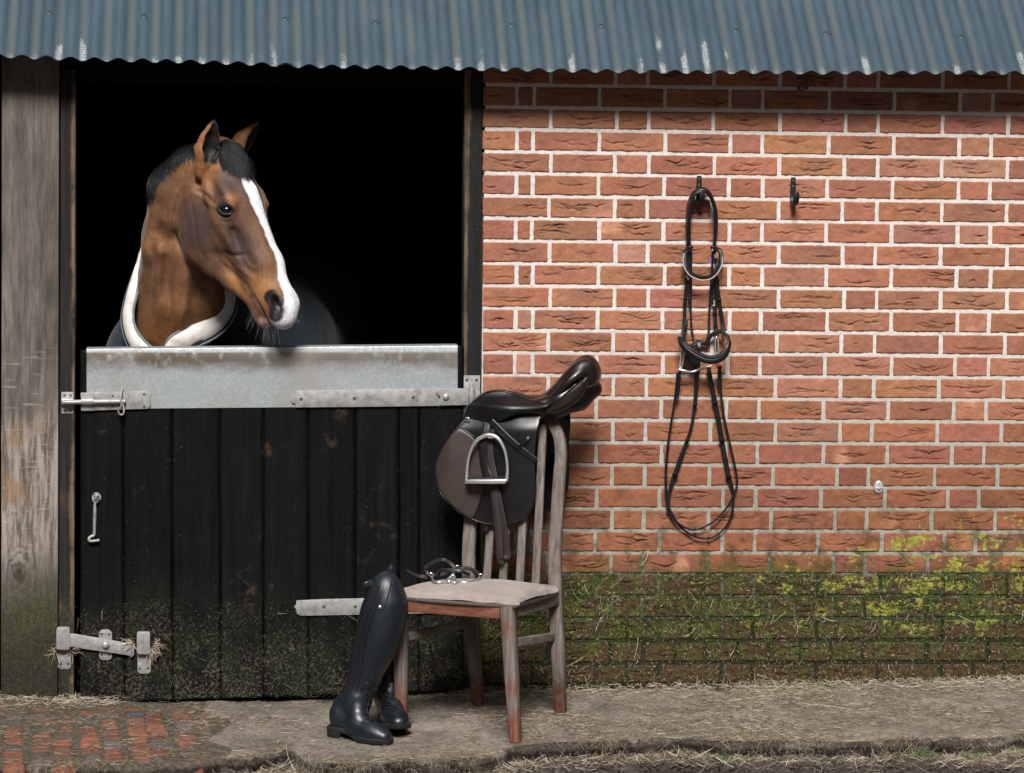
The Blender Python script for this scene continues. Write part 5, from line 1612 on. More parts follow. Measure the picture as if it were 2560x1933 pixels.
Z = _Z0
# ------------------------------------------------------------------ chair
def set_tone(o, fn):
    me = o.data; n = len(me.vertices)
    co = np.empty(n * 3, np.float32); me.vertices.foreach_get('co', co); co = co.reshape(-1, 3)
    at = me.attributes.new('tone', 'FLOAT_COLOR', 'POINT'); t = np.clip(fn(co), 0, 1)
    at.data.foreach_set('color', np.stack([t, t, t, np.ones(n)], 1).astype(np.float32).ravel())
    return o
CT = math.radians(27)
ce1 = np.array([math.cos(CT), -math.sin(CT), 0]); ce2 = np.array([math.sin(CT), math.cos(CT), 0]); UP = np.array([0, 0, 1.0])
FRf = G(*(REG['chair'][0] + 982 / 2.9827, REG['chair'][1] + 1535 / 2.9827)); FLf = G(960 + 132 / 2.9827, 1340 + 1452 / 2.9827)
CO = (FRf - ce1 * .195); CO[2] = 0.0
def cuv(P): q = np.asarray(P) - CO; return q @ ce1, q @ ce2
def onplane(reg, x, y, p0, n):
    a, b, s = REG[reg]; d = ray(a + x / s, b + y / s)
    t = (n @ (np.asarray(p0) - CAM_POS)) / (n @ d)
    return CAM_POS + t * d
def FP(x, y, v=0.0): return onplane('chair', x, y, CO + ce2 * v, ce2)
RAKE = math.radians(8)
bn = ce2 * math.cos(RAKE) - UP * math.sin(RAKE)
BV = .375
def BP(x, y, reg='chair', off=0.0): return onplane(reg, x, y, CO + ce2 * (BV + off) + UP * .45, bn)
chair = empty('wooden_chair', (CO + ce2 * .2)[:2].tolist() + [-.03], 'old weathered wooden dining chair with flaking red paint and a dusty beige seat', 'chair')
def limb(name, pts, w, d, mat, tone, ax1=ce1, parent=chair, n=None, bev=.005):
    """squared limb through centre points; w along ax1, d across"""
    P = np.array(pts, float); k = len(P) if n is None else n
    w = np.interp(np.linspace(0, 1, k), np.linspace(0, 1, len(np.atleast_1d(w))), np.atleast_1d(w)); d = np.interp(np.linspace(0, 1, k), np.linspace(0, 1, len(np.atleast_1d(d))), np.atleast_1d(d))
    if n: P = crom(P, n)
    T = unit(np.gradient(P, axis=0)); R = []
    for i in range(k):
        a = unit(ax1 - T[i] * (T[i] @ ax1)); b = np.cross(T[i], a)
        hw, hd, e = w[i] / 2, d[i] / 2, min(w[i], d[i]) * .14
        R.append([P[i] + a * x + b * y for x, y in ((-hw + e, -hd), (hw - e, -hd), (hw, -hd + e), (hw, hd - e), (hw - e, hd), (-hw + e, hd), (-hw, hd - e), (-hw, -hd + e))])
    m = MB(); m.rings(R)
    return set_tone(m.build(name, mat, parent, smooth=True), tone)
def lerp(a, b, t): return np.asarray(a) + (np.asarray(b) - np.asarray(a)) * t
FRt, FLt = FP(905, 520, -.02) + ce2 * .02, FP(104, 490, -.02) + ce2 * .02
legtone = lambda P: .22 + .55 * sstep(.26, -.04, P[:, 2]) + .30 * sstep(.24, .40, P[:, 2]) + .30 * vnoise(P, 16, 300)
limb('leg', [FRt, lerp(FRt, FRf, .5), FRf + UP * .001], [.043, .042, .032], [.043, .042, .032], M['chair'], legtone, n=16)
limb('leg', [FLt, lerp(FLt, FLf, .5), FLf + UP * .001], [.043, .042, .032], [.043, .042, .032], M['chair'], legtone, n=16)
BRf = G(960 + 1318 / 2.9827, 1340 + 1320 / 2.9827); BLf = G(960 + 706 / 2.9827, 1340 + 1262 / 2.9827)
BRs, BLs = BP(1283, 560), BP(640, 520)
posttone = lambda P: .05 + .60 * sstep(.20, -.03, P[:, 2]) + .14 * sstep(.62, .45, P[:, 2]) + .22 * vnoise(P, 14, 301)
S2 = 'saddle'
limb('back_post', [BRf + UP * .001, BP(1302, 950, off=.02), BRs, BP(1276, 130), BP(1012, 1300, S2), BP(1030, 1000, S2), BP(1044, 780, S2, .01), BP(1020, 640, S2, .02), BP(950, 540, S2, .025), BP(850, 500, S2, .03)], [.034, .040, .044, .042, .042, .041, .040, .038, .036, .034], .030, M['chair'], posttone, n=60)
limb('back_post', [BLf + UP * .001, BP(676, 950, off=.02), BLs, BP(632, 150), BP(392, 1300, S2), BP(420, 1000, S2), BP(450, 780, S2, .01), BP(520, 640, S2, .02), BP(620, 560, S2, .025), BP(720, 525, S2, .03)], [.034, .040, .044, .042, .042, .041, .040, .038, .036, .034], .030, M['chair'], posttone, n=60)
limb('top_rail', [BP(600, 560, S2, .025), BP(735, 520, S2, .03), BP(870, 505, S2, .03)], .040, .028, M['chair'], posttone, ax1=UP, n=12)
for xb, xt in ((511, 590), (628, 690), (750, 800), (866, 915)):
    limb('slat', [BP(xb - 6, 1775, S2, .004), BP(xb + (xt - xb) * .30, 1350, S2), BP(xb + (xt - xb) * .65, 950, S2, .0), BP(xt, 580, S2, .012)], .0265, .014, M['chair'], lambda P: .0 + .2 * sstep(.56, .46, P[:, 2]) + .15 * vnoise(P, 14, 302), n=20)
def rail(name, a, b, h, t, tone):
    ax = unit(b - a); m = MB(); s = np.cross(ax, UP)
    m.rings([[p + s * x + UP * y for x, y in ((-t / 2, -h / 2), (t / 2, -h / 2), (t / 2, h / 2), (-t / 2, h / 2))] for p in (a, lerp(a, b, .5), b)])
    return set_tone(m.build(name, M['rail'], chair, bevel=.004), tone)
zr = float(FRt[2]) - .020
flat_z = lambda p, z: np.array([p[0], p[1], z])
rail('seat_rail', flat_z(FLt, zr) + ce1 * .02 - ce2 * .008, flat_z(FRt, zr) - ce1 * .020 - ce2 * .008, .050, .022, lambda P: .85 + .25 * vnoise(P, 20, 303))
rail('seat_rail', flat_z(FRt, zr) + ce2 * .02 + ce1 * .008, flat_z(BRs, zr) - ce2 * .012 + ce1 * .006, .050, .022, lambda P: .30 + .3 * vnoise(P, 20, 303))
rail('seat_rail', flat_z(FLt, zr) + ce2 * .02 - ce1 * .008, flat_z(BLs, zr) - ce2 * .012 - ce1 * .006, .050, .022, lambda P: .40 + .3 * vnoise(P, 20, 303))
rail('seat_rail', flat_z(BLs, zr) + ce1 * .02, flat_z(BRs, zr) - ce1 * .02, .050, .020, lambda P: .40 + .3 * vnoise(P, 20, 303))
rail('stretcher', lerp(FRt, FRf, .285) + ce2 * .018, lerp(BRs, BRf, .24) - ce2 * .010, .028, .018, lambda P: .05 + .2 * vnoise(P, 20, 304))
rail('stretcher', lerp(FLt, FLf, .285) + ce2 * .018, lerp(BLs, BLf, .17) - ce2 * .010, .028, .018, lambda P: .15 + .2 * vnoise(P, 20, 304))
# seat pad
u0, v0 = cuv(FLt); u1, v1 = cuv(FRt); u2, v2 = cuv(BRs); u3, v3 = cuv(BLs)
so = [(u0 - .030, v0 - .020), ((u0 + u1) / 2, v0 - .034), (u1 + .030, v1 - .020), (u1 + .036, v1 + .02), ((u1 + u2) / 2 + .036, .5 * (v1 + v2)), (u2 + .022, v2 - .045), (u2 - .03, v2 - .012), (u3 + .03, v3 - .012), (u3 - .022, v3 - .045), ((u0 + u3) / 2 - .036, .5 * (v0 + v3)), (u0 - .036, v0 + .02)]
so = np.array(so); uc = so.mean(0); us = (so.max(0) - so.min(0)) / 2
SEATZ = zr + .013
seat = sheet('seat_pad', so, lambda q: CO + q[:, :1] * ce1 + q[:, 1:] * ce2 + UP * (SEATZ + .012), UP, .036, M['fabric'], chair, step=.010, roll=.028,
             puff=lambda q: .015 * np.clip(1 - (((q - uc) / us) ** 2).sum(1) * .8, 0, 1) + .003 * vnoise(np.c_[q, q[:, :1] * 0], 18, 305),
             colfn=lambda q: np.repeat((sstep(.10, .24, (q - uc)[:, 0] + .4 * (q - uc)[:, 1]) * .75 + .25 * sstep(.02, .0, edge_dist(q, so)))[:, None], 3, 1))

# ------------------------------------------------------------------ saddle
ST = math.radians(20)
sa = np.array([math.cos(ST), -math.sin(ST), 0]); sl = np.array([-math.sin(ST), -math.cos(ST), 0])   # along, and towards the viewer
S0 = BP(800, 520, S2, .03)
def SP(x, y, w=0.0): return onplane(S2, x, y, S0 + sl * w, sl)
saddle = empty('saddle', S0, 'dark brown leather riding saddle sitting over the back of the wooden chair', 'saddle')
def seat_sdf():
    pts = [(385, 500, .034, .050, .022), (440, 420, .050, .048, .026), (520, 365, .060, .046, .028), (600, 350, .064, .046, .028), (690, 362, .068, .046, .027), (780, 385, .072, .044, .025), (870, 398, .080, .038, .024), (940, 374, .084, .032, .022), (1005, 316, .090, .030, .018), (1070, 242, .096, .032, .016), (1138, 162, .098, .034, .016), (1198, 108, .086, .034, .018), (1240, 96, .066, .030, .020), (1268, 136, .054, .026, .022), (1278, 195, .044, .018, .018)]
    Q = crom(np.array(pts, float), 44)
    c0 = np.array([SP(x, y, 0) for x, y, *_ in Q])
    s = SDF(c0.min(0) - [.14, .2, .14], c0.max(0) + [.14, .2, .07], .0042)
    for (x, y, hw, dr, r), c in zip(Q, c0):
        c = c - UP * r * .8
        for sg in (1, -1):
            e = c + sl * sg * (hw - r) - UP * dr
            mid = c + sl * sg * (hw - r) * .6 - UP * dr * .35
            s.capsule(c, mid, r, r * .95, .012); s.capsule(mid, e, r * .95, r * .7, .012)
    V, F = s.mesh()
    o = mesh_np('seat', V, F, M['saddle'], saddle, True)
    sm = o.modifiers.new('smooth', 'SMOOTH'); sm.factor = .5; sm.iterations = 5
    return o
seat_sdf()
def panel_sdf():
    a = SP(500, 470, .05)
    s = SDF(np.array([S0[0] - .35, S0[1] - .35, S0[2] - .12]), np.array([S0[0] + .36, S0[1] + .30, S0[2] + .22]), .0045)
    s.chain([SP(480, 480, .055), SP(700, 470, .062), SP(900, 455, .060), SP(1040, 395, .056), SP(1140, 310, .045)], [.030, .032, .034, .034, .028], .02, flat=(UP * .7 + sa * -.5, .8))
    s.chain([SP(560, 470, -.06), SP(800, 460, -.068), SP(1000, 455, -.075), SP(1170, 390, -.085), SP(1275, 322, -.080)], [.030, .033, .037, .039, .031], .02)
    s.chain([SP(1185, 190, .03), SP(1250, 240, -.03)], [.026, .030], .03)
    s.chain([SP(1000, 405, .0), SP(1215, 235, .0)], [.032, .034], .03)
    V, F = s.mesh()
    o = mesh_np('panel', V, F, M['saddle'], saddle, True)
    sm = o.modifiers.new('smooth', 'SMOOTH'); sm.factor = .5; sm.iterations = 5
panel_sdf()
SCL = 1.29e-3 / 2.8788                                # metres per outline unit on the saddle
def fmap_w(fw): return lambda q: np.array([SP(x, y, float(fw(x, y))) for x, y in q])
flap_o = [(352, 548), (300, 602), (218, 690), (162, 790), (136, 880), (140, 960), (166, 1052), (222, 1130), (302, 1205), (400, 1258), (500, 1292), (620, 1300), (735, 1274), (805, 1226), (850, 1130), (862, 1000), (857, 880), (860, 760), (876, 620), (905, 475), (850, 440), (700, 430), (520, 440), (400, 480)]
fw_flap = lambda x, y: .104 - .036 * float(sstep(640, 430, y)) - .012 * float(sstep(260, 130, x)) + .004 * math.sin(x * .011)
sheet('flap', flap_o, fmap_w(fw_flap), sl, .005, M['flap'], saddle, step=22, roll=.0045, n_out=120, scale=SCL, puff=lambda q: .006 * np.exp(-((q[:, 0] - 640) / 160) ** 2 - ((q[:, 1] - 950) / 260) ** 2) + .0015 * vnoise(np.c_[q * .01, q[:, :1] * 0], 1.2, 311))
knee_o = [(300, 612), (360, 634), (420, 682), (446, 742), (470, 850), (486, 990), (474, 1080), (408, 1250), (304, 1196), (226, 1124), (172, 1046), (148, 958), (145, 880), (170, 796), (224, 700)]
sheet('knee_roll', knee_o, fmap_w(lambda x, y: fw_flap(x, y) + .0035), sl, .006, M['knee'], saddle, step=18, roll=.010, n_out=110, scale=SCL, puff=lambda q: .010 * np.exp(-((q[:, 0] - 300) / 120) ** 2 - ((q[:, 1] - 930) / 260) ** 2))
m = MB()
def edge_tube(m, pts, fw, r, n=80): m.tube([SP(x, y, fw(x, y)) for x, y in pts], r, n, 8)
edge_tube(m, [(296, 606), (360, 628), (424, 676), (452, 740), (476, 850), (492, 992), (480, 1084), (412, 1256)], lambda x, y: fw_flap(x, y) + .0055, .0016)
edge_tube(m, flap_o[:16], lambda x, y: fw_flap(x, y) + .001, .0022, 140)
m.build('piping', M['saddle'], saddle, smooth=True)
skirt_o = [(352, 540), (356, 500), (384, 436), (438, 388), (500, 356), (560, 341), (625, 341), (705, 364), (800, 402), (870, 420), (925, 422), (985, 398), (945, 445), (850, 466), (760, 484), (690, 512), (620, 543), (540, 550), (440, 552), (385, 552)]
fw_sk = lambda x, y: .082 + .026 * float(sstep(360, 700, x)) * float(sstep(380, 480, y)) - .026 * float(sstep(450, 350, y)) + .008 * float(sstep(700, 950, x))
sheet('skirt', skirt_o, fmap_w(fw_sk), sl, .005, M['flap'], saddle, step=16, roll=.004, n_out=120, scale=SCL, puff=lambda q: .016 * np.exp(-((q[:, 0] - 600) / 170) ** 2 - ((q[:, 1] - 445) / 75) ** 2))
leaf = [(922, 484), (1000, 424), (1090, 342), (1180, 268), (1222, 236), (1240, 232), (1240, 268), (1222, 338), (1170, 408), (1090, 464), (1010, 500), (950, 508)]
sheet('panel', leaf, fmap_w(lambda x, y: .088 - .018 * float(sstep(1000, 1240, x))), sl, .030, M['saddle'], saddle, step=14, roll=.014, n_out=100, scale=SCL, puff=lambda q: .006 * np.exp(-((q[:, 0] - 1130) / 90) ** 2))
m = MB()
edge_tube(m, [(352, 540), (358, 500), (386, 434), (440, 386), (500, 354), (560, 339), (625, 339), (705, 362), (800, 400), (870, 418), (925, 420), (985, 392), (1060, 330), (1140, 262), (1220, 215)], lambda x, y: fw_sk(x, y) + .003 - .03 * float(sstep(960, 1200, x)), .0024, 120)
edge_tube(m, [(345, 548), (440, 556), (540, 554), (620, 547), (690, 516), (760, 488), (850, 470), (945, 449)], lambda x, y: fw_sk(x, y) + .002, .0018, 80)
m.build('piping', M['saddle'], saddle, smooth=True)
farm = MB()
far_o = crom(np.array(flap_o, float), 70, True)
def far_pt(x, y, extra=0.0):
    p = SP(x, y, 0.0); return p - sl * (.170 + extra - .07 * float(sstep(640, 430, y))) + sa * .072
fo = np.array([far_pt(x + 6, y - 40) for x, y in far_o])
ft = np.array([far_pt(x + 6, y - 40, .006) for x, y in far_o])
farm.add(np.vstack([fo, ft]), [tuple(range(70)), tuple(range(139, 69, -1))] + [(i, i + 70, (i + 1) % 70 + 70, (i + 1) % 70) for i in range(70)])
farm.build('flap', M['flap'], saddle)
# straps, keeper, leathers
m = MB()
m.strap([SP(538, 556, .112), SP(650, 668, .117), SP(760, 762, .117), SP(868, 842, .110)], sl, [.023, .023, .022, .019], .003, 30)
gs = m.build('girth_strap', M['bridle'], saddle, smooth=True)
m = MB()
m.strap([SP(722, 772, .114), SP(745, 742, .121), SP(800, 685, .121), SP(818, 668, .114)], sl, .012, .003, 14)
m.build('keeper', M['bridle'], saddle, smooth=True)
for x, y in ((590, 605), (640, 655), (702, 708), (562, 570)):
    m = MB(); m.lathe(SP(x, y, .1192), sl, [(0, 0), (.0022, 0), (.0020, .0004), (0, .0005)], 10)
    m.build('strap_hole', M['rubber'], gs)
m = MB(); m.strap([SP(505, 1290, .094), SP(505, 1345, .092)], sl, [.022, .016], .003, 8)
m.build('girth_strap', M['saddle'], saddle, smooth=True)
m = MB()
m.strap([SP(512, 572, .110), SP(498, 640, .119), SP(484, 720, .123), SP(482, 800, .124), SP(500, 890, .126), SP(520, 950, .130), SP(540, 985, .130)], sl, .0265, .0035, 40)
sl_o = m.build('stirrup_leather', M['bridle'], saddle, smooth=True)
m = MB()
m.strap([SP(545, 610, .112), SP(528, 690, .115), SP(530, 790, .116), SP(548, 880, .118), SP(562, 960, .122), SP(578, 1060, .124), SP(598, 1150, .124), SP(628, 1290, .120), SP(646, 1400, .114), SP(655, 1500, .108), SP(650, 1545, .110), SP(625, 1562, .114), SP(606, 1540, .119), SP(600, 1450, .122), SP(592, 1330, .124), SP(580, 1230, .126), SP(570, 1150, .128), SP(560, 1060, .128), SP(556, 1005, .126)], [sl] * 9 + [sl + UP * -.2, sl - UP, -UP - sl * .2, -sl - UP * .3, -sl, -sl, -sl, -sl, -sl, -sl], .0245, .003, 90)
m.build('leather_tail', M['strap_in'], sl_o, smooth=True)
iron = empty('stirrup_iron', SP(508, 990, .13)); iron.parent = saddle; iron.location = Vector(SP(508, 990, .13)) - Vector(S0)
m = MB()
m.tube([SP(x, y, .135) for x, y in [(366, 985), (368, 900), (380, 820), (405, 745), (445, 690), (490, 664), (525, 656), (565, 664), (602, 695), (636, 760), (652, 830), (658, 910), (652, 985)]], [.0062, .0052, .0050, .0050, .0055, .0065, .0075, .0065, .0055, .0050, .0050, .0052, .0062], 60, 12)
m.strap([SP(520, 668, .135), SP(560, 668, .135)], sl, .012, .010, 6)
m.build('stirrup_arch', M['steel'], iron, smooth=True)
m = MB()
t0, t1 = SP(362, 984, .135), SP(655, 984, .135)
R = []
for q in np.linspace(0, 1, 9):
    c = lerp(t0, t1, q); hw = .024 * (1 - .25 * abs(2 * q - 1) ** 3)
    R.append([c + sl * hw - UP * .008, c + sl * (hw + .002) + UP * .000, c + sl * hw + UP * .006, c - sl * hw + UP * .008, c - sl * hw - UP * .006])
m.rings(R); m.build('tread', M['steel'], iron, bevel=.0012)
m = MB()
R = [[lerp(t0, t1, q) + sl * .020 + UP * .006, lerp(t0, t1, q) + sl * .019 + UP * .011, lerp(t0, t1, q) - sl * .021 + UP * .012, lerp(t0, t1, q) - sl * .021 + UP * .006] for q in (.05, .3, .7, .95)]
m.rings(R)
R = [[lerp(t0, t1, q) + sl * .018 - UP * .008, lerp(t0, t1, q) + sl * .015 - UP * .013, lerp(t0, t1, q) - sl * .021 - UP * .012, lerp(t0, t1, q) - sl * .021 - UP * .006] for q in (.16, .3, .7, .84)]
m.rings(R); m.build('tread_pad', M['rubber'], iron, bevel=.001)
m = MB(); c = SP(414, 468, fw_sk(414, 468) + .004)
m.prism([c + sa * .0058 * math.cos(a) + UP * .0042 * math.sin(a) for a in np.linspace(0, 2 * math.pi, 24, endpoint=False)], sl, .0022)
m.build('badge', M['green'], saddle, bevel=.0008)
m = MB(); m.tube([SP(358, 548, .09), SP(356, 536, .098), SP(370, 530, .1), SP(384, 540, .1), (SP(376, 556, .098)), SP(362, 556, .094)], .0020, 30, 8, True)
m.build('dee_ring', M['worn_steel'], saddle, smooth=True)
m = MB(); m.tube([SP(815, 1225, .06), SP(822, 1270, .05), SP(806, 1370, .05), SP(800, 1440, .05), SP(812, 1488, .05), SP(840, 1514, .045)], [.0048, .0042, .0030, .0028, .0026, .0026], 40, 8)
m.build('hanging_cord', M['bridle'], saddle, smooth=True)

# ------------------------------------------------------------------ spurs on the seat
def SEP(x, y, dz=0.0): return onplane('chair', x, y, (0, 0, SEATZ + .054 + dz), UP)
def spur(name, label, yoke, neck, knob, strapp, strap2):
    P = [SEP(*q) for q in yoke]; o = empty(name, P[len(P) // 2] - UP * .006, label, 'spur', None)
    m = MB(); m.tube(P, [.0030, .0042, .0048, .0042, .0030], 40, 10); yk = m.build('yoke', M['worn_steel'], o, smooth=True)
    m = MB(); m.tube([SEP(*q) for q in neck], [.0042, .0046], 10, 10); kp = SEP(*knob)
    m.lathe(kp - UP * .0075, UP, [(.0075 * math.sin(t), .0075 - .0075 * math.cos(t)) for t in np.linspace(.02, 3.12, 14)], 18)
    m.build('neck_knob', M['worn_steel'], o, smooth=True)
    for st in (strapp, strap2):
        if not st: continue
        PP = [SEP(*q) for q in st]
        m = MB(); m.strap(PP, [np.array([.15, -1, .25])] * len(PP), .0125, .0026, 60)
        m.build('spur_strap', M['strap_in'] if st is strapp and name == 'spur' else M['bridle'], o, smooth=True)
    for q in (yoke[0], yoke[-1]):
        c = SEP(*q); m = MB(); m.tube([c + np.array([.007 * math.cos(t), -.002, .007 * math.sin(t)]) for t in np.linspace(0, 2 * math.pi, 14, endpoint=False)], .0013, None, 6, True)
        m.build('buckle', M['worn_steel'], o, smooth=True)
spur('spur', 'steel spur whose long brown strap arches up over the chair seat', [(352, 292, .0), (372, 338, -.006), (430, 346, -.006), (490, 312, -.002), (548, 236, .012)], [(440, 342, -.006), (478, 342, -.004)], (485, 341, -.003),
     [(172, 256, .0), (215, 282, .0), (270, 302, -.002), (345, 305, -.004), (352, 300, .0), (312, 262, .016), (318, 232, .030), (370, 196, .038), (440, 178, .040), (492, 202, .034), (530, 238, .020)], [(530, 240, .014), (600, 238, .012), (650, 252, .010), (690, 290, .002)])
spur('spur', 'steel spur on the right of its twin, knob towards the front of the chair seat', [(515, 306, .0), (540, 336, -.006), (615, 346, -.008), (685, 330, -.006), (722, 300, .0)], [(560, 342, -.006), (532, 350, -.006)], (526, 351, -.005),
     [(715, 305, .0), (690, 268, .010), (620, 243, .016), (560, 246, .014), (480, 270, .008), (420, 288, .002), (370, 292, -.002)], [(640, 290, .004), (560, 262, .012), (440, 255, .016), (400, 275, .010)])

# ------------------------------------------------------------------ boots
def boot(label, shaft, ankle, heel_px, toe_px, toe_lift, detail, tilt=0.0):
    """shaft: (zx, zy, Y, r) from ankle to top; heel/toe: ground contact in photo pixels"""
    H, T = G(*heel_px), G(*toe_px)
    f = T - H; f[2] = 0; L = np.linalg.norm(f); f = f / L; L = min(max(L * 1.0, .20), .285); s_ = np.cross(f, UP)
    o = empty('riding_boot', H + f * L * .45, label, 'boot', None)
    def fp(l, w, z): return H + f * l * L + s_ * w + UP * (z + toe_lift * max(0, l - .1))
    P = [Z('boot', x, y, Y if Y < -.3 else H[1] + Y) for x, y, Y, r in shaft]; R = [q[3] for q in shaft]
    allp = np.array(P + [fp(-.15, 0, 0), fp(1.1, 0, 0)])
    s = SDF(allp.min(0) - .10, allp.max(0) + .10, .0042)
    Q = crom(np.hstack([np.array(P), np.array(R)[:, None]]), 30)
    flatd = unit(s_ * 1.0)
    s.chain(Q[:, :3], Q[:, 3], .014, flat=(flatd, .94))
    an = P[0]
    s.capsule(an, fp(.06, 0, .080), R[0], .032, .03)
    s.capsule(fp(.06, 0, .075), fp(.06, 0, .060), .031, .033, .02)
    s.capsule(an, fp(.40, 0, .070), R[0] * .86, .031, .03)
    s.capsule(fp(.08, 0, .055), fp(.42, .002, .044), .032, .031, .02)
    s.capsule(fp(.42, 0, .048), fp(.70, .002, .034), .033, .030, .02)
    s.capsule(fp(.66, .012, .030), fp(.92, .008, .022), .026, .018, .02); s.capsule(fp(.66, -.012, .030), fp(.92, -.008, .022), .026, .018, .02)
    s.capsule(fp(.40, .006, .030), fp(.80, .0, .022), .032, .030, .02)
    # flat underneath
    c = fp(.45, 0, -.075); s.ell(c, (.001, .001, .001), None, .001)
    g = s._pts(tuple(slice(0, n) for n in s.n)); lrel = (g - H) @ f / L
    floor = (g[..., 2] - H[2]) - (.030 - .018 * sstep(.25, .55, lrel) + toe_lift * np.maximum(0, lrel - .1))
    s.D = np.maximum(s.D, -floor.astype(np.float32))
    V, F = s.mesh()
    # ankle creases
    zc = V[:, 2] - H[2]
    wr = sstep(.09, .13, zc) * sstep(.24, .17, zc)
    V = V + s_ * 0 + f * (wr * (.0016 + .0020 * vnoise(V, 14, 333)) * np.sin(zc * 190 + 9 * ((V - H) @ s_) + 3 * vnoise(V, 20, 330)))[:, None]
    V = V + ((.0022 * vnoise(V, 11, 331) + .0010 * vnoise(V, 30, 332)) * sstep(.12, .25, zc))[:, None] * f
    body = mesh_np('boot_upper', V, F, M['boot'], o, True)
    sm = body.modifiers.new('smooth', 'SMOOTH'); sm.factor = .5; sm.iterations = 3
    bvh = BVHTree.FromPolygons([Vector(v) for v in V], [tuple(q) for q in F.tolist()])
    def on(x, y):
        p = Z('boot', x, y, -1.0); d = unit(p - CAM_POS); h = bvh.ray_cast(Vector(CAM_POS), Vector(d))
        return (np.array(h[0]), np.array(h[1])) if h[0] is not None else (None, None)
    # sole and heel
    so = [(-.10, -.030), (-.02, -.036), (.15, -.034), (.38, -.032), (.60, -.045), (.78, -.046), (.93, -.036), (1.03, -.014), (1.03, .012), (.93, .034), (.78, .046), (.60, .046), (.38, .034), (.15, .036), (-.02, .036), (-.10, .030), (-.13, 0)]
    so = crom(np.array([(a * L, b) for a, b in so]), 60, True)
    def sz(l): return .024 - .017 * float(sstep(.25, .55, l / L)) + toe_lift * max(0, l / L - .1)
    m = MB()
    A = np.array([fp(0, 0, 0) + f * a + s_ * b + UP * (sz(a) - 0) for a, b in so]); B = A + UP * .0095
    A2 = np.array([fp(0, 0, 0) + f * a * .992 + s_ * b * .965 + UP * (sz(a) - .004) for a, b in so])
    Cc = np.array([fp(0, 0, 0) + f * a * .97 + s_ * b * .90 + UP * (sz(a) + .013) for a, b in so])
    m.rings([A2, A, B, Cc]); m.build('sole', M['rubber'], o, smooth=True)
    hb = [q for q in so if q[0] < .20 * L]
    hb = np.array(sorted(hb, key=lambda q: math.atan2(q[1], q[0] - .03)))
    m = MB(); base = [H + f * (a * .96) + s_ * b * .94 + UP * (toe_lift * 0) for a, b in hb]; top = [H + f * a + s_ * b + UP * .026 for a, b in hb]
    m.rings([base, [lerp(p, q, .5) for p, q in zip(base, top)], top]); m.build('heel', M['rubber'], o, bevel=.002)
    def lay(path, w, th, name, mat, lift=.001, n=40, parent=o):
        PP, NN = [], []
        for x, y in crom(np.array(path, float), 24):
            p, nn = on(x, y)
            if p is None: continue
            PP.append(p + nn * lift); NN.append(nn)
        if len(PP) < 4: return None
        m = MB(); m.strap(PP, NN, w if np.ndim(w) == 0 else np.interp(np.linspace(0, 1, len(PP)), np.linspace(0, 1, len(w)), w), th, n)
        return m.build(name, mat, parent, smooth=True)
    detail(o, on, lay)
    return o
def detail_a(o, on, lay):
    lay([(520, 262), (490, 330), (452, 430), (412, 540), (382, 660), (360, 780), (340, 900), (322, 1010), (302, 1120)], [.030, .030, .027, .025, .024, .022, .021, .020, .017], .0015, 'elastic_panel', M['boot2'], .0006, 60)
    lay([(598, 225), (560, 320), (520, 420), (480, 540), (445, 660), (420, 790), (402, 920), (378, 1050), (346, 1140)], .0030, .0022, 'seam', M['bridle'], .0010, 60)
    lay([(628, 218), (606, 300), (575, 390), (548, 455)], [.012, .016, .022, .026], .0022, 'snap_tongue', M['boot'], .0015, 30)
    p, n = on(545, 442)
    if p is not None:
        m = MB(); m.lathe(p + n * .002, n, [(0, 0), (.0062, 0), (.0060, .0016), (.0046, .0030), (.0020, .0034), (0, .0034)], 16); m.build('press_stud', M['worn_steel'], o, smooth=True)
    lay([(322, 1215), (350, 1180), (385, 1150), (400, 1100), (430, 1060), (480, 1052), (520, 1070)], .0035, .0030, 'seam', M['bridle'], .0008, 40)
    lay([(262, 1270), (310, 1300), (350, 1345), (400, 1368), (460, 1362), (500, 1350)], .0030, .0026, 'seam', M['bridle'], .0006, 40)
    for (x0, y0, x1, y1) in ((460, 1105, 502, 1118), (446, 1150, 485, 1168), (432, 1185, 472, 1200), (428, 1235, 468, 1248), (416, 1302, 455, 1316), (440, 1340, 490, 1356)):
        lay([(x0, y0), ((x0 + x1) / 2, (y0 + y1) / 2 - 4), (x1, y1)], .0042, .0042, 'lace', M['bridle'], .0014, 10)
    lay([(482, 1095), (470, 1140), (455, 1180), (448, 1225), (440, 1280), (452, 1330)], .0030, .003, 'lace', M['rubber'], .0006, 30)
    m = MB(); m.strap([Z('boot', x, y, Y) for x, y, Y in [(618, 212, -.60), (628, 160, -.595), (638, 108, -.59), (648, 120, -.60), (650, 160, -.605), (648, 215, -.60)]], np.array([.5, -.85, 0]), .017, .0025, 40); m.build('pull_loop', M['boot'], o, smooth=True)
    m = MB(); m.strap([Z('boot', x, y, Y) for x, y, Y in [(500, 235, -.60), (470, 245, -.61), (435, 268, -.615), (405, 285, -.61)]], np.array([.1, -1, .1]), [.014, .018, .021, .015], .003, 20)
    m.lathe(Z('boot', 430, 275, -.617), (0, -1, 0), [(0, 0), (.0058, 0), (.0054, .002), (.003, .0024), (.0026, .0008), (0, .0008)], 16); m.build('snap_tab', M['boot'], o, smooth=True)
    m = MB(); m.strap([Z('boot', x, y, Y) for x, y, Y in [(262, 1140, -.55), (225, 1165, -.545), (195, 1210, -.54), (178, 1265, -.54), (200, 1296, -.545)]], np.array([-.8, -.5, .2]), [.016, .022, .028, .026, .018], .006, 24); m.build('spur_rest', M['boot2'], o, smooth=True)
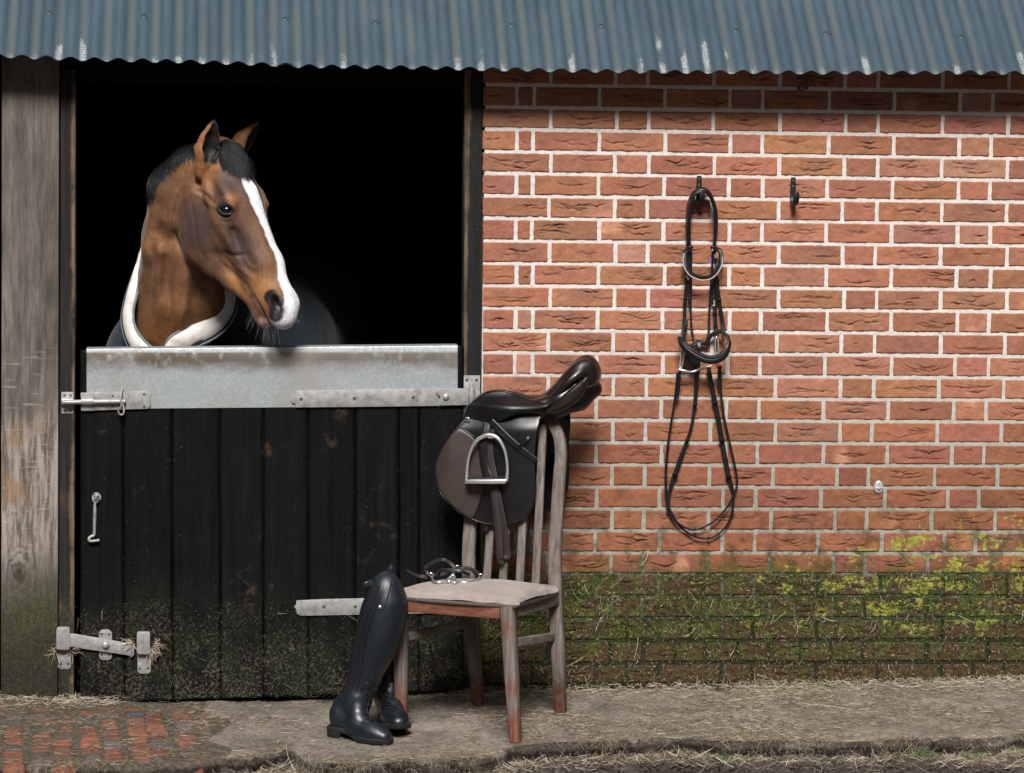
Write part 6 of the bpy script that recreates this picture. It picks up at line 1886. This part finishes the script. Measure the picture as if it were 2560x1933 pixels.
boot('black leather riding boot in front of its pair, leaning tall against the chair seat',
     [(356, 1190, -.590, .0385), (384, 1110, -.588, .0425), (423, 1000, -.586, .0490), (452, 900, -.586, .0535), (488, 800, -.588, .0610), (521, 700, -.590, .0675), (548, 600, -.592, .0700), (572, 500, -.594, .0705), (594, 410, -.596, .0670), (588, 330, -.598, .0550), (590, 275, -.600, .0440), (608, 240, -.600, .0270)],
     None, (780 + 205 / 3.21, 1380 + 1478 / 3.21), (780 + 618 / 3.21, 1380 + 1552 / 3.21), 0.0, detail_a)
def detail_b(o, on, lay):
    for (x0, y0, x1, y1) in ((585, 985, 640, 982), (580, 1025, 640, 1024), (582, 1068, 635, 1066), (584, 1112, 634, 1110), (586, 1160, 632, 1158), (588, 1205, 630, 1212)):
        lay([(x0, y0), ((x0 + x1) / 2, (y0 + y1) / 2 + 5), (x1, y1)], .0042, .0042, 'lace', M['bridle'], .0014, 10)
    lay([(560, 1250), (600, 1232), (650, 1236), (690, 1262)], .003, .003, 'seam', M['bridle'], .0008, 30)
    lay([(590, 960), (600, 930), (625, 928), (640, 960), (650, 1060), (652, 1160)], .003, .003, 'seam', M['bridle'], .0008, 30)
boot('black riding boot standing half hidden behind its pair, laced toe pointing forward',
     [(618, 1175, -.01, .0410), (616, 1080, .0, .0420), (610, 970, .01, .0450), (604, 860, .02, .0510), (600, 750, .03, .0560), (602, 640, .04, .0580), (606, 540, .05, .0520), (612, 470, .055, .036)],
     None, (780 + 615 / 3.21, 1380 + 1398 / 3.21), (780 + 692 / 3.21, 1380 + 1492 / 3.21), .030, detail_b)

# ------------------------------------------------------------------ hooks, bridle
def hook(label, x, y, ylip, xl):
    top = Z('bri', x, y, -.004)
    o = empty('wall_hook', top - UP * .05, label, 'hook', None)
    w = np.array([0.0]); c = top
    m = MB()
    m.strap([c + UP * .002, c - UP * .03, c - UP * .060, c + [0, -.006, -.078], c + [0, -.022, -.090], c + [0, -.044, -.088], c + [0, -.060, -.074], c + [0, -.064, -.056], c + [0, -.062, -.046]],
            [(0, -1, 0), (0, -1, 0), (0, -1, 0), (0, -.7, .7), (0, 0, 1), (0, .5, .85), (0, .95, .3), (0, 1, 0), (0, 1, 0)], [.016, .0195, .0195, .0195, .0195, .0195, .0195, .0195, .017], .0042, 50)
    m.build('hook_body', M['hookm'], o, smooth=True)
    for dz in (-.008, -.028):
        m = MB(); m.lathe(c + [0, -.002, dz], (0, -1, 0), [(0, 0), (.0042, 0), (.004, .0012), (.0022, .0014), (.0015, .0004), (0, .0004)], 14); m.build('screw', M['screw'], o, smooth=True)
    return o
hook('black wall hook with the bridle hanging from it', 515, 75, 0, 0)
hook('bare black wall hook to the right of the bridle', 1333, 88, 0, 0)
br = empty('bridle', Z('bri', 545, 172, -.04), 'black leather bridle with jewelled browband and reins hanging against the brick wall', 'bridle')
def BR(name, pts, w, th=.003, n=50, nrm=(0, -1, 0), mat='bridle', reg='bri', dome=0.0, closed=False, parent=None):
    m = MB(); m.strap([Z(reg, *q) for q in pts], nrm if np.ndim(nrm) > 1 else np.array(nrm, float), w, th, n, closed, dome)
    return m.build(name, M[mat], parent or br, smooth=True)
hp_pts = [(424, 700, -.022), (420, 620, -.026), (418, 520, -.032), (424, 420, -.038), (430, 340, -.042), (446, 270, -.043), (480, 212, -.043), (535, 184, -.043), (590, 205, -.043), (626, 270, -.043), (652, 350, -.042), (662, 430, -.038), (660, 520, -.032), (650, 620, -.026), (640, 700, -.022)]
hn = [(-1, -.3, 0), (-1, -.3, 0), (-1, -.3, 0), (-1, -.25, 0), (-1, -.2, .1), (-.9, -.15, .4), (-.6, -.1, .8), (0, -.1, 1), (.6, -.1, .8), (.9, -.15, .4), (1, -.2, .1), (1, -.25, 0), (1, -.3, 0), (1, -.3, 0), (1, -.3, 0)]
BR('headpiece', hp_pts, [.018, .02, .026, .034, .040, .042, .044, .046, .044, .042, .040, .034, .026, .02, .018], .0095, 90, hn, dome=.002)
m = MB()
m.tube([Z('bri', x, y, Y) for x, y, Y in [(436, 700, -.034), (434, 560, -.046), (436, 420, -.058), (446, 320, -.064), (470, 245, -.066), (535, 206, -.067), (596, 240, -.066), (632, 320, -.064), (650, 420, -.058), (648, 560, -.046), (640, 700, -.034)]], .0032, 90, 8)
m.build('poll_pad_roll', M['bridle'], br, smooth=True)
bb = BR('browband', [(436, 706, -.030), (404, 716, -.040), (388, 770, -.048), (396, 850, -.056), (436, 915, -.060), (500, 950, -.062), (560, 958, -.062), (620, 942, -.062), (668, 896, -.060), (700, 830, -.054), (706, 765, -.046), (690, 716, -.040), (646, 704, -.030)], .0155, .006, 70, dome=.003)
cr = crom(np.array([Z('bri', *q) for q in [(384, 745, -.050), (374, 800, -.056), (388, 868, -.062), (430, 932, -.066), (500, 968, -.068), (560, 976, -.068), (625, 960, -.068), (680, 908, -.066), (712, 838, -.060), (718, 778, -.052)]]), 66)
m = MB()
for c in cr: m.lathe(c - np.array([0, -.001, 0]), (0, -1, .15), [(0, -.001), (.0021, 0), (.0024, .001), (.0013, .0026), (0, .0028)], 7)
m.build('crystal_row', M['bling'], bb)
for x in (436, 636): BR('keeper_loop', [(x - 22, 694, -.036), (x, 692, -.040), (x + 22, 694, -.036)], .010, .004, 10)
# cheek pieces, throat lash and straps
BR('cheekpiece', [(424, 720, -.020), (414, 860, -.022), (404, 1000, -.024), (394, 1150, -.024), (386, 1300, -.026), (374, 1440, -.034), (356, 1490, -.040)], .0115, .0035)
BR('cheekpiece', [(438, 720, -.014), (438, 900, -.014), (437, 1050, -.014), (434, 1150, -.016), (432, 1200, -.018)], .0125, .0035)
BR('noseband_strap', [(440, 1120, -.012), (442, 1250, -.013), (448, 1380, -.014), (462, 1460, -.016), (488, 1515, -.022), (505, 1540, -.024)], .0065, .003)
BR('cheekpiece', [(642, 720, -.022), (650, 820, -.024), (660, 930, -.026), (674, 1030, -.026), (686, 1130, -.026), (706, 1260, -.026), (722, 1350, -.028), (728, 1430, -.034)], .0125, .0035)
BR('cheekpiece', [(632, 730, -.012), (628, 860, -.012), (620, 980, -.013), (610, 1120, -.014), (602, 1280, -.016), (600, 1400, -.018), (590, 1460, -.022), (565, 1525, -.026)], .0075, .003)
BR('throat_lash', [(640, 850, -.018), (638, 960, -.018), (626, 1060, -.018), (622, 1120, -.018), (634, 1190, -.018)], .0085, .003)
BR('cheekpiece', [(650, 780, -.016), (648, 900, -.030), (652, 1010, -.020), (644, 1100, -.018)], .014, .004)
BR('strap_end', [(642, 1200, -.022), (650, 1260, -.024), (655, 1330, -.026), (656, 1390, -.028)], .0105, .0035)
BR('bit_strap', [(652, 1380, -.028), (644, 1440, -.030), (648, 1470, -.032), (664, 1478, -.034), (682, 1462, -.032), (676, 1410, -.030), (660, 1380, -.028)], .005, .003)
BR('bit_strap', [(668, 1060, -.022), (660, 1200, -.022), (664, 1330, -.024), (672, 1400, -.028)], .0065, .003)
for x, y, w in ((414, 985, .018), (438, 1140, .017), (402, 1370, .013), (688, 1145, .018), (653, 1258, .015), (656, 1370, .014), (672, 985, .018), (372, 1445, .017)):
    BR('keeper_loop', [(x - w * 900, y, -.030), (x, y, -.034), (x + w * 900, y, -.030)], .007, .003, 8)
BR('strap_end', [(402, 1000, -.026), (396, 1080, -.026), (388, 1160, -.026), (382, 1205, -.026)], .0095, .003)
BR('strap_end', [(408, 1320, -.030), (402, 1370, -.034), (396, 1430, -.034)], .009, .003)
m = MB(); m.tube([Z('bri', x, y, -.036) for x, y in [(402, 935), (414, 950), (424, 972), (414, 966), (404, 950)]], .0016, 20, 6, True); m.build('buckle', M['steel'], br, smooth=True)
m = MB(); m.tube([Z('bri', x, y, -.034) for x, y in [(655, 752), (664, 765), (662, 782), (652, 775)]], .0014, 20, 6, True); m.build('buckle', M['steel'], br, smooth=True)
BR('tag', [(614, 775, -.036), (612, 800, -.036), (612, 828, -.036)], [.006, .008, .006], .003, 10, mat='purple')
nb = BR('noseband', [(342, 1478, -.050), (352, 1500, -.062), (372, 1530, -.074), (420, 1580, -.084), (480, 1620, -.090), (560, 1660, -.094), (640, 1668, -.094), (712, 1640, -.088), (756, 1590, -.080), (772, 1530, -.070), (760, 1475, -.058), (724, 1440, -.046), (680, 1432, -.034), (630, 1452, -.026), (600, 1490, -.022), (580, 1530, -.020), (540, 1520, -.020), (490, 1530, -.022), (430, 1560, -.028), (370, 1540, -.040), (342, 1500, -.046)],
   [.016, .022, .026, .029, .030, .031, .031, .029, .026, .022, .020, .019, .018, .017, .016, .015, .015, .015, .016, .016, .016], .0075, 120,
   [(-.8, -.6, 0), (-.5, -.8, .2), (-.3, -.9, .3), (-.2, -.9, .4), (-.1, -.9, .4), (0, -.9, .4), (.1, -.9, .4), (.3, -.9, .3), (.6, -.75, .2), (.9, -.4, 0), (.9, -.1, .4), (.5, -.2, .85), (0, -.3, .95), (-.5, -.3, .8), (-.8, -.3, .4), (-.7, -.4, 0), (0, -1, .3), (0, -1, .3), (0, -1, .3), (-.4, -.9, .2), (-.8, -.6, 0)], dome=.004)
m = MB()
m.tube([Z('bri', x, y, Y) for x, y, Y in [(346, 1470, -.060), (380, 1520, -.082), (430, 1566, -.092), (490, 1604, -.098), (565, 1640, -.102), (640, 1648, -.102), (706, 1622, -.096), (748, 1578, -.086), (762, 1530, -.074)]], .0034, 70, 8)
m.build('noseband_roll', M['bridle'], nb, smooth=True)
BR('chin_pad', [(345, 40, -.040), (400, 90, -.030), (440, 150, -.026), (470, 165, -.026)], [.03, .045, .04, .02], .008, 30, reg='brl')
BR('flash_strap', [(512, 1520, -.098), (520, 1560, -.104), (524, 1600, -.104)], [.014, .016, .016], .004, 16, nrm=(0, -1, .3))
m = MB(); m.tube([Z('bri', x, y, Y) for x, y, Y in [(664, 1470, -.034), (654, 1520, -.034), (656, 1580, -.034), (668, 1640, -.034), (682, 1660, -.034), (684, 1600, -.034), (680, 1530, -.034), (674, 1480, -.034)]], .0026, 50, 8, True); m.build('bit_ring', M['steel'], br, smooth=True)
m = MB(); m.tube([Z('brl', x, y, Y) for x, y, Y in [(352, 20, -.045), (352, 90, -.045), (342, 150, -.045), (326, 205, -.045), (318, 190, -.045), (326, 120, -.045), (336, 50, -.045)]], .0028, 50, 8, True); m.build('bit_ring', M['steel'], br, smooth=True)
m = MB(); m.tube([Z('brl', x, y, Y) for x, y, Y in [(312, 206, -.048), (360, 218, -.050), (410, 226, -.050), (452, 214, -.050), (510, 192, -.050), (572, 180, -.050)]], [.0048, .0056, .0044, .0040, .0055, .0045], 40, 10); m.build('bit_mouthpiece', M['worn_steel'], br, smooth=True)
# reins
def RN_(pts, w, th=.003, n=110): return BR('rein', pts, w, th, n, reg='brl')
RN_([(470, 90, -.020), (458, 240, -.018), (450, 370, -.016), (440, 490, -.014), (415, 650, -.013), (378, 775, -.012), (330, 905, -.012), (283, 1045, -.012), (246, 1150, -.012), (232, 1230, -.014), (232, 1300, -.016)], [.0165, .0165, .0150, .0120, .0105, .0110, .0155, .0165, .0140, .0095, .0085])
RN_([(548, 185, -.022), (575, 330, -.020), (603, 470, -.018), (632, 620, -.016), (658, 775, -.014), (684, 920, -.014), (710, 1055, -.014), (735, 1140, -.014), (748, 1210, -.014), (744, 1330, -.016), (712, 1430, -.016), (648, 1510, -.016), (552, 1560, -.016), (450, 1550, -.016), (360, 1500, -.016), (300, 1440, -.018), (250, 1355, -.018), (222, 1320, -.018)], [.0150, .0160, .0160, .0160, .0160, .0160, .0155, .0125, .0090, .0075, .0068, .0068, .0068, .0068, .0070, .0080, .0100, .0085], n=160)
RN_([(645, 170, -.030), (648, 300, -.026), (656, 450, -.022), (682, 620, -.020), (722, 800, -.020), (752, 930, -.020), (775, 1050, -.020), (780, 1120, -.020), (762, 1190, -.022), (716, 1285, -.022), (650, 1370, -.022), (560, 1445, -.022), (440, 1490, -.022), (350, 1470, -.022), (295, 1430, -.024)], .0072, n=140)
RN_([(300, 230, -.040), (292, 350, -.034), (270, 510, -.028), (243, 680, -.024), (224, 820, -.022), (210, 980, -.020), (208, 1120, -.020), (215, 1240, -.020), (232, 1320, -.020), (262, 1385, -.020), (300, 1440, -.020)], [.009, .0085, .0075, .0080, .0085, .0088, .0090, .0095, .0110, .0105, .0075], n=100)
RN_([(318, 220, -.042), (316, 300, -.040), (306, 400, -.036), (300, 436, -.036)], .009, .004, 20)
RN_([(640, 180, -.034), (636, 290, -.032), (638, 345, -.032)], .012, .004, 20)
for x, y, w in ((443, 487, .016), (380, 770, .015), (283, 1043, .019), (601, 470, .020), (655, 768, .020), (710, 1058, .019), (741, 1345, .011), (440, 1490, .010), (553, 1559, .011), (225, 1325, .013), (310, 300, .014), (302, 395, .013), (637, 298, .016), (641, 190, .016)):
    c = Z('brl', x, y, -.020); m = MB(); m.lathe(c - UP * .004, UP, [(w * .30, 0), (w * .52, .001), (w * .54, .004), (w * .52, .007), (w * .30, .008)], 12)
    m.build('rein_stop', M['bridle'], br, smooth=True)

# ------------------------------------------------------------------ small things on the wall
c = S(2120 + 383 / 5.027, 1130 + 440 / 5.027, -.001)
ov = lambda k, q: [c + np.array([.0158 * k * math.cos(a), 0, .0225 * k * math.sin(a)]) + np.array([0, -q, 0]) for a in np.linspace(0, 2 * math.pi, 36, endpoint=False)]
pl = empty('eye_plate', c, 'small oval zinc plate with two screws fixed to the bricks', 'metal plate')
m = MB(); m.rings([ov(1, -.003), ov(1, .003), ov(.93, .005), ov(.4, .006)]); m.build('oval_plate', M['greyplate'], pl, smooth=True)
m = MB(); m.tube([c + np.array([x, -.0055 - .003 * (1 - (x / .011) ** 2), -.0035]) for x in np.linspace(-.011, .011, 9)], .0022, None, 8); m.build('plate_rib', M['greyplate'], pl, smooth=True)
for dz in (.0115, -.0125):
    m = MB(); m.lathe(c + [0, -.005, dz], (0, -1, 0), [(0, 0), (.0032, 0), (.003, .001), (.0018, .0011), (.0014, .0002), (0, .0002)], 14); m.build('screw', M['screw'], pl, smooth=True)
p = D(1734, 182, -.05)
gb = empty('gutter_bracket', p, 'stub of a rusty cut off bracket under the eave', 'bracket')
m = MB(); m.box(p + [.004, .022, .018], (.030, .05, .004)); m.box(p + [.010, .000, .0], (.018, .004, .036)); m.tube([p + [-.010, -.002, -.004], p + [-.014, -.004, -.016], p + [-.002, -.004, -.026]], .006, 8, 8)
m.build('bracket_plate', M['cob'], gb, bevel=.001)
# ------------------------------------------------------------------ straw, hay, moss and grass
def lay_strands(n, fn_xy, zfn, lmin, lmax, r0, r1, seed, K=5, curl=.25, stand=.1, ang=None):
    rs = np.random.RandomState(seed)
    xy = fn_xy(rs, n); n = len(xy)
    L = rs.uniform(lmin, lmax, n) * rs.uniform(.5, 1, n)
    a = rs.uniform(0, 2 * math.pi, n) if ang is None else rs.normal(ang[0], ang[1], n) + math.pi * rs.randint(0, 2, n)
    c = rs.normal(0, curl, n)
    t = np.linspace(-.5, .5, K)
    A = a[:, None] + c[:, None] * t[None] * 2
    X = xy[:, :1] + np.cumsum(np.cos(A), 1) * L[:, None] / K; Y = xy[:, 1:] + np.cumsum(np.sin(A), 1) * L[:, None] / K
    up = np.abs(rs.normal(0, stand, n)) * L
    Zv = zfn(X, Y) + r1 + rs.uniform(0, .004, n)[:, None] + up[:, None] * (t[None] + .5) ** 1.3
    return np.stack([X, Y, Zv], -1), rs.uniform(r0, r1, n), rs.rand(n)
def apron_xy(dens):
    def f(rs, n):
        out = []
        while len(out) < n:
            x = rs.uniform(-2.3, 2.0, n); q = rs.rand(n); y = -.0 - q * (-.0 - front_y(x))
            k = rs.rand(n) < dens(x, y, q)
            out += list(np.stack([x, y], 1)[k])
        return np.array(out[:n])
    return f
def d_main(x, y, q):
    pile = np.exp(-np.abs(y) / .09) * np.where(x > -.55, 1.0, .0) + np.exp(-np.abs(y) / .05) * (x < -1.72) * 1.0
    right = np.where(x > -.15, .42, np.where(x > -.62, .34, np.where(x > -1.25, .13, .10)))
    near_edge = np.exp(-((q - 1) / .06) ** 2) * .35
    n = np.clip(vnoise(np.stack([x, y, 0 * x], -1), 5, 400) * .9 + .35 + .5 * vnoise(np.stack([x, y, 0 * x], -1), 16, 401), .05, 1.4)
    return np.clip((pile + right + near_edge) * n, 0, 1)
P, r, t = lay_strands(5600, apron_xy(d_main), gz, .012, .075, .0003, .0007, 41, stand=.05, curl=.35)
tag(strands('loose_straw', P, r, t ** 1.7, M['straw']), None, None, kind='stuff')
P, r, t = lay_strands(34000, apron_xy(lambda x, y, q: np.clip(d_main(x, y, q) * 1.0 + .05, 0, 1)), lambda x, y: gz(x, y) - .002, .010, .045, .0003, .0008, 42, stand=.10, curl=.6)
tag(strands('trodden_hay', P, r, t, M['hay']), None, None, kind='stuff')
def pile_xy(rs, n):
    x = rs.uniform(-2.25, 1.9, n * 3); y = -np.abs(rs.normal(0, .055, n * 3)) - .004
    k = ((x > -.52) | (x < -1.66)) & (rs.rand(n * 3) < np.clip(.7 + .6 * vnoise(np.stack([x, 0 * x, 0 * x], -1), 4, 405), .1, 1))
    return np.stack([x, y], 1)[k][:n]
P, r, t = lay_strands(3000, pile_xy, lambda x, y: gz(x, y) + .016 * np.exp(-np.abs(y) / .05), .015, .075, .0003, .0008, 48, stand=.10, curl=.5)
tag(strands('straw_along_wall', P, r, t ** 1.2, M['straw']), None, None, kind='stuff')
def lip_xy(rs, n):
    x = rs.uniform(-2.2, 1.9, n * 3); y = front_y(x) + rs.normal(.004, .016, n * 3)
    k = rs.rand(n * 3) < np.clip(.35 + .8 * vnoise(np.stack([x, 0 * x, 0 * x], -1), 6, 406), .03, 1)
    return np.stack([x, y], 1)[k][:n]
P, r, t = lay_strands(2600, lip_xy, lambda x, y: np.where(y > front_y(x), gz(x, y), gz(x, front_y(x)) - (front_y(x) - y) * 1.6) - .004, .010, .05, .0003, .0008, 49, stand=.25, curl=.8)
tag(strands('hay_on_edge', P, r, t, M['hay']), None, None, kind='stuff')
def edge_xy(rs, n):
    x = rs.uniform(-2.2, 1.9, n * 3); y = front_y(x) - np.abs(rs.normal(0, .085, n * 3)) + .02
    k = rs.rand(n * 3) < np.clip(.30 + .6 * vnoise(np.stack([x, 0 * x, 0 * x], -1), 3.4, 410) + .5 * np.exp(-((x + 1.10) / .10) ** 2) + .30 * (x > -.45), .04, 1)
    return np.stack([x, y], 1)[k][:n]
P, r, t = lay_strands(2300, edge_xy, lambda x, y: soil_z(x, y) + .006, .02, .10, .0003, .0009, 43, stand=.28, curl=.4)
tag(strands('straw_on_soil', P, r, t, M['straw']), None, None, kind='stuff')
P, r, t = lay_strands(7000, edge_xy, lambda x, y: soil_z(x, y) + .004, .012, .05, .0003, .0008, 44, stand=.35, curl=.8)
tag(strands('hay_on_soil', P, r, t, M['hay']), None, None, kind='stuff')
# wisps caught on the mossy courses, and thrown up on the door foot
def vert_strands(n, x0, x1, zmax, Y, seed, lmin, lmax, r0, r1, down=.4, zpow=1.4, z0=.01):
    rs = np.random.RandomState(seed)
    x = rs.uniform(x0, x1, n); z = z0 + (zmax - z0) * rs.rand(n) ** zpow
    L = rs.uniform(lmin, lmax, n) * rs.rand(n) ** .8 + .004; a = np.where(rs.rand(n) < down, rs.normal(-1.57, .5, n), rs.uniform(0, 6.28, n)); c = rs.normal(0, .8, n)
    K = 5; t = np.linspace(0, 1, K); A = a[:, None] + c[:, None] * t[None]
    X = x[:, None] + np.cumsum(np.cos(A), 1) * L[:, None] / K; Zv = np.maximum(z[:, None] + np.cumsum(np.sin(A), 1) * L[:, None] / K, -.02)
    Yv = Y - .002 - np.abs(rs.normal(0, .004, n))[:, None] - .006 * np.sin(t * 3)[None] * rs.rand(n)[:, None]
    return np.stack([X, Yv, Zv], -1), rs.uniform(r0, r1, n), rs.rand(n)
P, r, t = vert_strands(4200, -.44, 1.95, .40, -.004, 45, .003, .018, .00025, .0006, .3, 1.25)
P2, r2, t2 = vert_strands(130, -.44, 1.95, .42, -.004, 46, .04, .13, .0005, .0009, .6, .9)
tag(strands('straw_wisps_on_wall', np.vstack([P, P2]), np.r_[r, r2], np.r_[t, t2], M['straw']), None, None, kind='stuff')
P, r, t = vert_strands(2400, -2.0, -.51, .30, DY - .001, 47, .002, .013, .0002, .0005, .3, 1.6, -.02)
P2, r2, t2 = vert_strands(36, -2.0, -.51, .30, DY - .002, 48, .04, .12, .0005, .0009, .5, 1.2, .0)
tag(strands('straw_wisps_on_door', np.vstack([P, P2]), np.r_[r, r2], np.r_[t, t2] * .8, M['hay']), None, None, kind='stuff')
# tufts jammed behind the kick latch
rs = np.random.RandomState(50); PP = []
for (x, y, n, sx) in ((1320, 400, 46, 1), (1160, 370, 30, -1), (490, 440, 10, -1), (610, 440, 10, 1)):
    c = Z('kick', x, y, DY - .012)
    for _ in range(n):
        a = rs.uniform(-2.2, 1.0) if sx > 0 else rs.uniform(2.0, 5.0); L = rs.uniform(.02, .055); k = rs.normal(0, .9)
        tt = np.linspace(0, 1, 5); A = a + k * tt
        PP.append(np.stack([c[0] + np.cumsum(np.cos(A)) * L / 5 + rs.normal() * .004, c[1] - rs.rand() * .012 + 0 * tt, c[2] + np.cumsum(np.sin(A)) * L / 5 - .01 * tt ** 2 + rs.normal() * .006], -1))
strands('straw_tuft', np.array(PP), rs.uniform(.0005, .0010, len(PP)), rs.rand(len(PP)), M['straw'])['kind'] = 'stuff'
# moss in the bed joints
rs = np.random.RandomState(52); PP = []
xs_ = []
for k in range(21, 27):
    n = 2600 if k < 24 else 1500
    px = rs.uniform(1215, 2560, n); nn = vnoise(np.stack([px * .01, px * 0 + k, px * 0], -1), 1.0, 420)
    px = px[rs.rand(n) < np.clip(.35 + .9 * nn, .03, 1)]
    for p in px: xs_.append((p, k + rs.normal(0, .055)))
for r_ in range(21, 26):
    for j in range(0, 9):
        lx = (0 if r_ % 2 == 0 else 56) + j * 225 - 225; px = px_of(lx, r_)
        if rs.rand() < .6:
            for _ in range(90): xs_.append((px + rs.normal(0, 2.2), r_ + rs.rand()))
for p_, k_ in zip(rs.uniform(1215, 2560, 9000), 21 + 3.6 * rs.rand(9000) ** 1.3):
    if vnoise(np.array([p_ * .012, k_ * 1.1, 0]), 1.0, 431) + .35 * vnoise(np.array([p_ * .05, k_ * 4, 0]), 1.0, 432) > .12: xs_.append((p_, k_))
q = np.array([S(p, bed_y(k, p), -.001) for p, k in xs_]); n = len(q)
d = unit(np.stack([rs.normal(0, .5, n), -np.abs(rs.normal(.6, .4, n)), rs.normal(.35, .5, n)], -1)); L = rs.uniform(.003, .010, n)
P = q[:, None] + d[:, None] * L[:, None, None] * np.linspace(0, 1, 3)[None, :, None]
tag(strands('moss', P, rs.uniform(.0005, .0011, n), rs.rand(n), M['moss']), None, None, kind='stuff')
# a few green tufts
def tuft(u, v, n, h, seed, ground=True):
    rs = np.random.RandomState(seed); c = GD(u, v) if ground else D(u, v, -.03); P = []
    if not ground: c = np.array([c[0], float(front_y(c[0])) - .02, float(soil_z(c[0], front_y(c[0]) - .02))])
    for _ in range(n):
        a = rs.uniform(0, 6.28); L = h * rs.uniform(.5, 1); b = rs.uniform(.2, 1.0); t = np.linspace(0, 1, 6)
        P.append(np.stack([c[0] + rs.normal() * .018 + np.cos(a) * b * L * t ** 1.5, c[1] + rs.normal() * .012 + np.sin(a) * b * L * t ** 1.5 * .6, c[2] + L * (t - .45 * b * t ** 2)], -1))
    return np.array(P)
for i, (u, v, n, h, g, lab) in enumerate(((1790, 1487, 26, .030, True, 'tiny green grass tuft at the wall foot, nearer the middle'), (2010, 1476, 20, .028, True, 'tiny green grass tuft at the wall foot, towards the right end'), (1880, 1612, 60, .055, False, 'green and straw coloured grass tuft growing from the broken concrete edge'), (1985, 1618, 30, .045, False, 'small grass tuft just right of the bigger one on the concrete edge'), (1480, 1608, 30, .04, False, 'sparse grass tuft on the concrete edge right of the chair'))):
    P = tuft(u, v, n, h, 60 + i, g); rs = np.random.RandomState(70 + i)
    tag(strands('grass_tuft', P, rs.uniform(.0006, .0012, len(P)), rs.rand(len(P)), M['grass']), lab, 'grass tuft', 'grass tufts along the ground')
# grit and clods on the trodden soil
rs = np.random.RandomState(80); Vv, Ff, off = [], [], 0
ico = [(0, 0, 1), (.894, 0, .447), (.276, .851, .447), (-.724, .526, .447), (-.724, -.526, .447), (.276, -.851, .447), (.724, .526, -.447), (-.276, .851, -.447), (-.894, 0, -.447), (-.276, -.851, -.447), (.724, -.526, -.447), (0, 0, -1)]
icf = [(0, 1, 2), (0, 2, 3), (0, 3, 4), (0, 4, 5), (0, 5, 1), (1, 6, 2), (2, 7, 3), (3, 8, 4), (4, 9, 5), (5, 10, 1), (6, 7, 2), (7, 8, 3), (8, 9, 4), (9, 10, 5), (10, 6, 1), (6, 11, 7), (7, 11, 8), (8, 11, 9), (9, 11, 10), (10, 11, 6)]
ico = np.array(ico)
for _ in range(5200):
    x = rs.uniform(-2.2, 1.9); y = front_y(x) - abs(rs.normal(0, .12)) + .01; r_ = rs.uniform(.0015, .011) * rs.rand() + .0014
    v = ico * (1 + rs.normal(0, .18, (12, 1))) * r_ * np.array([1, 1, .7]) + np.array([x, y, float(soil_z(x, y)) + .006])
    Vv.append(v); Ff.append(np.array(icf) + off); off += 12
tag(mesh_np('grit', np.vstack(Vv), np.vstack(Ff), M['soil'], None, False), None, None, kind='stuff')
